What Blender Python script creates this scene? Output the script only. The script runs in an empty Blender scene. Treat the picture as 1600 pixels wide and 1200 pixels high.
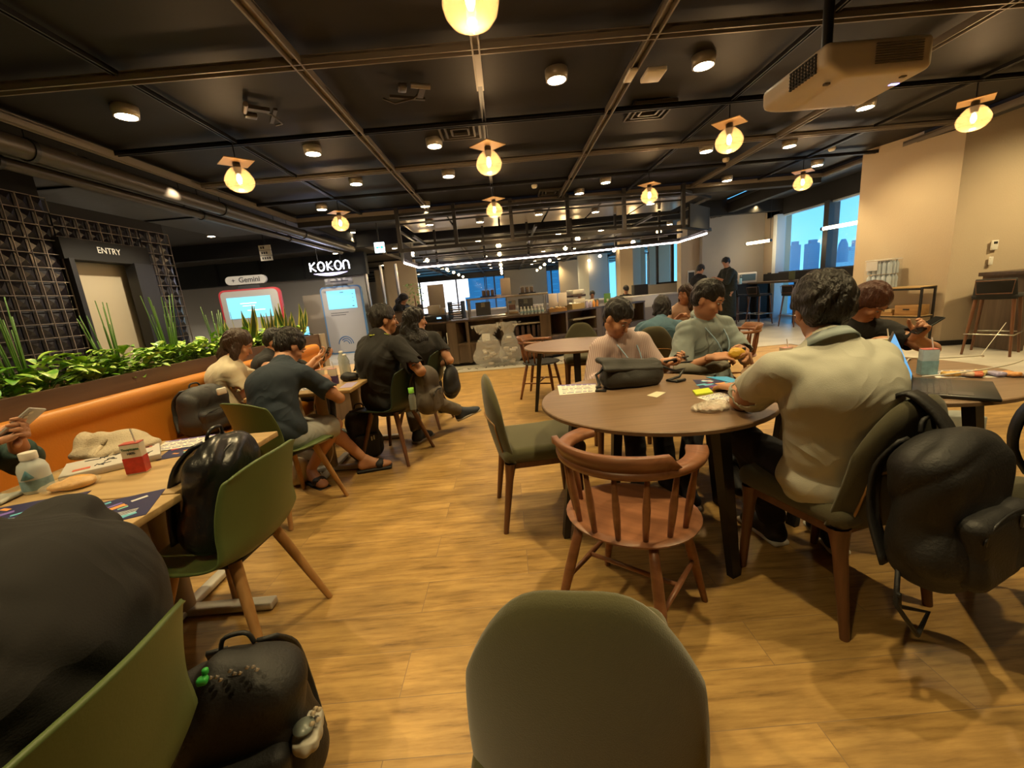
import bpy, bmesh, math, random
import numpy as np
from mathutils import Vector, Matrix, Euler

random.seed(7)
PI = math.pi
SC = bpy.context.scene
COL = SC.collection

# ------------------------------------------------------------------ camera
CAM_H = 1.27
cam_data = bpy.data.cameras.new('camera')
cam_data.sensor_fit = 'HORIZONTAL'
cam_data.sensor_width = 36.0
cam_data.lens = 36.0 * 650.0 / 1600.0
cam_data.clip_start = 0.02
cam_data.clip_end = 600
camera = bpy.data.objects.new('camera', cam_data)
COL.objects.link(camera)
PITCH = math.radians(12.03)
ROLL = math.radians(4.97)
camera.matrix_world = (Matrix.Translation((0, 0, CAM_H)) @ Matrix.Rotation(PI / 2 - PITCH, 4, 'X')
                       @ Matrix.Rotation(-ROLL, 4, 'Z'))
SC.camera = camera

# ------------------------------------------------------------------ world, exposure
world = bpy.data.worlds.new('dusk_sky')
SC.world = world
world.use_nodes = True
wn = world.node_tree
wn.nodes.clear()
w_out = wn.nodes.new('ShaderNodeOutputWorld')
w_bg = wn.nodes.new('ShaderNodeBackground')
w_ramp = wn.nodes.new('ShaderNodeValToRGB')
w_tc = wn.nodes.new('ShaderNodeTexCoord')
w_sep = wn.nodes.new('ShaderNodeSeparateXYZ')
w_ramp.color_ramp.elements[0].position = 0.0
w_ramp.color_ramp.elements[0].color = (0.17, 0.58, 0.90, 1)
w_ramp.color_ramp.elements[1].position = 0.35
w_ramp.color_ramp.elements[1].color = (0.03, 0.27, 0.68, 1)
wn.links.new(w_tc.outputs['Generated'], w_sep.inputs[0])
wn.links.new(w_sep.outputs['Z'], w_ramp.inputs[0])
w_dot = wn.nodes.new('ShaderNodeVectorMath'); w_dot.operation = 'DOT_PRODUCT'; w_dot.inputs[1].default_value = (-.16, .985, .05)
wn.links.new(w_tc.outputs['Generated'], w_dot.inputs[0])
w_mr = wn.nodes.new('ShaderNodeMapRange'); w_mr.inputs['From Min'].default_value = .975; w_mr.inputs['From Max'].default_value = .995
wn.links.new(w_dot.outputs['Value'], w_mr.inputs['Value'])
w_mix = wn.nodes.new('ShaderNodeMix'); w_mix.data_type = 'RGBA'; w_mix.inputs[7].default_value = (1.3, 1.35, 1.5, 1)
wn.links.new(w_mr.outputs[0], w_mix.inputs[0]); wn.links.new(w_ramp.outputs[0], w_mix.inputs[6])
wn.links.new(w_mix.outputs[2], w_bg.inputs[0])
w_bg.inputs[1].default_value = 1.15
wn.links.new(w_bg.outputs[0], w_out.inputs[0])

SC.view_settings.view_transform = 'Standard'
SC.view_settings.look = 'None'
SC.view_settings.gamma = 1.0
SC.view_settings.use_curve_mapping = False
SC.view_settings.exposure = 0.72
SC.cycles.use_denoising = True
SC.cycles.max_bounces = 7
SC.cycles.diffuse_bounces = 3
SC.cycles.glossy_bounces = 3
SC.cycles.transparent_max_bounces = 12
SC.cycles.caustics_reflective = False
SC.cycles.caustics_refractive = False

WARM = (1.0, 0.76, 0.37)
DOWN_W = 62.0          # watts of one ceiling downlight
BULB_W = 7.0           # watts of one globe pendant
WHITE_W = 40.0

# ------------------------------------------------------------------ materials
MATS = {}
def mat(name, col, rough=0.6, metal=0.0, bump=0.0, bscale=30.0, var=0.0, vscale=4.0, stretch=(1, 1, 1),
        coat=0.0, bdist=0.02, emit=None, estr=0.0, trans=0.0, alpha=1.0, sheen=0.0, spec=None, ior=None):
    if name in MATS: return MATS[name]
    m = bpy.data.materials.new(name); m.use_nodes = True
    nt = m.node_tree; b = nt.nodes['Principled BSDF']
    c = tuple(col) + (1,) if len(col) == 3 else col
    b.inputs['Base Color'].default_value = c
    b.inputs['Roughness'].default_value = rough
    b.inputs['Metallic'].default_value = metal
    if coat: b.inputs['Coat Weight'].default_value = coat; b.inputs['Coat Roughness'].default_value = 0.15
    if sheen: b.inputs['Sheen Weight'].default_value = sheen; b.inputs['Sheen Roughness'].default_value = 0.5
    if trans: b.inputs['Transmission Weight'].default_value = trans
    if ior: b.inputs['IOR'].default_value = ior
    if spec is not None: b.inputs['Specular IOR Level'].default_value = spec
    if alpha < 1: b.inputs['Alpha'].default_value = alpha
    if emit is not None:
        b.inputs['Emission Color'].default_value = tuple(emit) + (1,)
        b.inputs['Emission Strength'].default_value = estr
    if bump or var:
        tc = nt.nodes.new('ShaderNodeTexCoord'); mp = nt.nodes.new('ShaderNodeMapping')
        mp.inputs['Scale'].default_value = stretch
        nt.links.new(tc.outputs['Object'], mp.inputs[0])
    if bump:
        n = nt.nodes.new('ShaderNodeTexNoise'); n.inputs['Scale'].default_value = bscale
        n.inputs['Detail'].default_value = 5
        bp = nt.nodes.new('ShaderNodeBump'); bp.inputs['Strength'].default_value = bump
        bp.inputs['Distance'].default_value = bdist
        nt.links.new(mp.outputs[0], n.inputs['Vector'])
        nt.links.new(n.outputs[0], bp.inputs['Height'])
        nt.links.new(bp.outputs[0], b.inputs['Normal'])
    if var:
        n2 = nt.nodes.new('ShaderNodeTexNoise'); n2.inputs['Scale'].default_value = vscale
        n2.inputs['Detail'].default_value = 4
        mx = nt.nodes.new('ShaderNodeMix'); mx.data_type = 'RGBA'
        mx.inputs[6].default_value = tuple(max(0, x * (1 - var)) for x in c[:3]) + (1,)
        mx.inputs[7].default_value = tuple(min(1, x * (1 + var)) for x in c[:3]) + (1,)
        nt.links.new(mp.outputs[0], n2.inputs['Vector'])
        nt.links.new(n2.outputs[0], mx.inputs[0])
        nt.links.new(mx.outputs[2], b.inputs['Base Color'])
    MATS[name] = m
    return m

def wood_floor_mat():
    m = bpy.data.materials.new('oak_floor'); m.use_nodes = True
    nt = m.node_tree; b = nt.nodes['Principled BSDF']; N = nt.nodes.new; L = nt.links.new
    tc = N('ShaderNodeTexCoord')
    br = N('ShaderNodeTexBrick')
    br.offset = 0.37; br.offset_frequency = 2
    br.inputs['Scale'].default_value = 1.0
    br.inputs['Brick Width'].default_value = 1.25
    br.inputs['Row Height'].default_value = 0.19
    br.inputs['Mortar Size'].default_value = 0.0016
    br.inputs['Mortar Smooth'].default_value = 0.2
    br.inputs['Color1'].default_value = (0.0, 0.0, 0.0, 1)
    br.inputs['Color2'].default_value = (1, 1, 1, 1)
    br.inputs['Mortar'].default_value = (0.5, 0.5, 0.5, 1)
    L(tc.outputs['Object'], br.inputs['Vector'])
    # plank tone + grain streaks along X
    mp = N('ShaderNodeMapping'); mp.inputs['Scale'].default_value = (1.6, 15.0, 1)
    L(tc.outputs['Object'], mp.inputs[0])
    add = N('ShaderNodeVectorMath'); add.operation = 'ADD'
    sc = N('ShaderNodeVectorMath'); sc.operation = 'SCALE'; sc.inputs['Scale'].default_value = 13.0
    L(br.outputs['Color'], sc.inputs[0]); L(mp.outputs[0], add.inputs[0]); L(sc.outputs[0], add.inputs[1])
    g = N('ShaderNodeTexNoise'); g.inputs['Scale'].default_value = 2.6; g.inputs['Detail'].default_value = 9
    g.inputs['Roughness'].default_value = 0.66; g.inputs['Distortion'].default_value = 0.15
    L(add.outputs[0], g.inputs['Vector'])
    mp2 = N('ShaderNodeMapping'); mp2.inputs['Scale'].default_value = (2.2, 5.0, 1)
    L(tc.outputs['Object'], mp2.inputs[0])
    g2 = N('ShaderNodeTexNoise'); g2.inputs['Scale'].default_value = 1.6; g2.inputs['Detail'].default_value = 6
    L(mp2.outputs[0], g2.inputs['Vector'])
    r = N('ShaderNodeValToRGB'); e = r.color_ramp.elements
    e[0].position = 0.28; e[0].color = (0.17, 0.100, 0.034, 1)
    e[1].position = 0.62; e[1].color = (0.46, 0.300, 0.108, 1)
    x = e.new(0.44); x.color = (0.35, 0.217, 0.074, 1)
    L(g.outputs[0], r.inputs[0])
    mx = N('ShaderNodeMix'); mx.data_type = 'RGBA'; mx.blend_type = 'MULTIPLY'; mx.inputs[0].default_value = 1.0
    r2 = N('ShaderNodeValToRGB'); e = r2.color_ramp.elements
    e[0].position = 0.3; e[0].color = (0.72, 0.68, 0.62, 1); e[1].position = 0.65; e[1].color = (1.08, 1.05, 1.0, 1)
    L(g2.outputs[0], r2.inputs[0])
    L(r.outputs[0], mx.inputs[6]); L(r2.outputs[0], mx.inputs[7])
    # per-plank tone
    mx2 = N('ShaderNodeMix'); mx2.data_type = 'RGBA'; mx2.blend_type = 'MULTIPLY'; mx2.inputs[0].default_value = 1.0
    r3 = N('ShaderNodeValToRGB'); e = r3.color_ramp.elements
    e[0].color = (0.86, 0.84, 0.8, 1); e[1].color = (1.1, 1.08, 1.05, 1)
    L(br.outputs['Color'], r3.inputs[0]); L(mx.outputs[2], mx2.inputs[6]); L(r3.outputs[0], mx2.inputs[7])
    mx3 = N('ShaderNodeMix'); mx3.data_type = 'RGBA'; mx3.inputs[7].default_value = (0.24, 0.15, 0.07, 1)
    L(br.outputs['Fac'], mx3.inputs[0]); L(mx2.outputs[2], mx3.inputs[6])
    L(mx3.outputs[2], b.inputs['Base Color'])
    b.inputs['Roughness'].default_value = 0.42
    b.inputs['Specular IOR Level'].default_value = 0.35
    bp = N('ShaderNodeBump'); bp.inputs['Strength'].default_value = 0.12; bp.inputs['Distance'].default_value = 0.01
    L(g.outputs[0], bp.inputs['Height']); L(bp.outputs[0], b.inputs['Normal'])
    return m

def tile_mat(name, c1, c2, size, mortar, rough=0.45):
    m = bpy.data.materials.new(name); m.use_nodes = True
    nt = m.node_tree; b = nt.nodes['Principled BSDF']; N = nt.nodes.new; L = nt.links.new
    tc = N('ShaderNodeTexCoord'); br = N('ShaderNodeTexBrick')
    br.offset = 0.5; br.inputs['Scale'].default_value = 1.0
    br.inputs['Brick Width'].default_value = size * 2; br.inputs['Row Height'].default_value = size
    br.inputs['Mortar Size'].default_value = 0.004
    br.inputs['Color1'].default_value = c1 + (1,); br.inputs['Color2'].default_value = c2 + (1,)
    br.inputs['Mortar'].default_value = mortar + (1,)
    L(tc.outputs['Object'], br.inputs['Vector'])
    n = N('ShaderNodeTexNoise'); n.inputs['Scale'].default_value = 3; n.inputs['Detail'].default_value = 6
    L(tc.outputs['Object'], n.inputs['Vector'])
    mx = N('ShaderNodeMix'); mx.data_type = 'RGBA'; mx.blend_type = 'MULTIPLY'; mx.inputs[0].default_value = 1
    r = N('ShaderNodeValToRGB'); r.color_ramp.elements[0].color = (0.8, 0.8, 0.8, 1); r.color_ramp.elements[0].position = .3
    r.color_ramp.elements[1].color = (1.05, 1.05, 1.05, 1); r.color_ramp.elements[1].position = .7
    L(n.outputs[0], r.inputs[0]); L(br.outputs['Color'], mx.inputs[6]); L(r.outputs[0], mx.inputs[7])
    L(mx.outputs[2], b.inputs['Base Color']); b.inputs['Roughness'].default_value = rough
    return m

def grain_mat(name, dark, light, rough=0.45, axis='X', scale=1.0, spec=0.5):
    if name in MATS: return MATS[name]
    m = bpy.data.materials.new(name); m.use_nodes = True
    nt = m.node_tree; b = nt.nodes['Principled BSDF']; N = nt.nodes.new; L = nt.links.new
    tc = N('ShaderNodeTexCoord'); mp = N('ShaderNodeMapping')
    s = {'X': (1.2, 16, 16), 'Y': (16, 1.2, 16), 'Z': (16, 16, 1.2)}[axis]
    mp.inputs['Scale'].default_value = tuple(v * scale for v in s)
    L(tc.outputs['Object'], mp.inputs[0])
    n = N('ShaderNodeTexNoise'); n.inputs['Scale'].default_value = 2.0; n.inputs['Detail'].default_value = 6
    n.inputs['Distortion'].default_value = 0.4
    L(mp.outputs[0], n.inputs['Vector'])
    r = N('ShaderNodeValToRGB')
    r.color_ramp.elements[0].position = 0.3; r.color_ramp.elements[0].color = dark + (1,)
    r.color_ramp.elements[1].position = 0.7; r.color_ramp.elements[1].color = light + (1,)
    L(n.outputs[0], r.inputs[0]); L(r.outputs[0], b.inputs['Base Color'])
    b.inputs['Roughness'].default_value = rough
    b.inputs['Specular IOR Level'].default_value = spec
    MATS[name] = m
    return m

M_FLOOR = wood_floor_mat()
M_TILE = tile_mat('stone_floor', (0.44, 0.42, 0.37), (0.50, 0.47, 0.42), 0.6, (0.30, 0.28, 0.25), 0.35)
M_WALNUT = grain_mat('walnut_top', (0.17, 0.105, 0.060), (0.235, 0.150, 0.088), 0.38, 'X', 1.0)
M_OAK = grain_mat('light_oak', (0.36, 0.235, 0.10), (0.47, 0.32, 0.15), 0.5, 'X', 1.0)
M_LEGWOOD = grain_mat('beech_leg', (0.30, 0.15, 0.05), (0.44, 0.24, 0.09), 0.45, 'Z', 1.0)
M_BROWNLEG = grain_mat('walnut_leg', (0.10, 0.042, 0.02), (0.17, 0.072, 0.034), 0.4, 'Z', 1.0)
M_WINDSOR = grain_mat('windsor_wood', (0.17, 0.068, 0.030), (0.28, 0.118, 0.056), 0.38, 'X', 0.8)
M_COUNTER = grain_mat('counter_wood', (0.062, 0.040, 0.024), (0.115, 0.076, 0.046), 0.5, 'Z', 0.6)
M_COUNTERTOP = grain_mat('counter_top_wood', (0.042, 0.026, 0.018), (0.075, 0.047, 0.032), 0.4, 'X', 0.6)
M_BLACK = mat('black_metal', (0.010, 0.010, 0.011), 0.42, 0.0)
M_BLACKMATT = mat('black_matt', (0.012, 0.011, 0.010), 0.8)
M_CEIL = mat('ceiling_mesh_panel', (0.008, 0.0062, 0.0045), 0.58, 0.0, bump=0.05, bscale=8, var=0.35, vscale=1.5, spec=.25)
M_BEAM = mat('ceiling_channel', (0.19, 0.165, 0.135), 0.45, 0.25)
M_SHELL = mat('green_shell', (0.085, 0.12, 0.035), 0.5, 0.0, bump=0.04, bscale=220)
M_SHELLD = mat('dark_green_shell', (0.018, 0.030, 0.014), 0.5, 0.0)
M_OLIVE = mat('olive_fabric', (0.080, 0.074, 0.028), 0.9, 0.0, bump=0.3, bscale=420, bdist=.003, var=0.12, vscale=6, sheen=0.3)
M_OLIVED = mat('dark_olive_fabric', (0.07, 0.062, 0.030), 0.9, 0.0, bump=0.3, bscale=420, bdist=.003, var=0.12, vscale=6, sheen=0.15)
M_ORANGE = mat('tan_leather', (0.50, 0.185, 0.018), 0.42, 0.0, bump=0.08, bscale=90, var=0.08, vscale=3)
M_WALL = mat('beige_wall', (0.50, 0.41, 0.30), 0.75, 0.0, bump=0.12, bscale=60, var=0.05, vscale=2)
M_WALLGREY = mat('grey_wall', (0.40, 0.38, 0.35), 0.75, 0.0, bump=0.1, bscale=50, var=0.04)
M_WHITE = mat('white_plastic', (0.70, 0.66, 0.58), 0.4)
M_PAPER = mat('white_paper', (0.72, 0.70, 0.64), 0.8)
M_SILVER = mat('brushed_metal', (0.55, 0.52, 0.47), 0.3, 1.0)
M_GREYMET = mat('grey_painted_metal', (0.36, 0.34, 0.30), 0.45, 0.2)
M_SKIN = mat('skin', (0.50, 0.25, 0.145), 0.5, 0.0, var=0.08, vscale=12)
M_SKIND = mat('tan_skin', (0.40, 0.19, 0.10), 0.5, 0.0, var=0.08, vscale=12)
M_HAIR = mat('black_hair', (0.012, 0.010, 0.009), 0.42, 0.0, bump=0.9, bscale=90, stretch=(1, 1, 0.35))
M_HAIRB = mat('brown_hair', (0.045, 0.022, 0.012), 0.45, 0.0, bump=0.9, bscale=90, stretch=(1, 1, 0.3))
M_THIN = mat('thin_glass', (.8, .85, .85), 0.05, alpha=.06)
M_GLASS = mat('clear_glass', (1, 1, 1), 0.03, 0.0, trans=1.0, ior=1.15)
# ------------------------------------------------------------------ geometry helpers
def V(*a): return Vector(a if len(a) > 1 else a[0])

class MB:
    """collects shapes into one mesh"""
    def __init__(s): s.v = []; s.f = []; s.m = []; s.sm = []; s.cur = 0
    def add(s, verts, faces, smooth=False, M=None):
        n = len(s.v)
        for p in verts:
            p = Vector(p)
            s.v.append(M @ p if M is not None else p)
        for f in faces:
            s.f.append(tuple(i + n for i in f)); s.m.append(s.cur); s.sm.append(smooth)
        return s
    def box(s, c, d, M=None, rz=0, bev=0):
        x, y, z = d[0] / 2, d[1] / 2, d[2] / 2
        T = Matrix.Translation(Vector(c)) @ Matrix.Rotation(rz, 4, 'Z')
        if M is not None: T = M @ T
        if bev <= 0:
            vs = [(i * x, j * y, k * z) for i in (-1, 1) for j in (-1, 1) for k in (-1, 1)]
            fs = [(0, 1, 3, 2), (4, 6, 7, 5), (0, 4, 5, 1), (2, 3, 7, 6), (0, 2, 6, 4), (1, 5, 7, 3)]
            return s.add(vs, fs, False, T)
        bm = bmesh.new(); bmesh.ops.create_cube(bm, size=1)
        bmesh.ops.scale(bm, vec=(d[0], d[1], d[2]), verts=bm.verts)
        bmesh.ops.bevel(bm, geom=bm.edges[:], offset=min(bev, min(d) * 0.49), segments=2, affect='EDGES', profile=0.5)
        s.add([v.co.copy() for v in bm.verts], [[v.index for v in f.verts] for f in bm.faces], True, T); bm.free()
        return s
    def cyl(s, a, b, ra, rb=None, n=16, caps=True, M=None, smooth=True):
        rb = ra if rb is None else rb
        a, b = Vector(a), Vector(b); d = (b - a)
        if d.length < 1e-7: return s
        z = d.normalized(); x = z.orthogonal().normalized(); y = z.cross(x)
        vs = []
        for c, r in ((a, ra), (b, rb)):
            for i in range(n):
                t = 2 * PI * i / n; vs.append(c + x * (r * math.cos(t)) + y * (r * math.sin(t)))
        s.add(vs, [(i, (i + 1) % n, n + (i + 1) % n, n + i) for i in range(n)], smooth, M)
        if caps:
            s.add(vs[:n], [tuple(range(n - 1, -1, -1))], False, M); s.add(vs[n:], [tuple(range(n))], False, M)
        return s
    def tube(s, pts, r, n=8, closed=False, M=None):
        pts = [Vector(p) for p in pts]; L = len(pts)
        rs = r if isinstance(r, (list, tuple)) else [r] * L
        vs = []; px = None
        for i, p in enumerate(pts):
            if closed: t = pts[(i + 1) % L] - pts[i - 1]
            else: t = pts[min(i + 1, L - 1)] - pts[max(i - 1, 0)]
            t.normalize()
            if px is None: px = t.orthogonal().normalized()
            else:
                px = (px - t * px.dot(t))
                px = px.normalized() if px.length > 1e-6 else t.orthogonal().normalized()
            py = t.cross(px)
            for k in range(n):
                a = 2 * PI * k / n; vs.append(p + px * (rs[i] * math.cos(a)) + py * (rs[i] * math.sin(a)))
        fs = []
        for i in range(L if closed else L - 1):
            j = (i + 1) % L
            for k in range(n): fs.append((i * n + k, i * n + (k + 1) % n, j * n + (k + 1) % n, j * n + k))
        if not closed: fs += [tuple(range(n - 1, -1, -1)), tuple((L - 1) * n + k for k in range(n))]
        return s.add(vs, fs, True, M)
    def lathe(s, prof, c=(0, 0, 0), n=24, M=None, smooth=True, caps=True):
        vs = []; c = Vector(c)
        for r, z in prof:
            for i in range(n):
                t = 2 * PI * i / n; vs.append(c + Vector((r * math.cos(t), r * math.sin(t), z)))
        fs = []
        for j in range(len(prof) - 1):
            for i in range(n): fs.append((j * n + i, j * n + (i + 1) % n, (j + 1) * n + (i + 1) % n, (j + 1) * n + i))
        s.add(vs, fs, smooth, M)
        if caps and prof[0][0] > 1e-5: s.add(vs[:n], [tuple(range(n - 1, -1, -1))], False, M)
        if caps and prof[-1][0] > 1e-5: s.add(vs[-n:], [tuple(range(n))], False, M)
        return s
    def prism(s, poly, z0, z1, M=None, smooth=False):
        n = len(poly)
        vs = [(x, y, z0) for x, y in poly] + [(x, y, z1) for x, y in poly]
        s.add(vs, [tuple(range(n - 1, -1, -1)), tuple(range(n, 2 * n))], False, M)
        s.add(vs, [(i, (i + 1) % n, n + (i + 1) % n, n + i) for i in range(n)], smooth, M)
        return s
    def grid(s, P, thick=0.0, M=None, closed_u=False):
        """P[i][j] -> point; optional thickness (scalar or [i][j]) pushed along the normals both ways"""
        A = np.array([[tuple(q) for q in row] for row in P], float); nu, nv = A.shape[:2]
        if np.isscalar(thick) and thick == 0:
            s.add([tuple(p) for p in A.reshape(-1, 3)],
                  [(i * nv + j, (i + 1) * nv + j, (i + 1) * nv + j + 1, i * nv + j + 1) for i in range(nu - 1) for j in range(nv - 1)], True, M)
            return s
        du = np.gradient(A, axis=0); dv = np.gradient(A, axis=1)
        n = np.cross(du, dv); n /= np.maximum(np.linalg.norm(n, axis=2, keepdims=True), 1e-9)
        t = np.ones((nu, nv)) * thick if np.isscalar(thick) else np.array(thick)
        up = A + n * t[..., None] / 2; dn = A - n * t[..., None] / 2
        vs = [tuple(p) for p in up.reshape(-1, 3)] + [tuple(p) for p in dn.reshape(-1, 3)]; K = nu * nv
        fs = []
        for i in range(nu - 1):
            for j in range(nv - 1):
                a, b, c, d = i * nv + j, (i + 1) * nv + j, (i + 1) * nv + j + 1, i * nv + j + 1
                fs += [(a, b, c, d), (K + d, K + c, K + b, K + a)]
        for i in range(nu - 1):
            for j in (0, nv - 1):
                a, b = i * nv + j, (i + 1) * nv + j
                fs.append((b, a, K + a, K + b) if j == 0 else (a, b, K + b, K + a))
        for j in range(nv - 1):
            for i in (0, nu - 1):
                a, b = i * nv + j, i * nv + j + 1
                fs.append((a, b, K + b, K + a) if i == 0 else (b, a, K + a, K + b))
        return s.add(vs, fs, True, M)
    def build(s, name, mats, parent=None, loc=None, rot=None, autosmooth=True):
        me = bpy.data.meshes.new(name)
        me.from_pydata([tuple(p) for p in s.v], [], s.f)
        for m in (mats if isinstance(mats, (list, tuple)) else [mats]): me.materials.append(m)
        me.polygons.foreach_set('material_index', s.m); me.polygons.foreach_set('use_smooth', s.sm)
        me.validate(); me.update()
        o = bpy.data.objects.new(name, me); COL.objects.link(o)
        if parent is not None: o.parent = parent
        if loc is not None: o.location = loc
        if rot is not None: o.rotation_euler = rot
        return o

def tag(o, label, cat, group=None, kind=None):
    if label: o['label'] = label
    if cat: o['category'] = cat
    if group: o['group'] = group
    if kind: o['kind'] = kind
    return o
def struct(o): o['kind'] = 'structure'; return o
def thing(name, label, cat, loc=(0, 0, 0), rz=0.0, group=None):
    o = bpy.data.objects.new(name, None); COL.objects.link(o); o.empty_display_size = 0.05
    o.location = loc; o.rotation_euler = (0, 0, rz); return tag(o, label, cat, group)
def copy_tree(o, loc=None, rz=None, label=None, group=None, parent=None):
    c = o.copy(); COL.objects.link(c)
    if parent is not None: c.parent = parent
    if loc is not None: c.location = loc
    if rz is not None: c.rotation_euler = (0, 0, rz)
    if label: c['label'] = label
    if group: c['group'] = group
    for ch in o.children: copy_tree(ch, parent=c)
    return c
def lamp_spot(name, loc, power, col=WARM, angle=110, blend=0.9, rad=0.04, parent=None, rot=(0, 0, 0)):
    d = bpy.data.lights.new(name, 'SPOT'); d.energy = power; d.color = col; d.spot_size = math.radians(angle)
    d.spot_blend = blend; d.shadow_soft_size = rad
    o = bpy.data.objects.new(name, d); COL.objects.link(o); o.location = loc; o.rotation_euler = rot
    if parent is not None: o.parent = parent
    return o
def lamp_point(name, loc, power, col=WARM, rad=0.03, parent=None):
    d = bpy.data.lights.new(name, 'POINT'); d.energy = power; d.color = col; d.shadow_soft_size = rad
    o = bpy.data.objects.new(name, d); COL.objects.link(o); o.location = loc
    if parent is not None: o.parent = parent
    return o
def text_obj(name, body, size, M, material, parent=None, extrude=0.001, offset=0.0, align='CENTER'):
    c = bpy.data.curves.new(name, 'FONT'); c.body = body; c.size = size; c.extrude = extrude; c.offset = offset
    c.align_x = align; c.align_y = 'CENTER'; c.materials.append(material)
    tmp = bpy.data.objects.new(name, c)
    me = bpy.data.meshes.new_from_object(tmp); bpy.data.objects.remove(tmp)
    o = bpy.data.objects.new(name, me); COL.objects.link(o)
    if parent is not None: o.parent = parent
    o.matrix_basis = M
    return o
def facing(loc, right, up):
    """matrix whose X is right, Y is up, Z = normal"""
    r = Vector(right).normalized(); u = Vector(up).normalized(); n = r.cross(u)
    return Matrix.Translation(Vector(loc)) @ Matrix((r, u, n)).transposed().to_4x4()

# ------------------------------------------------------------------ signed distance sculpting
import openvdb as vdb

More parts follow.
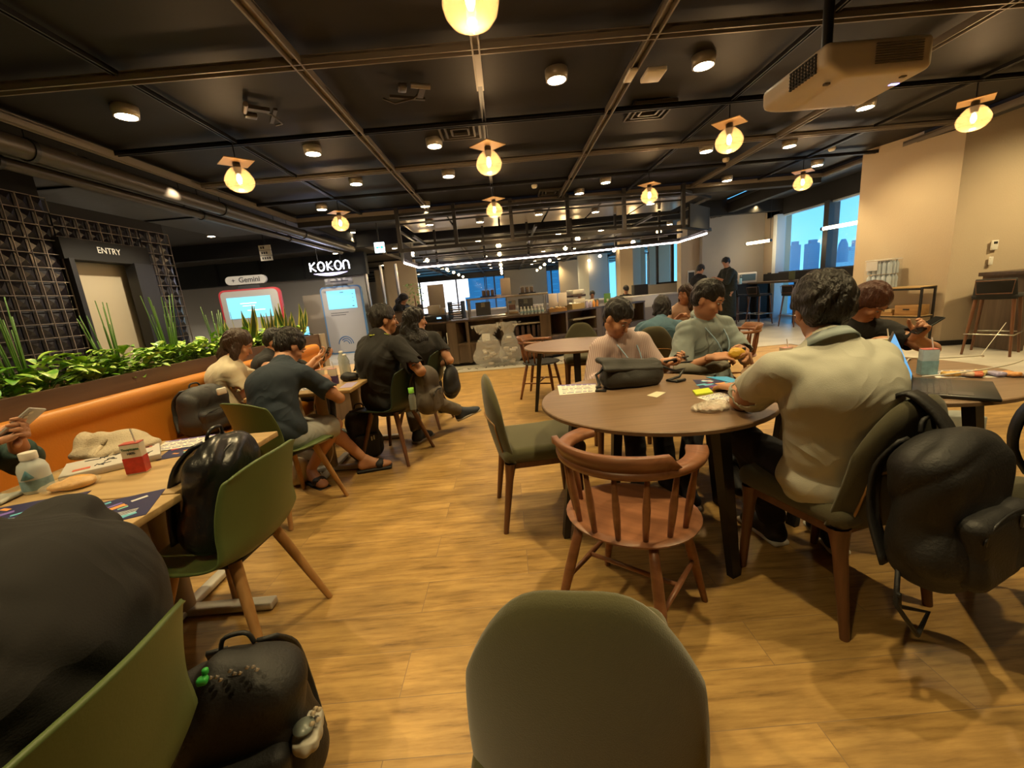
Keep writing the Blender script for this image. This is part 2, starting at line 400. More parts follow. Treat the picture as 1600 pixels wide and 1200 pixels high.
class SDF:
    def __init__(s, res=0.008, k=0.02): s.ops = []; s.res = res; s.k = k; s.disp = None
    def caps(s, a, b, ra, rb=None, k=None, op='+', cut=None):
        a = np.array(a, float); b = np.array(b, float); rb = ra if rb is None else rb
        r = max(ra, rb); s.ops.append(('caps', (a, b, ra, rb, cut), np.minimum(a, b) - r, np.maximum(a, b) + r, s.k if k is None else k, op)); return s
    def ell(s, c, r, R=None, k=None, op='+'):
        c = np.array(c, float); r = np.array(r, float) if not np.isscalar(r) else np.array((r, r, r), float)
        R = np.eye(3) if R is None else np.array(R, float)       # columns = axes
        e = np.sqrt(((R * r[None, :]) ** 2).sum(1))
        s.ops.append(('ell', (c, r, R), c - e, c + e, s.k if k is None else k, op)); return s
    def box(s, c, h, R=None, rnd=0.01, k=None, op='+'):
        c = np.array(c, float); h = np.array(h, float); R = np.eye(3) if R is None else np.array(R, float)
        e = np.abs(R * h[None, :]).sum(1)
        s.ops.append(('box', (c, h, R, rnd), c - e, c + e, s.k if k is None else k, op)); return s
    def econe(s, a, b, ra, rb, R, k=None, op='+', pw=2.4):
        # elliptic cone from a to b; ra/rb = (side radius, depth radius); R columns = side, depth, axis
        a = np.array(a, float); b = np.array(b, float); r = max(max(ra), max(rb))
        s.ops.append(('econe', (a, b, ra, rb, np.array(R, float), pw), np.minimum(a, b) - r, np.maximum(a, b) + r, s.k if k is None else k, op)); return s
    def chain(s, pts, rs, k=None, op='+'):
        for i in range(len(pts) - 1): s.caps(pts[i], pts[i + 1], rs[i], rs[i + 1], k, op)
        return s
    def plane(s, p, n, k=0.004):          # removes everything on the side n points to
        s.ops.append(('plane', (np.array(p, float), np.array(n, float) / np.linalg.norm(n)), None, None, k, '&')); return s
    def polys(s):
        lo = np.min([o[2] for o in s.ops if o[5] == '+'], axis=0) - 4 * s.res - 0.01
        hi = np.max([o[3] for o in s.ops if o[5] == '+'], axis=0) + 4 * s.res + 0.01
        n = np.ceil((hi - lo) / s.res).astype(int) + 1
        ax = [(lo[i] + np.arange(n[i]) * s.res).astype(np.float32) for i in range(3)]
        D = np.full(tuple(n), 0.12, np.float32)
        for kind, a, l, h, k, op in s.ops:
            if l is None: i0, i1 = np.zeros(3, int), n
            else:
                m = 0.03 + k
                i0 = np.clip(((l - m - lo) / s.res).astype(int), 0, n); i1 = np.clip(((h + m - lo) / s.res).astype(int) + 2, 0, n)
            if (i1 <= i0).any(): continue
            sl = tuple(slice(i0[i], i1[i]) for i in range(3))
            X = ax[0][sl[0]][:, None, None]; Y = ax[1][sl[1]][None, :, None]; Z = ax[2][sl[2]][None, None, :]
            if kind == 'caps':
                p, q, ra, rb, cut = a; ba = q - p; L2 = max(float(ba @ ba), 1e-12)
                t = ((X - p[0]) * ba[0] + (Y - p[1]) * ba[1] + (Z - p[2]) * ba[2]) / L2
                h_ = np.clip(t, 0, 1)
                d = np.sqrt((X - p[0] - h_ * ba[0]) ** 2 + (Y - p[1] - h_ * ba[1]) ** 2 + (Z - p[2] - h_ * ba[2]) ** 2) - (ra + (rb - ra) * h_)
                if cut: d = np.maximum(d, (t - 1) * math.sqrt(L2))
            elif kind == 'econe':
                p, q, ra, rb, R, pw = a; ba = q - p; L = float(np.linalg.norm(ba)); u_ = ba / L
                dx, dy, dz = X - p[0], Y - p[1], Z - p[2]
                t = dx * u_[0] + dy * u_[1] + dz * u_[2]; f = np.clip(t / L, 0, 1)
                sx = dx * R[0, 0] + dy * R[1, 0] + dz * R[2, 0]; sy = dx * R[0, 1] + dy * R[1, 1] + dz * R[2, 1]
                rx = ra[0] + (rb[0] - ra[0]) * f; ry = ra[1] + (rb[1] - ra[1]) * f
                qn = (np.abs(sx / rx) ** pw + np.abs(sy / ry) ** pw) ** (1 / pw)
                d = (qn - 1) * np.minimum(rx, ry) * (.75 + .25 * np.minimum(qn, 2))
                d = np.maximum(d, np.maximum(-t, t - L))
            elif kind == 'ell':
                c, r, R = a; dx, dy, dz = X - c[0], Y - c[1], Z - c[2]
                q = [(dx * R[0, i] + dy * R[1, i] + dz * R[2, i]) for i in range(3)]
                k0 = np.sqrt((q[0] / r[0]) ** 2 + (q[1] / r[1]) ** 2 + (q[2] / r[2]) ** 2)
                k1 = np.sqrt((q[0] / r[0] ** 2) ** 2 + (q[1] / r[1] ** 2) ** 2 + (q[2] / r[2] ** 2) ** 2) + 1e-6
                d = k0 * (k0 - 1) / k1
            elif kind == 'box':
                c, hh, R, rnd = a; dx, dy, dz = X - c[0], Y - c[1], Z - c[2]
                q = [np.abs(dx * R[0, i] + dy * R[1, i] + dz * R[2, i]) - (hh[i] - rnd) for i in range(3)]
                d = np.sqrt(np.maximum(q[0], 0) ** 2 + np.maximum(q[1], 0) ** 2 + np.maximum(q[2], 0) ** 2) + np.minimum(np.maximum(q[0], np.maximum(q[1], q[2])), 0) - rnd
            else:
                p, nn = a; d = -((X - p[0]) * nn[0] + (Y - p[1]) * nn[1] + (Z - p[2]) * nn[2]) 
            d = d.astype(np.float32); E = D[sl]
            if op == '+':
                if k > 0: hk = np.maximum(k - np.abs(E - d), 0) / k; D[sl] = np.minimum(E, d) - hk * hk * k * 0.25
                else: D[sl] = np.minimum(E, d)
            else:
                dd = -d
                if op == '&': dd = -d
                if k > 0: hk = np.maximum(k - np.abs(E - dd), 0) / k; D[sl] = np.maximum(E, dd) + hk * hk * k * 0.25
                else: D[sl] = np.maximum(E, dd)
        if s.disp is not None:
            X = ax[0][:, None, None]; Y = ax[1][None, :, None]; Z = ax[2][None, None, :]
            D += s.disp(X, Y, Z).astype(np.float32)
        g = vdb.FloatGrid(0.12); g.copyFromArray(D)
        r = g.convertToQuads(0.0)
        P, Q = (r[0], r[1]) if r[0].shape[1] == 3 and r[0].dtype.kind == 'f' else (r[1], r[0])
        P = P * s.res + lo
        if len(Q):
            c = P[Q]; n_ = np.cross(c[:, 2] - c[:, 0], c[:, 3] - c[:, 1])
            if float((n_ * c.mean(1)).sum()) < 0: Q = Q[:, ::-1]
        return P, Q

def sdf_mesh(name, parts, material, parent=None, origin=(0, 0, 0), tint=None):
    """parts: list of SDF (each at its own resolution) joined as one mesh object"""
    Ps, Qs, n = [], [], 0
    for p in (parts if isinstance(parts, (list, tuple)) else [parts]):
        P, Q = p.polys(); Ps.append(P); Qs.append(Q + n); n += len(P)
    P = np.concatenate(Ps) - np.array(origin)[None, :]; Q = np.concatenate(Qs)
    me = bpy.data.meshes.new(name)
    me.vertices.add(len(P)); me.vertices.foreach_set('co', P.astype(np.float32).ravel())
    me.loops.add(len(Q) * 4); me.loops.foreach_set('vertex_index', Q.astype(np.int32).ravel())
    me.polygons.add(len(Q)); me.polygons.foreach_set('loop_start', np.arange(0, len(Q) * 4, 4, dtype=np.int32))
    me.polygons.foreach_set('use_smooth', np.ones(len(Q), bool))
    me.materials.append(material); me.update(calc_edges=True); me.validate()
    o = bpy.data.objects.new(name, me); COL.objects.link(o)
    if parent is not None: o.parent = parent
    else: o.location = origin
    return o

def folds(amp, ax=(1, 0.3, 0.5), f=38.0, seed=0.0):
    a = Vector(ax).normalized(); g = f / 38.0
    def ridge(t): return 1.0 - 2.0 * np.abs(np.sin(t)) ** 1.0
    def fn(X, Y, Z):
        w = np.sin(X * 9 * g + seed) + np.sin(Y * 11 * g + seed * 2) + np.sin(Z * 8 * g + seed * 3)
        w2 = np.sin(X * 17 * g - Z * 13 * g + seed * 5) + np.sin(Y * 15 * g + Z * 10 * g + seed)
        u = (X * a[0] + Y * a[1] + Z * a[2]) * f * .62 + w * 1.7 + w2 * .5
        v = (X * a[2] - Z * a[0] + Y * 0.6) * f * 0.45 + w * 1.3 + w2 * .8 + seed
        m = .5 + .5 * np.sin(w * 1.4 + w2 + seed)
        return amp * (ridge(u) * m * .9 + ridge(v) * (1 - m) * .8 + .25 * np.sin(v * 2.1 + u))
    return fn

def rotm(yaw=0, pitch=0, roll=0):
    return np.array((Matrix.Rotation(yaw, 3, 'Z') @ Matrix.Rotation(pitch, 3, 'X') @ Matrix.Rotation(roll, 3, 'Y')))
# ------------------------------------------------------------------ the setting
def slab(name, x0, x1, y0, y1, z0, z1, m, parent=None):
    o = MB().box(((x0 + x1) / 2, (y0 + y1) / 2, (z0 + z1) / 2), (abs(x1 - x0), abs(y1 - y0), abs(z1 - z0))).build(name, m, parent)
    return struct(o) if parent is None else o

slab('floor', -2.6, 5.0, -3, 7.3, -0.05, 0, M_FLOOR)
struct(MB().prism([(-12, 7.3), (5, 7.3), (5, -3), (8.2, -3), (8.2, 33), (-12, 33)], -0.05, 0).build('floor_stone', M_TILE))
slab('floor_stone', -12, -2.6, -3, 7.3, -0.05, 0, M_TILE)
slab('ceiling', -3.85, 6.2, -3, 8.4, 3.06, 3.12, M_CEIL)
M_CEIL2 = mat('dark_soffit', (0.028, 0.023, 0.018), 0.6, bump=0.2, bscale=4, var=0.4, vscale=1.2)
slab('ceiling_left', -12, -3.85, -3, 12, 3.3, 3.35, M_CEIL2)
slab('ceiling_right', 6.2, 8.4, -3, 12.9, 3.2, 3.25, M_CEIL2)
slab('ceiling_middle', -3.85, 6.2, 8.4, 12, 3.3, 3.35, M_CEIL2)
M_CEIL3 = mat('far_ceiling', (0.04, 0.032, 0.024), 0.5, var=0.3)
slab('ceiling_far', -12, 8.4, 12, 33, 3.04, 3.1, M_CEIL3)
# metal channels of the near ceiling: every 2.5 m both ways, black rails half way between
tn = [0]
def beam(p, q, w, h, m, z=3.0):
    tn[0] += 1
    p = Vector((p[0], p[1], z)); q = Vector((q[0], q[1], z)); d = q - p
    a = math.atan2(d.y, d.x); mb = MB()
    c = (p + q) / 2
    mb.box(c, (d.length, w, h * 0.4), rz=a)
    off = Vector((-math.sin(a), math.cos(a), 0)) * (w / 2 - 0.006)
    mb.box(c + off - Vector((0, 0, h * 0.45)), (d.length, 0.012, h), rz=a)
    mb.box(c - off - Vector((0, 0, h * 0.45)), (d.length, 0.012, h), rz=a)
    return struct(mb.build('trim_%d' % tn[0], m))
for x in (-1.3, 1.2, 3.7): beam((x, -2.5), (x, 8.4), 0.075, 0.05, M_BEAM)
for x in (-3.8, 6.2): beam((x, -2.5), (x, 8.4), 0.06, 0.06, M_BEAM)
for y in (-1.65, 0.85, 3.35, 5.88, 8.4): beam((-3.8, y), (6.2, y), 0.075, 0.05, M_BEAM, 3.001)
for x in (-2.55, 4.95): beam((x, -2.5), (x, 8.4), 0.04, 0.03, M_BLACK, 3.01)
for x in (-0.05, 2.45): beam((x, -2.5), (x, 8.4), 0.04, 0.03, M_BLACK, 3.01)
for y in (2.1, 4.65, 7.1): beam((-3.8, y), (6.2, y), 0.05, 0.04, M_BLACK, 3.008)
for x in (-0.05,): beam((x, -2.5), (x, 3.9), 0.06, 0.045, M_BEAM, 2.99)
# far ceiling rails
M_FARBEAM = mat('far_ceiling_channel', (0.16, 0.14, 0.12), 0.5)
for x in (-3.8, -1.3, 1.2, 3.7, 6.2): beam((x, 12), (x, 31), 0.09, 0.06, M_FARBEAM, 3.0)
for y in (12.0, 14.5, 17, 19.5, 22, 24.5, 27, 29.5): beam((-10, y), (8, y), 0.07, 0.05, M_BLACK, 3.0)
slab('trim_201', -3.8, 6.2, 8.44, 8.62, 2.86, 3.3, M_BLACKMATT)
slab('trim_202', -3.98, -3.86, -3, 12, 3.0, 3.34, M_BLACKMATT)
slab('trim_203', 6.24, 6.4, -3, 12.6, 2.95, 3.3, M_BLACKMATT)
slab('trim_204', -12, 8, 11.9, 12.1, 2.9, 3.3, M_BLACKMATT)

# service pipes and duct along the left of the ceiling
M_PIPE = mat('dark_pipe', (0.05, 0.040, 0.030), 0.38, 0.2, bump=0.1, bscale=12)
for (x, z, r, nm, lb) in ((-3.98, 2.84, 0.085, 'ceiling_pipe', 'thick dark pipe running along the ceiling beside the metal grid'),
                          (-4.28, 2.78, 0.055, 'ceiling_pipe', 'slim dark pipe under the ceiling, between the thick pipe and the flat duct'),
                          (-4.52, 2.95, 0.04, 'ceiling_pipe', 'thinnest dark pipe under the ceiling, right above the flat duct edge')):
    o = thing(nm, lb, 'pipe', (x, 0, z), 0, 'pipes along the ceiling')
    MB().cyl((0, -1.5, 0), (0, 11.8, 0), r, n=20).build('pipe_run', M_PIPE, o)
    for yy in (1.5, 4.0, 6.5, 9.0):
        mb = MB(); mb.cyl((0, yy - .02, 0), (0, yy + .02, 0), r + .012, n=20); mb.cyl((0, yy, r), (0, yy, 3.3 - z), .006, n=6)
        mb.build('pipe_clamp', M_BLACK, o)
t = thing('air_duct', 'flat dark sheet-metal air duct near the tiled wall ceiling', 'duct', (-5.4, 5, 3.15))
MB().box((0, 0, 0), (1.1, 9, .3), bev=.02).build('duct_body', M_PIPE, t)
for yy in (-3.5, -1.5, .5, 2.5): MB().box((0, yy, 0), (1.14, .04, .34)).build('duct_flange', M_BLACK, t)

# walls
M_TILEBLK = mat('black_glazed_tile', (0.012, 0.009, 0.012), 0.32, 0.0, coat=0.15, bump=0.1, bscale=20)
M_GROUT = mat('pale_brass_grid', (0.26, 0.21, 0.17), 0.4, 0.3)
# left wall of pyramid tiles, x = -5
slab('wall_left', -5.3, -5.06, -2, 5.05, 0, 3.0, M_BLACKMATT)
slab('wall_left_end', -5.3, -5.06, 6.2, 6.72, 0, 2.75, M_BLACKMATT)
slab('wall_left_lintel', -5.3, -5.06, 5.05, 6.2, 2.12, 2.75, M_BLACKMATT)
def tiled(name, y0, y1, z0, z1, s=0.152):
    mb = MB()
    ny = max(1, round((y1 - y0) / s)); nz = max(1, round((z1 - z0) / s)); sy = (y1 - y0) / ny; sz = (z1 - z0) / nz
    for i in range(ny):
        for j in range(nz):
            a, b, c, d = y0 + i * sy, y0 + (i + 1) * sy, z0 + j * sz, z0 + (j + 1) * sz; g = .006
            v = [(-5.045, a + g, c + g), (-5.045, b - g, c + g), (-5.045, b - g, d - g), (-5.045, a + g, d - g), (-5.015, (a + b) / 2, (c + d) / 2)]
            mb.add(v, [(0, 1, 4), (1, 2, 4), (2, 3, 4), (3, 0, 4)])
    o = mb.build(name, M_TILEBLK)
    struct(o)
    g = MB()
    for i in range(ny + 1): g.box((-5.004, y0 + i * sy, (z0 + z1) / 2), (.012, .007, z1 - z0))
    for j in range(nz + 1): g.box((-5.004, (y0 + y1) / 2, z0 + j * sz), (.012, y1 - y0, .007))
    struct(g.build(name + '_grid', M_GROUT))
tiled('wall_left_tiles', -0.5, 5.05, 0.02, 2.76)
tiled('wall_left_end_tiles', 6.2, 6.72, 0.02, 2.6)
tiled('wall_left_lintel_tiles', 5.05, 6.2, 2.36, 2.6)
# entry passage: black lined opening with a beige panel inside
M_PANEL = mat('cream_passage_wall', (0.52, 0.44, 0.30), 0.8)
mb = MB(); mb.box((-5.0, 5.62, 2.23), (.10, 1.2, .24)); struct(mb.build('trim_205', M_BLACKMATT))
struct(MB().box((-5.0, 5.09, 1.06), (.12, .06, 2.12)).build('trim_206', M_BLACK))
struct(MB().box((-5.0, 6.06, 1.06), (.14, .30, 2.12)).build('trim_207', M_BLACK))
struct(MB().box((-5.22, 5.5, 1.06), (.06, 1.1, 2.12)).build('wall_passage', M_PANEL))
st = tag(text_obj('entry_sign', 'ENTRY', .105, facing((-4.942, 5.6, 2.24), (0, 1, 0), (0, 0, 1)), mat('sign_ivory', (.7, .66, .56), .5, emit=(1, .85, .6), estr=.25)),
         'ENTRY lettering in pale capitals above the passage opening', 'sign')

# right pillar wall with two faces, window wall, end wall and far walls
struct(MB().prism([(6.37, 6.05), (9.0, 5.6), (9.0, 7.6), (6.02, 7.3)], 0, 3.2).build('wall_right', M_WALL))
struct(MB().prism([(6.35, 6.03), (9.0, 5.57), (9, 5.62), (6.38, 6.1)], 0, .07).build('baseboard_right', M_BLACKMATT))
struct(MB().prism([(6.35, 6.03), (6.40, 6.05), (6.06, 7.3), (6.0, 7.28)], 0, .07).build('baseboard_right_side', M_BLACKMATT))
slab('wall_window_head', 7.75, 8.1, 7.3, 12.6, 2.78, 3.2, M_BLACKMATT)
slab('wall_window_far', 7.75, 8.1, 12.05, 13.2, 0, 2.95, M_WALL)
M_FRAME = mat('window_frame_white', (.50, .55, .58), .4, .2)
M_FRAMED = mat('window_frame_dark', (.06, .06, .065), .4, .4)
def window(n, x0, y0, x1, y1, z0, z1, splits, fm, glass=True):
    """window in a vertical plane from (x0,y0) to (x1,y1)"""
    t = bpy.data.objects.new('window_%d' % n, None); COL.objects.link(t); t.location = (x0, y0, 0); struct(t)
    d = Vector((x1 - x0, y1 - y0, 0)); L = d.length; a = math.atan2(d.y, d.x); t.rotation_euler = (0, 0, a)
    f = MB(); w = .06
    f.box((L / 2, 0, z0 + w / 2), (L, .12, w)); f.box((L / 2, 0, z1 - w / 2), (L, .12, w))
    for s in [0, 1] + list(splits): f.box((min(max(s * L, w / 2), L - w / 2), 0, (z0 + z1) / 2), (w if s in (0, 1) else w * 1.6, .12, z1 - z0))
    f.build('window_frame', fm, t)
    if glass:
        MB().box((L / 2, 0, (z0 + z1) / 2), (L - .05, .008, z1 - z0 - .05)).build('window_glass', M_THIN, t)
    return t
window(1, 7.85, 12.05, 7.85, 7.45, 0.02, 2.8, (0.385,), M_FRAME)
slab('trim_208', 7.72, 7.98, 10.2, 10.36, 0, 2.8, M_FRAMED)
slab('trim_209', 7.70, 8.0, 7.4, 12.4, 1.12, 1.27, M_FRAMED)
slab('trim_210', 7.6, 7.84, 11.9, 12.06, 0, 2.8, mat('white_reveal', (.62, .68, .72), .6))
M_WALLWINTINT = mat('window_tinted_wall', (0.36, 0.37, 0.37), 0.75)  # bluish window light is put into this wall colour
slab('wall_end', 5.93, 7.75, 12.7, 12.95, 0, 3.2, M_WALLGREY)
slab('wall_end_side', 5.38, 5.93, 12.9, 13.2, 0, 3.0, M_WALL)
window(2, 5.75, 16, 6.7, 16, 1.2, 2.75, (0.62,), M_FRAMED)
slab('wall_far_sill', 5.2, 7.0, 15.9, 16.1, 0, 1.2, M_WALLGREY)
slab('wall_far_right_head', 5.2, 7.6, 15.9, 16.1, 2.75, 3.0, M_BLACKMATT)
slab('wall_far_right', 6.7, 8.2, 15.9, 16.1, 0, 3.0, M_WALL)
slab('wall_far_slot', 6.0, 6.28, 18.9, 19.1, 0, 3, M_WALL)
slab('wall_far_slot_side', 6.48, 7.4, 18.9, 19.1, 0, 3, M_WALL)
window(3, 6.28, 19, 6.48, 19, .9, 2.6, (), M_FRAME)
M_SLOT = mat('lit_slot', (.8, .85, .9), .5, emit=(.85, .95, 1.0), estr=2.2)
struct(MB().prism([(4.67, 17), (5.1, 16.75), (5.55, 17.2), (5.55, 17.6), (4.67, 17.6)], 0, 3.0).build('wall_far_column', M_WALL))
window(4, 5.9, 24, 6.9, 24, .6, 2.9, (.5,), M_FRAME)
struct(MB().prism([(4.1, 23), (4.5, 22.4), (5.6, 22.8), (5.6, 23.4), (4.1, 23.4)], 0, 3.0).build('wall_far_column', M_WALLWINTINT))
slab('wall_far_column', 3.46, 4.7, 26, 26.4, 0, 3, M_WALL)
slab('wall_far_column', .12, 3.1, 30.4, 31.2, 0, 3, M_WALL)
window(5, -6.8, 31, -1.3, 31, .4, 2.75, (.14, .62), M_FRAMED)
window(6, -1.25, 31, .12, 31, .4, 2.75, (.45,), M_FRAMED)
window(7, 3.1, 30.9, 4.4, 30.9, .4, 2.9, (.3,), M_FRAMED)
slab('wall_back', -12, -6.8, 30.9, 31.2, 0, 3.04, M_WALL)
slab('wall_back_head', -6.8, 4.4, 30.9, 31.2, 2.75, 3.04, M_FRAMED)
slab('wall_back_sill', -6.8, 4.4, 30.9, 31.2, 0, .4, M_FRAMED)
slab('wall_back_right', 4.4, 5.9, 30.9, 31.2, 0, 3.04, M_WALL)
slab('wall_right_far', 8.1, 8.3, 13, 16.1, 0, 3.04, M_WALLGREY)
slab('wall_left_far', -12.2, -12, -3, 31, 0, 3.3, M_WALLGREY)
slab('wall_rear', -12, 8.4, -3.2, -3, 0, 3.3, M_WALL)
slab('wall_right_near', 8.2, 8.4, -3, 5.8, 0, 3.3, M_WALL)
# back left lounge wall of pale reflective panels with a black band over it
M_PANELWALL = mat('pale_panel', (.42, .40, .36), .3, .2, bump=.08, bscale=3)
M_BAND = mat('dark_band', (.018, .020, .018), .45)
slab('wall_lounge', -12, -4.6, 14.4, 14.6, 0, 2.62, M_PANELWALL)
slab('wall_lounge_band', -12, -4.4, 14.1, 14.35, 2.35, 3.3, M_BAND)
for i, x in enumerate((-10.6, -9.2, -7.8, -6.4)):
    slab('trim_%d' % (220 + i), x - .03, x + .03, 14.06, 14.1, 2.35, 3.3, M_BLACK)
slab('wall_lounge_end', -4.6, -3.4, 17.0, 17.2, 0, 3, M_WALL)
slab('wall_left_back', -6.2, -4.4, 21, 21.3, 0, 3, M_WALL)
# stone wall end beside the planter
slab('wall_planter_end', -3.2, -2.62, 5.9, 6.05, 0, .96, mat('pale_stone', (.34, .29, .22), .6, bump=.1, bscale=20, var=.1))

# painted lettering in the stone floor just before the counter
mb = MB(); rnd = random.Random(3)
x = -1.3
while x < 3.6:
    w = rnd.uniform(.05, .11); a = rnd.uniform(-.6, .6)
    mb.box((x, 7.62, .002), (.018, .13, .002), rz=a)
    if rnd.random() < .7: mb.box((x + w / 2, 7.62 + rnd.uniform(-.05, .05), .002), (w, .018, .002), rz=rnd.uniform(-.4, .4))
    if rnd.random() < .5: mb.box((x + w, 7.62, .002), (.018, .12, .002), rz=-a)
    x += w + rnd.uniform(.07, .12)
o = struct(mb.build('trim_240', M_BLACKMATT))
slab('trim_241', -2.6, 5.0, 7.28, 7.32, 0, .004, mat('brass_strip', (.45, .36, .2), .35, .8))
slab('trim_242', 4.98, 5.02, -3, 7.3, 0, .004, MATS['brass_strip'])

# ------------------------------------------------------------------ city outside the windows
def bld_mat(name, c, wcol, e):
    m = bpy.data.materials.new(name); m.use_nodes = True; nt = m.node_tree; b = nt.nodes['Principled BSDF']
    tc = nt.nodes.new('ShaderNodeTexCoord'); mp = nt.nodes.new('ShaderNodeMapping'); mp.inputs['Rotation'].default_value = (PI / 2, 0, 0)
    br = nt.nodes.new('ShaderNodeTexBrick'); br.offset = 0
    br.inputs['Scale'].default_value = .45; br.inputs['Mortar Size'].default_value = .12
    br.inputs['Color1'].default_value = wcol + (1,); br.inputs['Color2'].default_value = tuple(v * .7 for v in wcol) + (1,)
    br.inputs['Mortar'].default_value = c + (1,)
    nt.links.new(tc.outputs['Object'], mp.inputs[0]); nt.links.new(mp.outputs[0], br.inputs['Vector'])
    nt.links.new(br.outputs[0], b.inputs['Base Color']); b.inputs['Roughness'].default_value = .8
    return m
MB1 = bld_mat('tower_blue_hazed', (.16, .30, .42), (.11, .23, .34), 0)  # distance haze is mixed into the tower and block colours
MB2 = bld_mat('block_pale_hazed', (.40, .50, .56), (.16, .26, .36), 0)
MB3 = bld_mat('glass_block', (.05, .22, .34), (.10, .40, .55), 0)
def tower(x, y, w, d, h, m, label, steps=1, cyl=False):
    t = thing('tower', label, 'building', (x, y, -60), 0, 'buildings outside the windows')
    if cyl: MB().lathe([(w / 2, 0), (w / 2, h + 58), (w * .42, h + 60), (w * .2, h + 61.3)], n=20).build('tower_body', m, t)
    else:
        MB().box((0, 0, (h + 60) / 2), (w, d, h + 60)).build('tower_body', m, t)
        if steps > 1: MB().box((w * .05, 0, h + 60.4), (w * .6, d * .6, 1.2)).build('roof_block', m, t)
    return t
tower(81.8, 120, 2.6, 1.5, 8.1, MB1, 'slender blue-grey tower at the left edge of the window view', 2)
tower(88.2, 122, 3.2, 1.8, 8.3, MB1, 'broad dark blue tower with flat top in the window view', 2)
tower(89.5, 112, 6.5, 3, 2.3, MB2, 'low pale office block in front of the broad tower')
tower(84.5, 128, 6.0, 3, 2.6, MB1, 'low dark block between the slender and broad towers')
tower(93.9, 118, 2.5, 5, 7.2, MB1, 'round-topped tower right of the window mullion', cyl=True)
tower(98.0, 120, 3.6, 2, 5.4, MB2, 'pale stepped apartment tower near the pillar', 2)
tower(103.4, 124, 3.0, 2, 8.3, MB1, 'dark tower cut off by the beige pillar edge')
tower(-1.0, 46, 5.0, 6, 8, MB3, 'teal glass block close outside the far end windows')
tower(6.6, 44, 4.4, 6, 8, MB3, 'teal glass block outside the far window beside the columns')
tower(-5.5, 140, 14, 8, 1.8, MB1, 'faint low skyline blocks under the bright far window')
tower(7.8, 60, 4, 8, 1.5, MB1, 'small dark block low outside the farthest window')
# ------------------------------------------------------------------ lamps of the room
M_DISC = mat('downlight_disc', (1, .9, .7), .5, emit=(1.0, .80, .50), estr=26)
M_HOUSE = mat('downlight_ring', (.30, .27, .22), .35, .3)
def make_downlight():
    t = thing('downlight', 'x', 'ceiling light', (0, 0, 0), 0, 'round downlights in the dark ceiling')
    m = MB(); m.lathe([(.076, -.049), (.088, -.05), (.095, 0), (.095, .03), (.06, .06)], n=28, caps=False); m.build('housing', M_HOUSE, t)
    MB().lathe([(.0, -.046), (.078, -.048)], n=28).build('lamp_disc', M_DISC, t)
    return t
DL = make_downlight()
dl = [(-3.0, 3.9, 'large bright downlight at the left above the bench, near the outer rail'),
      (-1.98, 5.09, 'downlight right of the leftmost globe pendant'),
      (-.64, 5.18, 'downlight just left of the central globe pendant'),
      (.59, 3.91, 'ribbed downlight between the centre pendant and the access box'),
      (1.81, 3.89, 'large bright downlight left of the projector'),
      (-3.01, 7.71, 'downlight behind the smaller left globe pendant'),
      (-.64, 6.4, 'downlight one row behind the one beside the central pendant'),
      (4.23, 5.15, 'downlight to the right of the projector underside'),
      (4.2, 6.38, 'downlight beyond the projector, right of the near right globe'),
      (2.97, 6.28, 'downlight behind the amber globe pendant left of the projector'),
      (1.87, 7.55, 'small downlight near the far rail, left of the rear globe'),
      (5.52, 7.63, 'downlight over the passage beside the beige pillar'),
      (-1.95, 6.38, 'small downlight between the left globe and the centre row'),
      (-1.3, 8.15, 'small downlight at the far rail above the counter'),
      (4.27, 8.2, 'downlight beyond the rear right globe near the truss'),
      (1.54, 8.2, 'small downlight in front of the counter truss'),
      (-1.95, 2.6, None), (-.64, 2.6, None), (.59, 1.3, None), (1.81, 1.3, None), (3.0, 2.6, None), (-2.2, .7, None), (3.0, 0.1, None), (-.64, -.2, None), (4.2, 3.9, None)]
first = True
for x, y, lb in dl:
    if lb is not None:
        o = DL if first else copy_tree(DL)
        first = False; o.location = (x, y, 3.03); o['label'] = lb
    lamp_spot('downlight_or_fill_lamp', (x, y, 2.90), DOWN_W * 1.3, WARM, 100, .7, .028)
k = 0
for x, y in ((-5.04, 8.84), (-4.99, 5.86), (-4.9, 5.34), (-3.84, 11.6), (-6.2, 7.5), (-6.8, 10.5)):
    o = copy_tree(DL, (x, y, 3.27)); k += 1
    o['label'] = ['small downlight above the way to the sign, beyond the pipes', 'small downlight right above the tiled wall', 'dim downlight nearest along the tiled wall ceiling',
                  'small downlight above the glowing shop sign', 'downlight over the passage left of the tiled wall end', 'downlight above the lounge panel wall'][k - 1]
    if k in (1, 4, 5, 6): lamp_spot('downlight_or_fill_lamp', (x, y, 3.1), DOWN_W * .7, WARM, 130, 1.0, .04)
    if k == 2: lamp_spot('downlight_or_fill_lamp', (-3.5, 4.5, 2.9), DOWN_W * .8, WARM, 130, 1.0, .04)
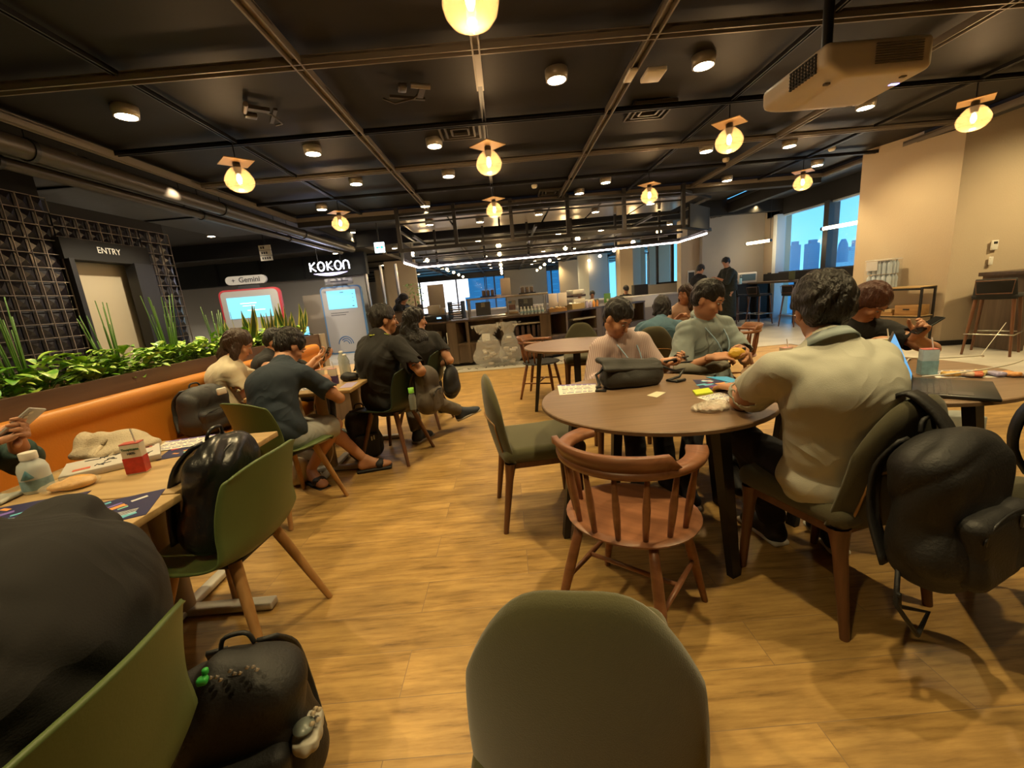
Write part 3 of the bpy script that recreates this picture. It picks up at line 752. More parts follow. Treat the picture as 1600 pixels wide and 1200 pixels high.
# far field downlights
n = 0
for y in (13.3, 15.8, 18.3, 20.8, 23.3, 25.8):
    for x in (-5.0, -3.2, -0.65, 1.8, 3.1, 5.2):
        if x > 5 and y > 15: continue
        o = copy_tree(DL, (x, y, 3.0), group='small downlights in the far hall ceiling')
        o['label'] = 'one of the small warm downlights in the far hall ceiling beyond the truss'
    lamp_spot('downlight_or_fill_lamp', (-2.0, y, 2.85), DOWN_W * 2.2, WARM, 140, 1.0, .1)
    lamp_spot('downlight_or_fill_lamp', (3.2, y, 2.85), DOWN_W * 2.2, WARM, 140, 1.0, .1)
for x in (-1.6, .2, 2.0, 3.6): lamp_spot('downlight_or_fill_lamp', (x, 8.6, 2.95), DOWN_W * 1.3, WARM, 130, 1.0, .04)
for x, y, z in ((-1.5, 9.7, 3.0), (-.4, 9.9, 3.0), (.9, 9.6, 3.0), (2.2, 9.9, 3.0), (3.3, 9.5, 3.0)):
    o = copy_tree(DL, (x, y, z - .03), group='spotlights above the counter'); o['label'] = 'one of the row of spotlights above the serving counter inside the truss'
for x, y in ((6.9, 7.9), (7.0, 11.9)):
    lamp_spot('downlight_or_fill_lamp', (x, y, 3.05), DOWN_W * .8, WARM, 130, 1.0, .04)
for x, y in ((5.6, 4.4), (7.0, 3.6)):
    lamp_spot('downlight_or_fill_lamp', (x, y, 3.05), DOWN_W * 1.2, WARM, 140, 1.0, .06)
# globe pendants
M_GLOBE = mat('amber_glass', (1.0, .74, .42), .06, alpha=.26, emit=(1.0, .58, .24), estr=.22)
M_FIL = mat('filament', (1, .7, .3), .5, emit=(1.0, .70, .34), estr=60)
M_COPPER = mat('copper_plate', (.42, .26, .11), .35, .5)
def make_pendant():
    t = thing('globe_pendant', 'x', 'pendant lamp', (0, 0, 0), 0, 'globe pendants')
    MB().lathe([(.028, .118), (.062, .105), (.098, .07), (.128, .02), (.135, -.015), (.125, -.055), (.098, -.09), (.06, -.11), (.0, -.118)], n=32, caps=False).build('glass_globe', M_GLOBE, t)
    MB().lathe([(.0, .16), (.034, .155), (.036, .10), (.028, .06), (.022, .055)], n=18).build('socket', M_BLACK, t)
    MB().lathe([(.0, .05), (.012, .045), (.022, .01), (.022, -.01), (.012, -.035), (0, -.04)], n=14).build('bulb', M_FIL, t)
    MB().box((0, 0, .165), (.27, .27, .008), rz=PI / 4).build('copper_plate', M_COPPER, t)
    MB().cyl((0, 0, .17), (0, 0, .36), .006, n=8).build('cord', M_BLACK, t)
    return t
GP = make_pendant(); first = True
pl = [(-.04, 2.3, 'amber globe pendant cut off by the top edge above the room middle'),
      (-2.57, 4.6, 'amber globe pendant nearest above the leather bench'), (-.04, 4.75, 'amber globe pendant in the centre of the near ceiling'),
      (2.46, 4.7, 'amber globe pendant just left of the projector'), (4.98, 4.68, 'amber globe pendant near the beige pillar, rightmost of its row'),
      (-2.55, 7.2, 'small globe pendant above the glowing shop sign side'), (-.04, 7.2, 'small globe pendant above the clear rubbish bags'),
      (2.46, 7.12, 'small globe pendant over the middle of the counter truss'), (4.95, 7.15, 'clear globe pendant before the window wall')]
for x, y, lb in pl:
    o = GP if first else copy_tree(GP)
    first = False; o.location = (x, y, 2.64); o['label'] = lb
    lamp_point('pendant_lamp', (x, y, 2.45), BULB_W, (1, .6, .28), .05)
M_FIL2 = mat('far_bulb', (1, .8, .5), .5, emit=(1.0, .72, .36), estr=14)
def make_far_bulb():
    t = thing('bulb_pendant', 'x', 'pendant lamp', (0, 0, 0), 0, 'far pendants')
    MB().lathe([(0, .07), (.05, .05), (.075, 0), (.05, -.05), (0, -.07)], n=12).build('glass_globe', M_FIL2, t)
    MB().cyl((0, 0, .07), (0, 0, .36), .008, n=6).build('cord', M_BLACK, t)
    return t
FB = make_far_bulb(); first = True
for gx, nm in ((-2.5, 'left'), (-.04, 'middle'), (2.2, 'second'), (4.5, 'right')):
    for y in (12.3, 14.7, 17.2, 19.7, 22.2, 24.7, 27.2):
        o = FB if first else copy_tree(FB); first = False
        o.location = (gx, y, 2.66)
        o['group'] = {'left': 'glowing pendants in the left far row', 'middle': 'glowing pendants in the far row behind the tall white sign', 'second': 'glowing pendants of the far row over the drinks shelf', 'right': 'glowing pendants of the far row before the columns'}[nm]
        o['label'] = {'left': 'one of the glowing pendants in the leftmost row of the far hall', 'middle': 'one of the glowing pendants in the tight far row above the white sign', 'second': 'one of the glowing pendants in the far row above the drinks counter', 'right': 'one of the glowing pendants in the far row leading to the columns'}[nm]
        if y in (14.7, 22.2): lamp_point('pendant_lamp', (gx, y, 2.4), 14, (1, .65, .3), .1)
# glowing tube lamps by the window
M_TUBE = mat('tube_glow', (1, .9, .7), .5, emit=(1.0, .78, .48), estr=9)
def tubel(a, b, lb):
    a, b = Vector(a), Vector(b); t = thing('tube_lamp', lb, 'pendant lamp', a, 0, 'hanging tube lamps')
    d = b - a; MB().cyl(d * .04, d * .96, .035, n=16).build('tube', M_TUBE, t)
    m = MB(); m.cyl((0, 0, 0), d * .05, .038, n=16); m.cyl(d * .95, d, .038, n=16); m.build('end_cap', M_BLACK, t)
    m = MB(); m.cyl(d * .95, d * .95 + Vector((0, 0, 3.2 - b.z)), .005, n=6); m.build('cord', M_BLACK, t)
    lamp_point('tube_lamp_light', (a + b) / 2 - Vector((0, 0, .12)), 9, (1, .75, .42), .08)
tubel((6.81, 12.0, 2.1), (7.15, 11.4, 2.1), 'glowing horizontal tube lamp hanging before the far grey wall corner')
tubel((7.02, 9.46, 2.1), (7.23, 8.55, 2.1), 'glowing horizontal tube lamp hanging before the right window')
# LED strip and steel truss over the counter
M_LED = mat('led_strip', (1, .9, .9), .5, emit=(1.0, .80, .78), estr=14)
t = thing('counter_truss', 'black steel truss hanging above the serving counter with a white light strip', 'truss', (1, 9.5, 2.2))
def W(x, y, z): return (x - 1, y - 9.5, z - 2.2)
led = [(-2.23, 10.0), (-2.21, 11.5), (1.13, 11.35), (4.4, 10.7), (4.38, 9.2)]
MB().tube([W(x, y, 2.19) for x, y in led], .016, n=8).build('led_strip', M_LED, t)
fm = MB()
def bar(p, q, w=.05): fm.cyl(W(*p), W(*q), w / 1.5, n=4, smooth=False)
front = [(-1.85, 8.2), (3.45, 8.2)]
ring = [(-2.23, 9.9), (-1.85, 8.2), (.8, 8.05), (3.45, 8.2), (4.4, 9.1), (4.42, 10.7), (1.13, 11.4), (-2.23, 11.55)]
for i in range(len(ring)):
    a, b = ring[i], ring[(i + 1) % len(ring)]
    bar(a + (2.25,), b + (2.25,), .07); bar(a + (2.88,), b + (2.88,), .05)
    if i in (1, 2): bar(a + (2.72,), b + (2.72,), .03)
for x in (-1.85, -.8, .25, 1.3, 2.35, 3.45): bar((x, 8.18, 2.22), (x, 8.18, 3.0), .07)
for x in (-1.6, -.4, .7, 1.8, 2.9, 4.0): bar((x, 10.9, 2.22), (x, 10.9, 3.0), .06)
for x in (-1.6, .7, 2.9): bar((x, 8.2, 2.5), (x, 10.9, 2.5), .05)
bar((-1.85, 9.4, 2.5), (3.6, 9.4, 2.5), .06); bar((-1.9, 10.2, 2.35), (4.2, 10.0, 2.35), .05)
fm.build('steel_frame', M_BLACK, t)
for c_, d_, r_ in (((-2.15, 9.9, 2.42), (.03, 1.5, .34), .05), ((4.32, 9.5, 2.45), (.04, 1.2, .42), -.1), ((3.95, 8.6, 2.45), (1.0, .03, .42), .78)): MB().box(W(*c_), d_, rz=r_).build('end_panel', M_BLACKMATT, t)
m = MB()
for z in (2.3, 2.34): m.tube([W(x, y, z) for x, y in ((-1.9, 10.6), (0.5, 10.8), (3.9, 10.1))], .012, n=6)
m.build('conduit', M_BEAM, t)
M_GOLD = mat('bronze_ceiling_panel', (.34, .25, .13), .28, .55, bump=.12, bscale=4)
for i in range(6): slab('trim_%d' % (250 + i), -2.15 + i * 1.1, -1.1 + i * 1.1, 8.75, 11.2, 3.02, 3.04, M_GOLD)
# projector
M_PROJ = mat('projector_white', (.60, .53, .42), .45)
t = thing('projector', 'big white ceiling projector hanging over the round tables', 'projector', (2.16, 2.85, 2.38))
b = SDF(res=.009, k=.02)
b.box((0, 0, 0), (.30, .295, .088), rnd=.035); b.box((-.12, .1, .085), (.12, .16, .02), rnd=.015); b.box((.14, .1, .088), (.05, .16, .018), rnd=.015)
b.plane((-.19, -.08, -.09), (-.55, 0, -.83), .02); b.plane((0, .27, -.05), (0, .4, -.92), .02)
sdf_mesh('casing', b, M_PROJ, t)
m = MB()
for i in range(9): m.box((-.303, -.22 + i * .026, .01), (.012, .006, .10), rz=0)
for i in range(6): m.box((-.303, -.115, -.034 + i * .018), (.014, .22, .004))
m.build('side_grille', mat('dark_vent', (.03, .026, .02), .6), t)
m = MB()
for i in range(9): m.box((.10, -.298, -.045 + i * .012), (.26, .008, .005))
m.build('front_vent', mat('vent_shadow', (.16, .14, .11), .6), t)
m = MB(); m.cyl((.0, .12, .08), (.0, .12, .62), .03, n=16); m.box((0, .12, .12), (.16, .16, .02)); m.box((0, .12, .60), (.2, .2, .03)); m.build('mount_pole', M_BLACK, t)
m = MB(); m.box((-.22, -.2, -.088), (.03, .02, .012)); m.box((.2, -.22, -.088), (.03, .02, .012)); m.box((.22, .18, -.08), (.03, .02, .012)); m.build('feet', mat('grey_rubber', (.12, .1, .08), .7), t)
MB().box((.24, -.12, -.0885), (.05, .02, .004)).build('blue_indicator', mat('blue_light', (.3, .3, 1), .4, emit=(.35, .35, 1), estr=2.5), t)
# other ceiling fittings
t = thing('access_point', 'white rectangular wireless box on the ceiling rail', 'ceiling device', (1.30, 3.86, 2.96))
m = MB(); m.box((.08, 0, -.02), (.16, .2, .04), bev=.012); m.build('device_body', M_WHITE, t); MB().box((-.11, 0, -.01), (.07, .2, .03), bev=.01).build('side_cover', M_WHITE, t)
for (x, y, lb) in ((1.68, 4.83, 'square black air vent in the ceiling left of the amber globe'), (-.32, 4.94, 'square air vent in the ceiling behind the centre globe'), (1.0, 8.1, 'narrow air vent at the far rail above the truss')):
    t = thing('ceiling_vent', lb, 'vent', (x, y, 3.03))
    m = MB()
    for s in (.42, .3, .18):
        for dx, dy, w, h in ((0, s / 2, s, .02), (0, -s / 2, s, .02), (s / 2, 0, .02, s), (-s / 2, 0, .02, s)): m.box((dx, dy, 0), (w, h, .03))
    m.build('vent_rings', mat('vent_grey', (.075, .065, .05), .4, .4), t)
for (x, y, r, lb) in ((-1.95, 4.0, .6, 'pipework and valves showing above the mesh left of centre'), (-.55, 3.95, 1.9, 'grey cable tray fitting above the ceiling mesh, near the top middle')):
    t = thing('ceiling_fitting', lb, 'ceiling fitting', (x, y, 3.0), r)
    m = MB(); m.box((0, 0, 0), (.16, .05, .03)); m.box((.12, .1, -.0), (.03, .3, .02)); m.box((-.05, .16, .0), (.10, .07, .04), bev=.01)
    m.tube([(0, 0, 0), (.1, .05, -.01), (.2, .2, -.015), (.16, .3, -.0)], .008, n=6); m.build('bracket', M_PIPE, t)
    m = MB(); m.cyl((-.1, -.06, 0), (-.1, .1, 0), .02, n=10); m.build('valve', M_BEAM, t)
for (x, y, lb) in ((3.62, 7.0, 'tiny ceiling detector beyond the amber globe row'), (.67, 7.61, 'small round detector in the ceiling above the counter middle'), (5.2, 6.9, 'small detector by the far right ceiling rail')):
    MBo = MB().lathe([(.05, .03), (.05, 0), (.035, -.02), (0, -.025)], n=16).build('smoke_detector', M_WHITE, None, (x, y, 3.03)); tag(MBo, lb, 'detector')
# exit sign, hanging signs
t = thing('exit_sign', 'small lit square exit sign with a green arrow, hanging left of the truss', 'sign', (-2.36, 8.6, 2.40))
MB().box((0, 0, 0), (.19, .03, .19)).build('light_box', mat('exit_white', (.9, 1, 1), .5, emit=(.75, .97, 1.0), estr=3.5), t)
m = MB(); m.box((-.02, -.017, 0), (.08, .004, .02)); m.box((-.05, -.017, .014), (.05, .004, .012), M=Matrix.Rotation(0, 4, 'Z')); m.box((-.05, -.017, -.014), (.05, .004, .012)); m.box((.05, -.017, 0), (.05, .004, .045))
m.build('arrow', mat('exit_green', (.0, .45, .35), .5, emit=(.05, .7, .5), estr=1.0), t)
MB().cyl((0, 0, .1), (0, 0, .6), .012, n=8).build('hanger', M_BLACK, t)
t = thing('hanging_board', 'white three-row notice board hanging above the kiosks', 'sign', (-5.07, 9.5, 2.61))
for i in range(3):
    br_ = MB().box((0, 0, -.11 + i * .11), (.25, .03, .10)).build('board_row', M_PAPER, t); m = MB()
    for j in range(4 - i): m.box((-.07 + j * .05, -.017, -.11 + i * .11), (.028, .004, .045))
    m.build('characters', M_BLACK, br_)
MB().cyl((0, 0, .16), (0, 0, .65), .01, n=6).build('hanger', M_BLACK, t)

# added spots without fixtures: lounge side, passage, right wall and planter
for x, y, w in ((-4.6, 9.9, 200), (-6.2, 8.2, 200), (-8.5, 12.2, 260), (-5.6, 13.0, 160), (-10.5, 11.6, 220)):
    lamp_spot('downlight_or_fill_lamp', (x, y, 3.15), w, (1.0, .86, .66), 110, .9, .05, rot=(math.radians(38), 0, 0))  # added fill, tilted at the kiosks and the lounge panels
lamp_spot('downlight_or_fill_lamp', (-3.7, 5.5, 2.9), 110, (1, .84, .58), 60, .6, .04, rot=(0, math.radians(50), 0))  # added spot to lift the cream passage wall
lamp_spot('downlight_or_fill_lamp', (7.1, 4.3, 3.1), 150, WARM, 110, .9, .05, rot=(math.radians(28), 0, 0))  # added wash over the right wall
lamp_spot('downlight_or_fill_lamp', (4.9, 6.3, 2.9), 80, WARM, 100, .9, .05, rot=(0, math.radians(-35), 0))
for y in (2.2, 4.0, 5.4): lamp_spot('downlight_or_fill_lamp', (-3.35, y, 2.9), 48, (1, .86, .60), 90, .9, .04)  # added row to brighten the plants
# ------------------------------------------------------------------ furniture
def smooth01(t): t = max(0, min(1, t)); return t * t * (3 - 2 * t)
def interp(pts, t):
    """catmull-rom through pts at t in 0..1"""
    n = len(pts) - 1; x = t * n; i = min(int(x), n - 1); f = x - i
    p = [np.array(pts[max(0, min(n, j))], float) for j in (i - 1, i, i + 1, i + 2)]
    return .5 * ((2 * p[1]) + (-p[0] + p[2]) * f + (2 * p[0] - 5 * p[1] + 4 * p[2] - p[3]) * f * f + (-p[0] + 3 * p[1] - 3 * p[2] + p[3]) * f ** 3)

def make_shell_chair(label, m_shell=None, m_leg=None):
    m_shell = m_shell or M_SHELL; m_leg = m_leg or M_LEGWOOD
    t = thing('shell_chair', label, 'chair')
    # profile: y, z, half width, side curl, side wrap forward
    prof = [(.225, .425, .19, .000, 0), (.20, .442, .205, .006, 0), (.10, .440, .225, .014, 0), (0, .430, .232, .024, 0), (-.10, .426, .232, .034, .0),
            (-.175, .445, .228, .035, .02), (-.215, .50, .222, .02, .05), (-.235, .57, .218, .0, .07), (-.252, .64, .215, 0, .075), (-.268, .71, .208, 0, .07), (-.282, .765, .198, 0, .062), (-.29, .80, .185, 0, .055)]
    P = []
    for i in range(41):
        y, z, hw, curl, wrap = interp(prof, i / 40); row = []
        v = i / 40
        for j in range(25):
            u = -1 + 2 * j / 24
            top = -.022 * abs(u) ** 3 * smooth01((v - .86) / .14) * 1.6
            fr = -.03 * abs(u) ** 3 * smooth01((.1 - v) / .1)
            row.append((hw * u, y + wrap * abs(u) ** 2.2 + fr, z + curl * abs(u) ** 2.4 + top))
        P.append(row)
    MB().grid(P, .009).build('seat_shell', m_shell, t)
    m = MB(); m.box((0, .0, .408), (.26, .26, .016), bev=.004); m.build('under_frame', M_BLACK, t)
    for sx in (-1, 1):
        for (y0, y1) in ((.11, .215), (-.12, -.235)):
            MB().cyl((sx * .115, y0, .418), (sx * .215, y1, 0), .022, .013, n=18).build('leg', m_leg, t)
    return t

def make_padded_chair(label, fab=None):
    fab = fab or M_OLIVE
    t = thing('padded_chair', label, 'chair')
    # seat cushion
    s = SDF(res=.009, k=.02)
    s.box((0, .01, .435), (.235, .225, .042), rnd=.038); s.box((0, .15, .437), (.225, .09, .04), rnd=.038)
    sdf_mesh('seat', s, fab, t)
    P, T = [], []
    n = 31
    for i in range(n):
        v = i / (n - 1); row, tr = [], []
        for j in range(27):
            u = math.sin((-1 + 2 * j / 26) * PI / 2)
            zt = .85 - .17 * abs(u) ** 3.4 - .012 * abs(u) ** 2
            z = .40 + v * (zt - .40); q = (z - .40) / .45
            hw = .232 - .050 * q ** 1.5
            row.append((hw * u, -.205 - .055 * q - .02 * math.sin(q * PI) + .055 * abs(u) ** 2, z))
            tr.append(.046 * (max(0.03, 1 - abs(u) ** 6)) ** .5 * (max(.04, 1 - max(0, (v - .82) / .18) ** 3)) ** .5)
        P.append(row); T.append(tr)
    MB().grid(P, np.array(T)).build('backrest', fab, t)
    # wood-edged outer panel on the lower back
    row1 = []
    for a in np.linspace(0, 1, 30):
        if a < .35: k = a / .35; u, z = -1, .41 + .20 * k
        elif a < .65: k = (a - .35) / .3; u = -1 + 2 * k; z = .61 + .018 * math.sin(PI * k)
        else: k = (a - .65) / .35; u, z = 1, .61 - .20 * k
        u *= .80; v = (z - .40) / .44; hw = .232 - .055 * v ** 1.5
        row1.append((hw * u, -.205 - .055 * v - .02 * math.sin(v * PI) + .055 * abs(u) ** 2 - .026, z))
    MB().tube(row1, .0045, n=6).build('wood_trim', M_LEGWOOD, t)
    m = MB()
    m.box((0, .19, .385), (.40, .03, .035)); m.box((0, -.17, .385), (.40, .03, .035)); m.box((.2, .01, .385), (.03, .36, .035)); m.box((-.2, .01, .385), (.03, .36, .035))
    m.build('seat_rail', M_BROWNLEG, t)
    for sx in (-1, 1):
        for (y0, y1) in ((.185, .205), (-.175, -.235)):
            P = []
            for q in range(9):
                f = q / 8; w = .030 - .012 * f; w += .012 * max(0, 1 - f * 5)
                c = Vector((sx * (.20 + .012 * f), y0 + (y1 - y0) * f, .40 - .40 * f))
                P.append([c + Vector((math.cos(a) * w * (1 if abs(math.cos(a)) < .8 else .95), math.sin(a) * w * .8, 0)) for a in np.linspace(0, 2 * PI, 13)])
            mm = MB(); mm.grid([[tuple(p) for p in r] for r in P], 0); mm.add([tuple(p) for p in P[-1][:-1]], [tuple(range(12))]); mm.build('leg', M_BROWNLEG, t)
    return t

def make_windsor(label, wood=None, seatm=None):
    wood = wood or M_WINDSOR; seatm = seatm or wood
    t = thing('spindle_armchair', label, 'chair')
    # dished seat
    P, T = [], []
    for i in range(15):
        r = i / 14; row = []
        for j in range(41):
            a = 2 * PI * j / 40
            R = .235 * r * (1 + .05 * math.cos(2 * a)) * (1.0 + (.06 if math.sin(a) > 0 else 0) * math.sin(a))
            z = .447 - .014 * (1 - r ** 3)
            if r > .9: z -= .012 * ((r - .9) / .1) ** 2
            row.append((R * math.cos(a), R * math.sin(a), z))
        P.append(row)
    P2 = [[(p[0] * .985, p[1] * .985, .447 - .020 - (.014 * min(1, (1 - k / 14) * 3))) for p in row] for k, row in enumerate(P)]
    m = MB(); m.grid(P, 0); m.grid(P2[::-1], 0); m.grid([P[-1], P2[-1]][::-1], 0); m.build('seat', seatm, t)
    # bow: flat arm rail swept round the back (faces +Y), arms open forward
    def arc(a, r, z): return (r * math.cos(a), r * math.sin(a) + .0, z)
    a0, a1 = math.radians(180 - 22), math.radians(360 + 22)
    secs = []
    for i in range(49):
        f = i / 48; a = a0 + (a1 - a0) * f; e = abs(f - .5) * 2
        ro, ri, z = .262 + .0 * e, .262 - (.048 + .022 * smooth01((e - .55) / .45)), .695
        th = .013
        secs.append([arc(a, ri, z - th), arc(a, ro, z - th), arc(a, ro + .004, z), arc(a, ro, z + th), arc(a, ri, z + th), arc(a, ri - .003, z), arc(a, ri, z - th)])
    m = MB(); m.grid(secs, 0)
    for s_ in (secs[0], secs[-1]): m.add(s_[:-1], [tuple(range(6))])
    for f_ in m.f: pass
    m.build('arm_rail', wood, t)
    secs = []
    b0, b1 = math.radians(270 - 58), math.radians(270 + 58)
    for i in range(33):
        f = i / 32; a = b0 + (b1 - b0) * f; e = abs(f - .5) * 2
        h = .055 * (1 - smooth01((e - .86) / .14) * .75)
        r = .249
        secs.append([arc(a, r - .013, .706), arc(a, r + .013, .706), arc(a, r + .030, .706 + h), arc(a, r + .010, .708 + h), arc(a, r - .013, .706)])
    m = MB(); m.grid(secs, 0)
    for s_ in (secs[0], secs[-1]): m.add(s_[:-1], [(0, 1, 2, 3)])
    m.build('crest_rail', wood, t)
    for q in range(8):
        a = math.radians(180 + 4 + q * (172 / 7))
        p, e = Vector(arc(a, .205, .44)), Vector(arc(a, .240, .69)); mid = (p + e) / 2
        MB().tube([p, p.lerp(e, .3), mid, e.lerp(p, .25), e], [.009, .0125, .0135, .010, .008], n=10).build('spindle', wood, t)
    L = []
    for sx in (-1, 1):
        for sy in (-1, 1):
            a, b = Vector((sx * .135, sy * .135, .432)), Vector((sx * .215, sy * .215 - .01, 0)); L.append((a, b))
            MB().tube([a, a.lerp(b, .25), a.lerp(b, .5), a.lerp(b, .8), b], [.016, .019, .0195, .015, .012], n=14).build('leg', wood, t)
    m = MB(); k = .55
    l0, l1, r0, r1 = [a.lerp(b, k) for a, b in L]
    m.tube([l0, (l0 + l1) / 2, l1], [.008, .011, .008], n=8); m.tube([r0, (r0 + r1) / 2, r1], [.008, .011, .008], n=8)
    m.tube([(l0 + l1) / 2, (r0 + r1) / 2], .009, n=8)
    m.build('stretcher', wood, t)
    return t

def make_stool(label, h=.74, m_leg=None):
    m_leg = m_leg or M_BROWNLEG
    t = thing('bar_stool', label, 'bar stool')
    MB().box((0, 0, h), (.40, .38, .05), bev=.02).build('seat', M_BLACKMATT, t)
    P = [[((-.19 + .02 * v) * -1 * u * -1, -.19 - .04 * v + .03 * u * u, h - .03 + .25 * v) for u in np.linspace(-1, 1, 13)] for v in np.linspace(0, 1, 7)]
    MB().grid(P, .025).build('backrest', M_BLACKMATT, t)
    pts = [(-.15, -.232, h + .04), (-.165, -.255, h + .20), (.165, -.255, h + .20), (.15, -.232, h + .04)]
    MB().tube(pts, .007, n=6, closed=True).build('back_trim', m_leg, t)
    for sx in (-1, 1):
        for sy in (-1, 1):
            MB().cyl((sx * .16, sy * .15, h - .02), (sx * .21, sy * .21, 0), .020, .013, n=12).build('leg', m_leg, t)
    z = .27; k = .185 + .03
    MB().tube([(-k, -k + .01, z), (k, -k + .01, z), (k, k - .01, z), (-k, k - .01, z)], .008, n=6, closed=True).build('footrest', M_SILVER if h > .7 else m_leg, t)
    return t

# --- chairs in the room
SH = make_shell_chair('green shell chair nearest the camera at lower left, under the dark-sweater person')
SH.location = (-.885, .505, 0); SH.rotation_euler = (0, 0, math.radians(90))
CH = 'chairs of the room'
s1 = copy_tree(SH, (-1.16, 1.47, 0), math.radians(86), 'green shell chair holding a glossy black backpack, beside the light oak tables')
s2 = copy_tree(SH, (-1.50, 2.60, 0), math.radians(-25), 'green shell chair under the man in the navy T-shirt')
SD = make_shell_chair('dark green shell chair of the man with the yellow lanyard', M_SHELLD, M_BROWNLEG)
SD.location = (-1.04, 3.42, 0); SD.rotation_euler = (0, 0, math.radians(72))
s4 = copy_tree(SD, (-.95, 4.30, 0), math.radians(78), 'dark green shell chair of the long-haired woman, with a black tote on it')
for o in (SH, s1, s2, SD, s4): o['group'] = 'green shell chairs along the bench tables'
PC = make_padded_chair('olive padded chair empty at the left of the near round table')
PC.location = (.11, 2.30, 0); PC.rotation_euler = (0, 0, math.radians(-84))
p2 = copy_tree(PC, (.095, .715, 0), math.radians(-9), 'olive padded chair back rising at the bottom middle of the picture')
p2.scale = (.87, .90, 1.03)
[bpy.data.objects.remove(c) for c in list(p2.children) if c.name.startswith('wood_trim')]
PD = make_padded_chair('dark olive padded chair under the man in the pale T-shirt', M_OLIVED)
PD.location = (1.22, 1.50, 0); PD.rotation_euler = (0, 0, math.radians(16))
p4 = copy_tree(PD, (.92, 5.15, 0), math.radians(175), 'dark olive padded chair on the far side of the far round table')
p5 = copy_tree(PD, (1.46, 4.37, 0), math.radians(10), 'dark olive padded chair back between the pink and grey-green shirted men')
p5.rotation_euler = (0, 0, math.radians(-4))
p6 = copy_tree(PD, (1.80, 1.12, 0), math.radians(60), 'dark padded chair at the right edge, loaded with a second black backpack')
p7 = copy_tree(PD, (.83, 2.98, 0), math.radians(172), 'dark padded chair of the man in the pink striped shirt')
p8 = copy_tree(PD, (1.46, 2.98, 0), math.radians(185), 'dark padded chair of the man in the grey-green shirt')
p9 = copy_tree(PD, (2.35, 2.85, 0), math.radians(150), 'dark padded chair of the red-brown haired person with a phone')
p11 = copy_tree(PD, (2.36, 5.78, 0), math.radians(170), 'dark padded chair of the woman facing the denim shirt')
for o in (PC, p2, PD, p4, p5, p6, p7, p8, p9, p11): o['group'] = 'padded chairs of the round tables'
WC = make_windsor('reddish wooden spindle armchair, empty in front of the near round table')
WC.location = (.405, 1.43, 0); WC.rotation_euler = (0, 0, math.radians(-40))
w2 = make_windsor('brown spindle armchair with a dark seat at the left of the far round table', M_WINDSOR, M_BLACKMATT)
w2.location = (.38, 5.12, 0); w2.rotation_euler = (0, 0, math.radians(-110))
w3 = copy_tree(WC, (2.42, 4.45, 0), math.radians(75), 'reddish spindle armchair behind the grey-green shirt, only its back showing')
for o in (WC, w2, w3): o['group'] = 'spindle armchairs'
ST = make_stool('bar stool nearest the pillar edge at the window counter')
ST.location = (6.95, 8.95, 0); ST.rotation_euler = (0, 0, math.radians(-80))
stl = [(6.72, 9.75, 'bar stool in the middle of the window counter row, seen side-on'), (6.50, 10.75, 'bar stool second from the far end of the window counter'),
       (6.28, 11.35, 'bar stool at the far end of the window counter'), (6.95, 8.25, 'bar stool hidden behind the foreground man head at the window counter')]
for x, y, lb in stl[:3]: copy_tree(ST, (x, y, 0), math.radians(-78), lb, 'bar stools at the window counter')
ST['group'] = 'bar stools at the window counter'
sb = copy_tree(ST, (6.24, 5.28, 0), math.radians(-60), 'tall wooden bar stool by the right pillar, tucked at the dark counter end')
del sb['group']

# --- round tables
def make_round(label, r, z=.72, legs=(183, 100, 22, -65)):
    t = thing('round_table', label, 'table')
    m = MB(); m.lathe([(0, z), (r - .004, z), (r, z - .004), (r, z - .018), (r - .03, z - .028), (0, z - .028)], n=72, smooth=False); m.build('tabletop', M_WALNUT, t)
    for a in legs:
        a = math.radians(a); d = Vector((math.cos(a), math.sin(a), 0)); q = Vector((-d.y, d.x, 0))
        top, bot = d * (r * .70) + Vector((0, 0, z - .028)), d * (r * .86)
        vs = []
        for c, w, th in ((top, .034, .024), (bot, .024, .016)):
            for i, j in ((-1, -1), (1, -1), (1, 1), (-1, 1)): vs.append(c + q * (w * i) + d * (th * j))
        MB().add(vs, [(3, 2, 1, 0), (4, 5, 6, 7), (0, 1, 5, 4), (1, 2, 6, 5), (2, 3, 7, 6), (3, 0, 4, 7)]).build('leg', M_BLACK, t)
    m = MB(); L = r * 1.3; m.box((0, 0, z - .045), (L, .05, .03), rz=math.radians(legs[0])); m.box((0, 0, z - .045), (L, .05, .03), rz=math.radians(legs[1])); m.build('under_frame', M_BLACK, t)
    return t
RT = make_round('near round walnut-topped table with black legs and scattered papers', .55); RT.location = (.69, 2.01, 0)
r2 = make_round('right round table with the open laptop, cartons and snacks', .57, legs=(200, 110, 20, -70)); r2.location = (1.83, 2.08, 0)
r3 = make_round('far round table, empty, in front of the counter', .55, legs=(170, 80, -10, -100)); r3.location = (.71, 4.33, 0)
r4 = make_round('round table between the denim shirt and the woman facing it', .5); r4.location = (1.95, 5.12, 0)
for o in (RT, r2, r3, r4): o['group'] = 'round dark tables'

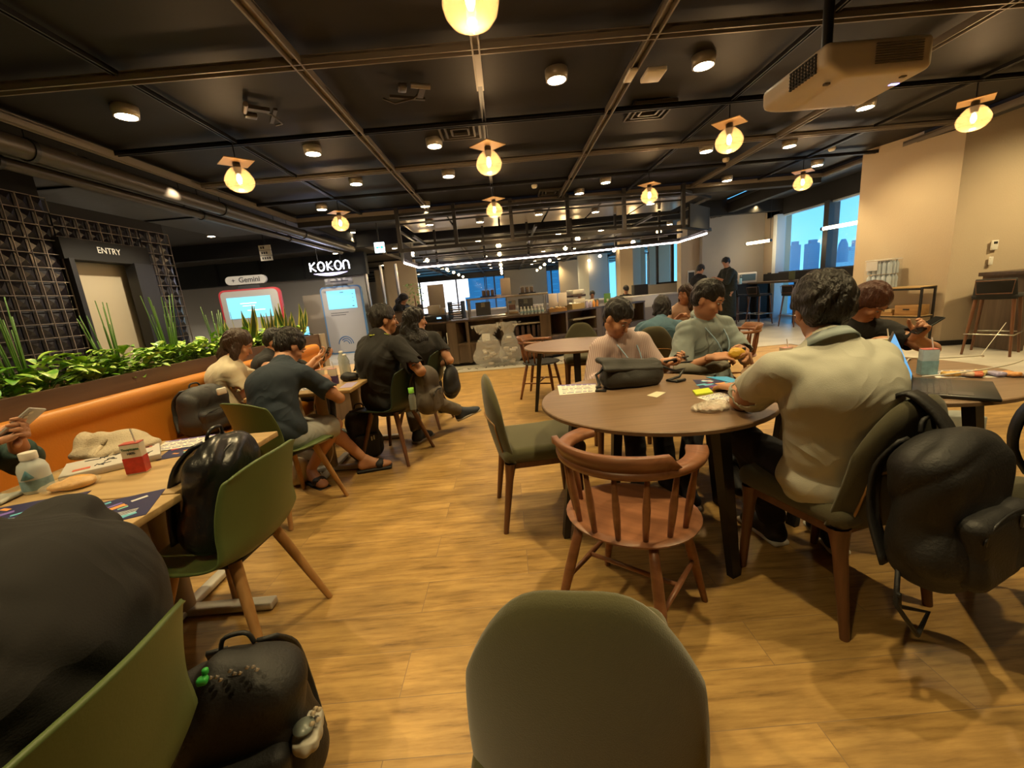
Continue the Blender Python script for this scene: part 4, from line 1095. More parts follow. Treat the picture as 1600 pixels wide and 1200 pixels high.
# --- oak tables along the bench
M_FOOT = mat('pale_grey_foot', (.50, .48, .44), .4, .2)
M_COL = mat('taupe_column', (.30, .23, .16), .5)
def make_oak(label, w, d, feet=(0.9, 0.9)):
    t = thing('oak_table', label, 'table')
    m = MB(); m.box((0, 0, .7075), (w, d, .025), bev=.003); m.build('tabletop', M_OAK, t)
    m = MB(); m.cyl((0, 0, .03), (0, 0, .695), .042, n=24); m.build('column', M_COL, t)
    MB().box((0, 0, .688), (w * .5, .10, .014)).build('top_plate', M_BLACK, t)
    for a in (0, PI / 2):
        L = w * feet[0] if a == 0 else d * feet[1]
        MB().box((0, 0, .022 + (.0 if a == 0 else .004)), (L, .055, .035 if a == 0 else .028), rz=a, bev=.006).build('foot', M_FOOT, t)
    m = MB()
    for sx in (-1, 1): m.cyl((sx * w * feet[0] * .46, 0, 0), (sx * w * feet[0] * .46, 0, .006), .018, n=12)
    m.build('glide', M_BLACKMATT, t)
    return t
ta = make_oak('light oak table nearest the camera with two dark flyers', .76, .66, (1.05, .9)); ta.location = (-1.51, .97, 0)
tb = make_oak('light oak table with the juice carton and shopping bag', .76, .65, (1.05, .9)); tb.location = (-1.54, 1.635, 0)
tc_ = make_oak('light oak table of the group farther down the bench', .75, .68, (1.05, .9)); tc_.location = (-1.51, 3.20, 0)
td = copy_tree(tc_, (-1.51, 3.90, 0), 0, 'light oak table pushed behind the group table with water bottles')
for o in (ta, tb, tc_, td): o['group'] = 'light oak tables by the bench'

# --- leather bench, planter
t = thing('leather_bench', 'long tan leather bench running along the planter', 'bench', (-2.4, 3, 0))
s = SDF(res=.014, k=.012); s.box((.18, -.1, .385), (.27, 2.62, .075), rnd=.04); o = sdf_mesh('seat_cushion', s, M_ORANGE, t)
s = SDF(res=.014, k=.02); s.box((-.13, -.1, .60), (.055, 2.62, .26), rnd=.045, R=rotm(0, 0, -.07)); s.box((-.15, -.1, .80), (.075, 2.62, .06), rnd=.05); sdf_mesh('backrest', s, M_ORANGE, t)
MB().box((.12, -.1, .16), (.5, 5.2, .32)).build('plinth', M_COUNTER, t)
m = MB()
for i in range(1, 4): m.box((.18, -2.72 + i * 1.31, .461), (.5, .006, .004))
m.build('seat_seam', mat('seam_brown', (.22, .08, .01), .6), t)
M_PLANT = grain_mat('planter_wood', (.09, .05, .028), (.14, .082, .045), .45, 'Y', .6)
t = thing('planter', 'long brown planter box with greenery behind the leather bench', 'planter', (-2.85, 2.8, 0))
m = MB(); m.box((.235, 0, .485), (.03, 6.0, .97)); m.box((-.235, 0, .485), (.03, 6.0, .97)); m.box((0, 3.0, .485), (.5, .03, .97)); m.box((0, -3.0, .485), (.5, .03, .97)); m.build('box_walls', M_PLANT, t)
MB().box((0, 0, .90), (.45, 5.96, .02)).build('soil', mat('bark_soil', (.16, .10, .045), .95, bump=.8, bscale=60, var=.5, vscale=40), t)

# plants
def leaf(mb, base, d, L, w, droop=.3, n=5):
    d = Vector(d).normalized(); side = d.cross(Vector((0, 0, 1))).normalized(); up = side.cross(d)
    row = []
    for i in range(n + 1):
        f = i / n; c = Vector(base) + d * (L * f) + Vector((0, 0, -droop * L * f * f)); ww = w * math.sin(PI * min(1, f * .93 + .05)) ** .8
        row.append([tuple(c - side * ww + up * ww * .35), tuple(c), tuple(c + side * ww + up * ww * .35)])
    mb.grid(row, 0)
def leaf_mat(name, a, b, scale=9):
    m = mat(name, a, .38, var=0); nt = m.node_tree; bs = nt.nodes['Principled BSDF']
    tc = nt.nodes.new('ShaderNodeTexCoord'); n = nt.nodes.new('ShaderNodeTexNoise'); n.inputs['Scale'].default_value = scale; n.inputs['Detail'].default_value = 3
    r = nt.nodes.new('ShaderNodeValToRGB'); r.color_ramp.elements[0].position = .42; r.color_ramp.elements[0].color = a + (1,); r.color_ramp.elements[1].position = .58; r.color_ramp.elements[1].color = b + (1,)
    nt.links.new(tc.outputs['Object'], n.inputs['Vector']); nt.links.new(n.outputs[0], r.inputs[0]); nt.links.new(r.outputs[0], bs.inputs['Base Color']); return m
M_POTHOS = leaf_mat('pothos_leaf', (.12, .32, .02), (.50, .66, .12), 18)
M_STEM = mat('horsetail_green', (.09, .20, .035), .5)
M_SANS = mat('sansevieria_dark', (.035, .085, .02), .45, var=.4, vscale=30)
M_SANSY = mat('sansevieria_edge', (.45, .42, .08), .45)
def pothos(x, y, label, seed, n=95, spread=.2):
    r = random.Random(seed); t = thing('pothos_plant', label, 'plant', (x, y, .91), 0, 'leafy plants in the planter')
    mb = MB()
    for i in range(n):
        a = r.uniform(0, 2 * PI); rr = r.uniform(0, spread); z = r.uniform(.02, .20) * (1.15 - rr / spread * .5)
        ry = rr * 1.5
        leaf(mb, (rr * math.cos(a) * .8 - .02, ry * math.sin(a), z), (math.cos(a) * .55 + .12, math.sin(a), r.uniform(.1, .9)), r.uniform(.07, .135), r.uniform(.022, .042), r.uniform(.2, .7))
    mb.build('leaf_mass', M_POTHOS, t)['kind'] = 'stuff'
    m = MB()
    for i in range(10): a = r.uniform(0, 6.28); m.tube([(0, 0, 0), (.05 * math.cos(a), .05 * math.sin(a), .08), (.13 * math.cos(a), .15 * math.sin(a), .11)], .003, n=5)
    m.build('stem', M_STEM, t)
ys = [1.15, 1.5, 1.85, 2.2, 2.5, 2.8, 3.1, 3.4, 3.7, 4.0, 4.3, 4.6, 4.9, 5.2, 5.5]
wh = ['at the near left end of the planter', 'at the left picture edge, before the first horsetails', 'in front of the first horsetail clump', 'left of the second horsetail clump with pale leaves',
      'around the second horsetail clump', 'below the cream passage panel', 'right below the passage panel edge', 'around the third tall horsetail clump', 'just right of the third horsetail clump', 'under the fourth horsetail clump',
      'behind the cream-bloused girl, left', 'between the girl and the red-rimmed kiosk', 'under the striped sword plants, middle', 'over the navy T-shirt man head', 'at the far end of the planter by the small screen']
for i, y in enumerate(ys): pothos(-2.80, y, 'leafy light-green pothos ' + wh[i], i)
def horsetail(x, y, label, seed, n, hmax, lean=0):
    r = random.Random(seed); t = thing('horsetail_plant', label, 'plant', (x, y, .91), 0, 'horsetail clumps')
    for i in range(n):
        a = r.uniform(0, 6.28); h = hmax * r.uniform(.45, 1); tip = Vector((math.cos(a) * .12 * h + .0, math.sin(a) * .22 * h + lean * h, h))
        b = Vector((math.cos(a) * .03, math.sin(a) * .04, 0))
        MB().tube([b, b.lerp(tip, .5) + Vector((0, 0, .01)), tip], [.0048, .0042, .003], n=6).build('stem', M_STEM, t)
horsetail(-2.85, 2.42, 'horsetail clump nearest the left picture edge', 11, 20, .66, -.1)
horsetail(-2.85, 3.02, 'horsetail clump before the left part of the cream passage panel', 12, 18, .58, -.12)
horsetail(-2.85, 3.55, 'tallest straight horsetail clump, right of the cream panel', 13, 20, .66, 0)
horsetail(-2.85, 4.15, 'small horsetail clump before the tiled wall end', 14, 12, .52, .02)
def sword(x, y, label, seed, n, hmax):
    r = random.Random(seed); t = thing('sword_plant', label, 'plant', (x, y, .91), 0, 'sword plants in the planter')
    for i in range(n):
        a = r.uniform(0, 6.28); h = hmax * r.uniform(.55, 1); b = Vector((math.cos(a) * .05, math.sin(a) * .07, 0)); tip = b * (2.2 + 1.6 * r.random()) + Vector((0, 0, h))
        side = Vector((math.sin(a + .6), math.cos(a + .6), 0)); rows, eL, eR = [], [], []
        for q in range(8):
            f = q / 7; c = b.lerp(tip, f) + Vector((math.cos(a), math.sin(a), 0)) * (.03 * math.sin(f * PI)); w = .034 * (1 - f ** 3) * (.7 + .6 * math.sin(f * PI)) + .001
            rows.append([tuple(c - side * w), tuple(c - side * w * .6 + Vector((.003, 0, 0))), tuple(c + Vector((.005, 0, 0))), tuple(c + side * w * .6 + Vector((.003, 0, 0))), tuple(c + side * w)])
        m = MB(); m.grid([q[1:4] for q in rows], 0); m.cur = 1; m.grid([q[0:2] for q in rows], 0); m.grid([q[3:5] for q in rows], 0)
        m.build('leaf', [M_SANS, M_SANSY], t)
sword(-2.86, 4.55, 'yellow-edged sword plant left of the red-rimmed kiosk', 21, 9, .56)
sword(-2.84, 4.95, 'yellow-edged sword plant below the red-rimmed kiosk screen', 22, 9, .46)
sword(-2.84, 5.3, 'yellow-edged sword plant right of the kiosk screen', 23, 9, .48)
sword(-2.84, 5.6, 'yellow-edged sword plant nearest the small blue screen', 24, 9, .55)
# ------------------------------------------------------------------ serving counter
def lerp2(a, b, f): return (a[0] + (b[0] - a[0]) * f, a[1] + (b[1] - a[1]) * f)
t = thing('serving_counter', 'long dark-wood serving counter with open shelves under the truss', 'counter', (0, 8.4, 0))
def C(x, y): return (x, y - 8.4)
F = [(-2.75, 8.62), (-1.0, 8.0), (.85, 8.0), (3.3, 9.95)]
B = [(-2.45, 9.45), (-.85, 8.85), (.5, 8.85), (2.75, 10.55)]
m = MB(); m.prism([C(*p) for p in F] + [C(*p) for p in B[::-1]], .845, .88); m.build('worktop', M_COUNTERTOP, t)
back = MB(); 
for i in range(3):
    a, b, c, d = F[i], F[i + 1], B[i + 1], B[i]
    m0 = lerp2(a, d, .45); m1 = lerp2(b, c, .45)
    back.prism([C(*p) for p in (m0, m1, c, d)], .05, .845)
back.build('body', M_COUNTER, t)
sh = MB(); tk = MB()
for i in range(3):
    a, b, c, d = F[i], F[i + 1], B[i + 1], B[i]
    m0 = lerp2(a, d, .46); m1 = lerp2(b, c, .46); k0 = lerp2(a, d, .10); k1 = lerp2(b, c, .10)
    tk.prism([C(*p) for p in (k0, k1, m1, m0)], 0, .07)
    for z in (.09, .42): sh.prism([C(*p) for p in (a, b, m1, m0)], z - .02, z + .02)
    L = math.hypot(b[0] - a[0], b[1] - a[1]); ang = math.atan2(b[1] - a[1], b[0] - a[0])
    for f in {0: (0.01, .42, .98), 1: (.12, .5, .98), 2: (.12, .45, .78, .99)}[i]:
        p = lerp2(a, b, f); q = lerp2(m0, m1, f); c2 = ((p[0] + q[0]) / 2, (p[1] + q[1]) / 2)
        w = .2 if (i, f) in ((0, .98), (1, .98), (2, .45)) else .05
        MB().box(C(*c2) + (.45,), (w, math.hypot(p[0] - q[0], p[1] - q[1]), .79), rz=ang).build('upright', M_COUNTER, t)
    # lower closed fronts
    p0, p1 = lerp2(a, m0, .05), lerp2(b, m1, .05)
    sh.prism([C(*p) for p in (p0, p1, lerp2(b, m1, .12), lerp2(a, m0, .12))], .09, .41)
sh.build('shelf', M_COUNTER, t); tk.build('toe_kick', M_BLACKMATT, t)
m = MB()
for i in range(9): m.box((-1.45, -.262 + .0, .16 + i * .022), (.5, .012, .008), M=Matrix.Translation((0, .02, 0)))
m.build('grille', M_BLACK, t)
PUR = mat('dark_folder', (.06, .035, .03), .6)
def simple_box(name, label, cat, c, d, m, rz=0, group=None, bev=.004, extra=None):
    o = MB().box((0, 0, d[2] / 2), d, bev=bev).build(name, m, None, c, (0, 0, rz)); return tag(o, label, cat, group)
k = 0
for x in (.18, .29, .40, .50, .60, .70):
    simple_box('menu_folder', ['dark folder leftmost on the counter shelf under the bottles', 'second dark folder on the shelf under the bottles', 'third dark folder on the shelf under the bottles', 'fourth dark folder on the shelf under the bottles', 'fifth dark folder on the shelf under the bottles', 'dark folder rightmost on the shelf under the bottles'][k],
               'folder', (x, 8.14, .44), (.06, .2, .24), PUR, .1, 'dark folders on the counter shelf'); k += 1
simple_box('flat_carton', 'flat pale carton lying on the folders under the counter top', 'box', (.42, 8.12, .70), (.62, .22, .03), mat('pale_card', (.30, .26, .2), .8), .04)
for i, (x, y, w, h, mm) in enumerate(((-1.53, 8.32, .13, .2, M_PAPER), (-1.37, 8.28, .09, .25, mat('kraft', (.32, .26, .18), .8)), (-1.1, 8.18, .13, .22, M_PAPER))):
    simple_box('shelf_box', ['white box leftmost on the counter shelf by the vent', 'tall kraft box between two white boxes on the counter shelf', 'white crate on the counter shelf right of the kraft box'][i], 'box', (x, y, .44), (w, .16, h), mm, -.3, 'boxes on the counter shelf')
tag(MB().lathe([(.04, 0), (.045, .1), (.02, .13), (.02, .15)], n=14).build('dark_jar', M_BLACK, None, (-1.25, 8.25, .44)), 'small black jar between boxes on the counter shelf', 'jar')
simple_box('flat_carton', 'flat pale carton on the right counter shelf behind the empty green chair', 'box', (1.55, 8.72, .66), (.7, .2, .03), MATS['pale_card'], .66)
simple_box('white_box', 'white cardboard box on the shelf beside the clear rubbish bags', 'box', (-.42, 8.12, .44), (.16, .16, .14), M_PAPER, 0)
# tray racks
def tray_rack(x, y, n, label, fill):
    t = thing('tray_rack', label, 'rack', (x, y, .88), -.15, 'black tray racks')
    m = MB()
    for sx in (-1, 1): m.box((sx * .13, 0, .04 + n * .019), (.012, .3, .02 + n * .04))
    m.build('rack_side', M_BLACK, t)
    for i in range(n): MB().box((0, 0, .03 + i * .042), (.25, .28, .014)).build('tray', M_BLACK, t)
    if fill:
        for i in range(2, n, 2): MB().box((0, -.02, .043 + i * .042), (.19, .22, .014)).build('cutlery', M_SILVER, t)
    return t
tray_rack(-1.83, 8.55, 8, 'black stacked tray rack at the left end of the counter, by the wooden screen', False)
tray_rack(-.95, 8.3, 8, 'black stacked tray rack with pale cutlery beside the steel food shelf', True)
t = thing('cash_register', 'black cash desk with pale customer screen between the two tray racks', 'cash register', (-1.4, 8.5, .88), -.2)
MB().box((0, 0, .06), (.5, .36, .12), bev=.01).build('drawer_unit', M_BLACK, t); MB().box((-.02, -.02, .23), (.26, .06, .18), bev=.01).build('screen', mat('dull_screen', (.38, .36, .32), .4), t)
MB().box((.17, -.05, .2), (.1, .1, .12), bev=.01).build('card_reader', M_SILVER, t); MB().box((.12, -.183, .07), (.09, .004, .03)).build('lit_key', mat('key_blue', (.2, .4, .8), .4, emit=(.3, .6, 1), estr=1.2), t)
simple_box('back_board', 'tall beige board standing behind the cash desk', 'board', (-1.43, 9.0, .9), (.34, .03, .72), mat('beige_board', (.36, .31, .26), .7), -.05)
t = thing('wood_screen', 'brown wooden partition block between the staff woman and the tray rack', 'partition', (-2.5, 9.65, 0)); MB().box((0, 0, .55), (.42, .3, 1.12), bev=.01).build('panel_block', M_PLANT, t); MB().box((0, 0, 1.12), (.46, .34, .02)).build('cap', M_COUNTERTOP, t)
# sneeze guard shelf of steel
t = thing('food_shelf', 'steel and glass food shelf standing on the counter, with boxes on top', 'shelf', (.05, 8.55, .88))
m = MB()
for x in (-.78, .0, .76):
    for y in (-.15, .2): m.cyl((x, y, 0), (x, y, .37), .018, n=10)
m.build('post', M_SILVER, t)
MB().box((0, .02, .37), (1.62, .42, .035), bev=.006).build('top_shelf', M_SILVER, t); MB().box((0, .0, .012), (1.62, .46, .02)).build('base_tray', M_SILVER, t)
MB().box((0, -.17, .2), (1.5, .006, .3)).build('glass_front', M_THIN, t)
for i, x in enumerate((-.45, .42)):
    o = tag(MB().box((0, 0, .14), (.3, .02, .27), bev=.003).build('menu_board', M_BLACKMATT, None, (x, 8.62, .905)), ['black menu board standing in the left half of the steel food shelf', 'black menu board standing in the right half of the steel food shelf'][i], 'sign', 'black menu boards')
    MB().box((0, -.012, .22), (.08, .003, .09)).build('menu_card', mat('dim_card', (.30, .30, .22), .7), o)
o = tag(MB().box((0, 0, .13), (.2, .02, .26)).build('food_poster', mat('poster_white', (.6, .58, .55), .6), None, (.12, 8.64, .905)), 'food picture poster in the middle of the steel shelf', 'poster')
MB().box((0, -.012, .10), (.17, .003, .14)).build('photo_print', mat('food_print', (.28, .09, .04), .5, var=.9, vscale=14), o); MB().box((-.03, -.012, .225), (.09, .003, .04)).build('blue_heading', mat('head_blue', (.1, .3, .6), .5), o)
t = thing('bread_tray', 'pale wooden tray holding folded napkins inside the steel shelf', 'tray', (.12, 8.5, .905)); MB().box((0, 0, .02), (.26, .16, .04), bev=.005).build('tray', M_OAK, t); MB().box((0, 0, .055), (.2, .1, .03), bev=.01).build('napkins', M_PAPER, t)
for i, (x, w) in enumerate(((-.32, .26), (.46, .28))):
    t = thing('display_case', ['dark display case with lids on the left top of the steel shelf', 'glass display case with brown goods on the right top of the steel shelf'][i], 'case', (x, 8.57, 1.27 + .0), 0, 'display cases on the steel shelf')
    MB().box((0, 0, .012), (w + .06, .24, .024)).build('base', M_BLACK, t)
    m = MB()
    for j in range(3): m.box((-w / 3 + j * w / 3, 0, .08), (w / 4, .16, .11), bev=.01)
    m.build('goods', mat('brown_goods', (.10, .06, .045), .5, var=.6, vscale=30), t); MB().box((0, 0, .10), (w, .2, .15)).build('glass_case', M_THIN, t)
simple_box('tall_sign', 'blank tall white sign standing on the steel food shelf', 'sign', (.04, 8.6, 1.27), (.2, .02, .34), mat('sign_warm', (.62, .56, .48), .6), 0)
simple_box('low_sign', 'low white sign lying left of the tall sign on the steel shelf', 'sign', (-.13, 8.5, 1.27), (.13, .1, .03), M_WHITE, 0)
# bottles
M_BOT = mat('milky_bottle', (.55, .60, .58), .25, 0)
bt = thing('bottle', 'x', 'bottle', (0, 0, 0)); MB().lathe([(.026, 0), (.028, .01), (.028, .09), (.012, .12), (.012, .135)], n=14).build('bottle_body', M_BOT, bt); MB().lathe([(.014, .135), (.014, .15), (0, .152)], n=12).build('cap', M_WHITE, bt); MB().lathe([(.0287, .03), (.0287, .07)], n=14).build('label_band', mat('label_blue', (.25, .4, .45), .5), bt)
for i in range(7):
    for j in range(2):
        o = bt if i + j == 0 else copy_tree(bt)
        o.location = (.30 + i * .068, 8.12 + j * .075, .88); o['group'] = 'small water bottles on the counter'
        o['label'] = 'small pale drink bottle in the double row on the counter right of the steel shelf'
# white boards, bread box, etc on the angled part
for i, (x, y) in enumerate(((.95, 8.38), (1.14, 8.40))):
    o = simple_box('panel_sign', ['white notched panel sign left of its twin on the counter', 'white notched panel sign right of its twin on the counter'][i], 'sign', (x, y, .97), (.18, .02, .26), mat('white_panel', (.58, .53, .5), .6), .1, 'white panel signs')
def crate(x, y, w, d, h, label, mm, fill, rz=0, cat='box'):
    t = thing('wooden_crate', label, cat, (x, y, .88), rz)
    m = MB(); m.box((0, -d / 2, h / 2), (w, .01, h)); m.box((0, d / 2, h / 2), (w, .01, h)); m.box((-w / 2, 0, h / 2), (.01, d, h)); m.box((w / 2, 0, h / 2), (.01, d, h)); m.box((0, 0, .006), (w, d, .01)); m.build('crate_wall', mm, t)
    r = random.Random(int(x * 100)); m = MB()
    for i in range(12): m.box((r.uniform(-w / 2.4, w / 2.4), r.uniform(-d / 2.6, d / 2.6), h - .01 + r.uniform(-.01, .02)), (.06, .05, .04), rz=r.uniform(0, 3), bev=.012)
    m.build('wrapped_goods', fill, t)
M_PACK = mat('wrapped_snacks', (.55, .38, .2), .4, var=.6, vscale=40)
crate(1.0, 8.24, .34, .2, .07, 'shallow wooden crate of wrapped snacks before the white panels', grain_mat('crate_wood', (.24, .12, .04), (.34, .19, .07), .5), M_PACK, .1)
crate(1.42, 8.66, .36, .2, .11, 'square kraft-yellow box of goods on the angled counter', mat('kraft_yellow', (.36, .25, .09), .7), M_PAPER, .67)
for i in range(4):
    tag(MB().lathe([(.028, 0), (.03, .09), (.018, .11), (.018, .13), (0, .13)], n=12).build('drink_cup', mat('cup_%d' % (i // 2), ((.30, .26, .42), (.62, .26, .06))[i // 2], .35, var=.5, vscale=50), None, (1.72 + i * .085, 8.88 + i * .065, .88)),
        ['lilac drink can next to the kraft-yellow box', 'second lilac drink can on the angled counter', 'orange drink can on the angled counter, left one', 'orange drink can nearest the pink shirt man'][i], 'drink', 'drink cans on the angled counter')
t = thing('coffee_machine', 'beige and brown coffee machine on the counter behind the kraft box', 'coffee machine', (1.50, 8.98, .88), .5)
MB().box((0, 0, .1), (.3, .26, .2), bev=.01).build('body', mat('machine_beige', (.5, .45, .36), .45), t); MB().box((0, 0, .26), (.34, .28, .05), bev=.01).build('brown_band', PUR, t); MB().box((0, 0, .34), (.3, .24, .09), bev=.015).build('hopper', M_WHITE, t); 
m = MB(); [m.box((-.1 + i * .05, -.132, .1), (.035, .004, .06)) for i in range(5)]; m.build('buttons', M_GREYMET, t)
t = thing('green_sign', 'small green sign with a pale square, far right of the counter', 'sign', (2.25, 9.3, .93), .4); MB().box((0, 0, .1), (.17, .015, .2), bev=.002).build('board', mat('sign_green', (.13, .30, .07), .6), t); MB().box((0, -.009, .06), (.05, .003, .05)).build('pale_square', M_PAPER, t); MB().box((0, .02, -.02), (.1, .1, .06)).build('stand', M_WHITE, t)
simple_box('card_stand', 'dark picture stand between the coffee machine and the green sign', 'sign', (1.95, 9.2, .88), (.2, .02, .15), mat('pic_dark', (.08, .09, .07), .5, var=.8, vscale=20), .4)
simple_box('white_card', 'leaning white card in front of the dark picture stand', 'sign', (1.82, 9.0, .88), (.16, .02, .16), M_PAPER, .5)
simple_box('low_white_case', 'long white display case at the far end of the counter beside the denim shirt', 'case', (3.35, 10.4, .7), (.9, .3, .28), M_WHITE, .5)
simple_box('black_bin', 'black square bin before the far beige column', 'bin', (4.15, 13.0, 0), (.42, .3, 1.25), M_BLACKMATT, 0)
# counter-back display block: wall of the kitchen
t = thing('back_counter', 'low white back counter behind the serving counter', 'counter', (1.5, 12.5, 0)); MB().box((0, 0, .45), (7.0, .6, .9)).build('body', M_WALLGREY, t); MB().box((0, 0, .92), (7.05, .65, .04)).build('worktop', M_WHITE, t)
# clear rubbish bags
M_FILM = mat('clear_film', (.85, .85, .82), .18, 0, bump=1.0, bscale=26, stretch=(1, 1, .3), alpha=.24)
def rubbish(x, y, w, h, label, seed):
    t = thing('clear_bag', label, 'bag', (x, y, 0), 0, 'clear rubbish bags')
    s = SDF(res=.014, k=.06); s.ell((0, 0, h * .24), (w * .5, .16, h * .26)); s.ell((0, 0, h * .45), (w * .38, .13, h * .3)); s.caps((0, 0, h * .5), (0, 0, h * .66), .05, .035)
    s.econe((0, 0, h * .62), (0, 0, h * .99), (.035, .03), (w * .42, .03), np.eye(3), k=.03, pw=2)
    s.disp = folds(.016, (1, .2, .15), 75, seed); sdf_mesh('film', s, M_FILM, t)
    MB().lathe([(.045, -.015), (.055, 0), (.045, .015)], n=14).build('knot', M_WHITE, t, (0, 0, h * .64))
    m = MB(); r = random.Random(seed)
    for i in range(9): m.box((r.uniform(-w * .25, w * .25), r.uniform(-.08, .08), r.uniform(.06, h * .4)), (.10, .07, .05), rz=r.uniform(0, 3), bev=.015)
    m.build('rubbish', mat('crumpled_waste', (.45, .40, .34), .7, var=.5, vscale=12), t)
rubbish(-.38, 7.72, .58, .78, 'clear plastic rubbish bag with a knot, left of the two', 3)
rubbish(.02, 7.76, .42, .80, 'clear plastic rubbish bag with a knot, right of the two', 5)

# ------------------------------------------------------------------ kiosks and sign at the back left
M_KW = mat('kiosk_white', (.36, .35, .335), .45)
M_SCR = mat('screen_blue', (.05, .2, .3), .3, emit=(.26, .72, 1.0), estr=.75)
M_INK = mat('dark_ink', (.03, .03, .035), .6)
def rrect(w, h, r, n=8):
    P = []
    for cx, cy, a0 in ((w / 2 - r, h / 2 - r, 0), (-w / 2 + r, h / 2 - r, 90), (-w / 2 + r, -h / 2 + r, 180), (w / 2 - r, -h / 2 + r, 270)):
        for i in range(n + 1): a = math.radians(a0 + 90 * i / n); P.append((cx + r * math.cos(a), cy + r * math.sin(a)))
    return P
UP = Matrix.Rotation(PI / 2, 4, 'X')        # prism plane XY -> XZ, extrusion towards -Y
t = thing('info_kiosk', 'white information kiosk with blue rim and arcs emblem beside the glowing shop sign', 'kiosk', (-4.68, 12.4, 0), .08)
T = UP @ Matrix.Translation((0, .97, 0))
MB().prism(rrect(1.16, 1.94, .12), -.06, .06, T).build('blue_rim', mat('rim_blue', (.09, .22, .42), .4), t)
MB().prism(rrect(1.08, 1.86, .10), .055, .075, T).build('front_panel', M_KW, t)
MB().box((0, -.082, 1.56), (.80, .02, .52)).build('screen', M_SCR, t)
m = MB(); 
for i, w in enumerate((.5, .42)): m.box((-.12 + w / 2 - .25, -.078, 1.19 - i * .06), (w, .004, .014))
m.build('printed_lines', M_INK, t)
m = MB(); m.box((.02, -.094, 1.76), (.1, .002, .014)); m.box((.3, -.094, 1.36), (.06, .002, .02)); [m.box((.32, -.094, 1.7 - .1 * i), (.03, .002, .012)) for i in range(3)]; m.build('screen_text', M_INK, t)
em = mat('emblem_blue', (.05, .14, .32), .5)
for r_ in (.085, .135, .185): MB().tube([(-.08 + r_ * 1.1 * math.cos(a), -.08, .28 + r_ * 1.2 * math.sin(a)) for a in np.linspace(0, PI * .98 if r_ > .16 else PI * .75, 16)], .012, n=6).build('emblem_arc', em, t)
MB().box((-.02, 0, 2.08), (.8, .06, .18), bev=.03).build('header_plate', M_KW, t); MB().box((0, -.035, 2.08), (.5, .004, .025)).build('header_print', M_INK, t); MB().box((0, .02, 1.98), (.4, .04, .12)).build('header_post', M_BLACK, t)
t = thing('kiosk_side_cabinet', 'plain brown-grey cabinet standing left of the blue-rimmed kiosk', 'cabinet', (-5.55, 12.7, 0)); MB().box((0, 0, .88), (.55, .6, 1.76), bev=.01).build('body', mat('taupe_cabinet', (.20, .165, .12), .6), t); MB().box((0, 0, .02), (.57, .62, .05)).build('plinth', M_BLACK, t)
t = thing('info_kiosk', 'white information kiosk with red rim and large blue screen above the planter', 'kiosk', (-6.17, 10.5, 0), .15)
T = UP @ Matrix.Translation((0, .98, 0))
MB().prism(rrect(1.38, 1.96, .14), -.06, .06, T).build('red_rim', mat('rim_red', (.40, .035, .045), .4), t)
MB().prism(rrect(1.29, 1.88, .11), .055, .078, T).build('front_panel', M_KW, t); MB().box((-.03, -.085, 1.52), (.98, .02, .50)).build('screen', M_SCR, t)
m = MB(); m.box((-.05, -.097, 1.62), (.36, .002, .018)); m.box((-.05, -.097, 1.56), (.28, .002, .014)); m.box((.1, -.097, 1.45), (.4, .002, .018)); m.build('screen_text', mat('pale_text', (.5, .8, .9), .4, emit=(.7, .95, 1), estr=1.5), t)
MB().prism(rrect(.92, .20, .10), -.04, .04, UP @ Matrix.Translation((-.02, 2.17, 0))).build('header_plate', M_KW, t)
text_obj('header_text', 'Gemini', .165, facing((.06, -.046, 2.17), (1, 0, 0), (0, 0, 1)), M_INK, t, offset=.003)
s4_ = [(.05 * (1 if i % 2 == 0 else .28) * math.cos(i * PI / 4), .05 * (1 if i % 2 == 0 else .28) * math.sin(i * PI / 4)) for i in range(8)]
MB().prism(s4_, 0, .004, UP @ Matrix.Translation((-.30, 2.17, .042))).build('star_mark', M_INK, t)
MB().box((0, .02, 2.0), (.5, .04, .12)).build('header_post', M_BLACK, t)
# glowing shop sign: KOKON with smile bar
M_NEON = mat('sign_white_light', (1, 1, 1), .5, emit=(.86, .90, 1.0), estr=1.8)
M_NEONP = mat('sign_violet_light', (.7, .6, 1), .5, emit=(.66, .56, 1.0), estr=1.6)
t = thing('shop_sign', 'glowing white capitals with a violet smile-shaped bar hanging above the blue-rimmed kiosk', 'sign', (-4.54, 11.5, 2.42))
def glyph(name, strokes, ox):
    for pts in strokes: pass
    m = MB()
    for pts in strokes: m.tube([(ox + x * 1.12, 0, z * 1.3 + .01) for x, z in pts], .0185, n=8)
    m.build(name, M_NEON, t)
a_ = np.linspace(0, 2 * PI, 21)
K_ = [[(-.065, .085), (-.065, -.085)], [(.055, .085), (-.06, .0), (.06, -.085)]]
O_ = [[(.074 * math.cos(q), .085 * math.sin(q)) for q in a_]]
N_ = [[(-.065, -.085), (-.065, .03), (-.045, .07), (0, .085), (.045, .07), (.065, .03), (.065, -.085)]]
for ch, ox in ((K_, -.44), (O_, -.225), (K_, .01), (O_, .225), (N_, .44)): glyph('letter', ch, ox)
P = [[(x, 0, -.165 - .075 * (1 - (x / .46) ** 2) * s_) for s_ in (0, .5, 1)] for x in np.linspace(-.46, .46, 25)]
MB().grid(P, .02).build('smile_bar', M_NEONP, t)
m = MB(); m.cyl((-.3, .03, .14), (-.3, .03, .9), .008, n=6); m.cyl((.3, .03, .14), (.3, .03, .9), .008, n=6); m.box((0, .035, .0), (1.1, .02, .03)); m.build('hanger', M_BLACK, t)
lamp_point('shop_sign_glow', (-4.54, 11.2, 2.3), 8, (.7, .7, 1), .2)
t = thing('small_display', 'small bright blue tablet display on the end of the planter', 'screen', (-2.80, 5.78, .97), -.15)
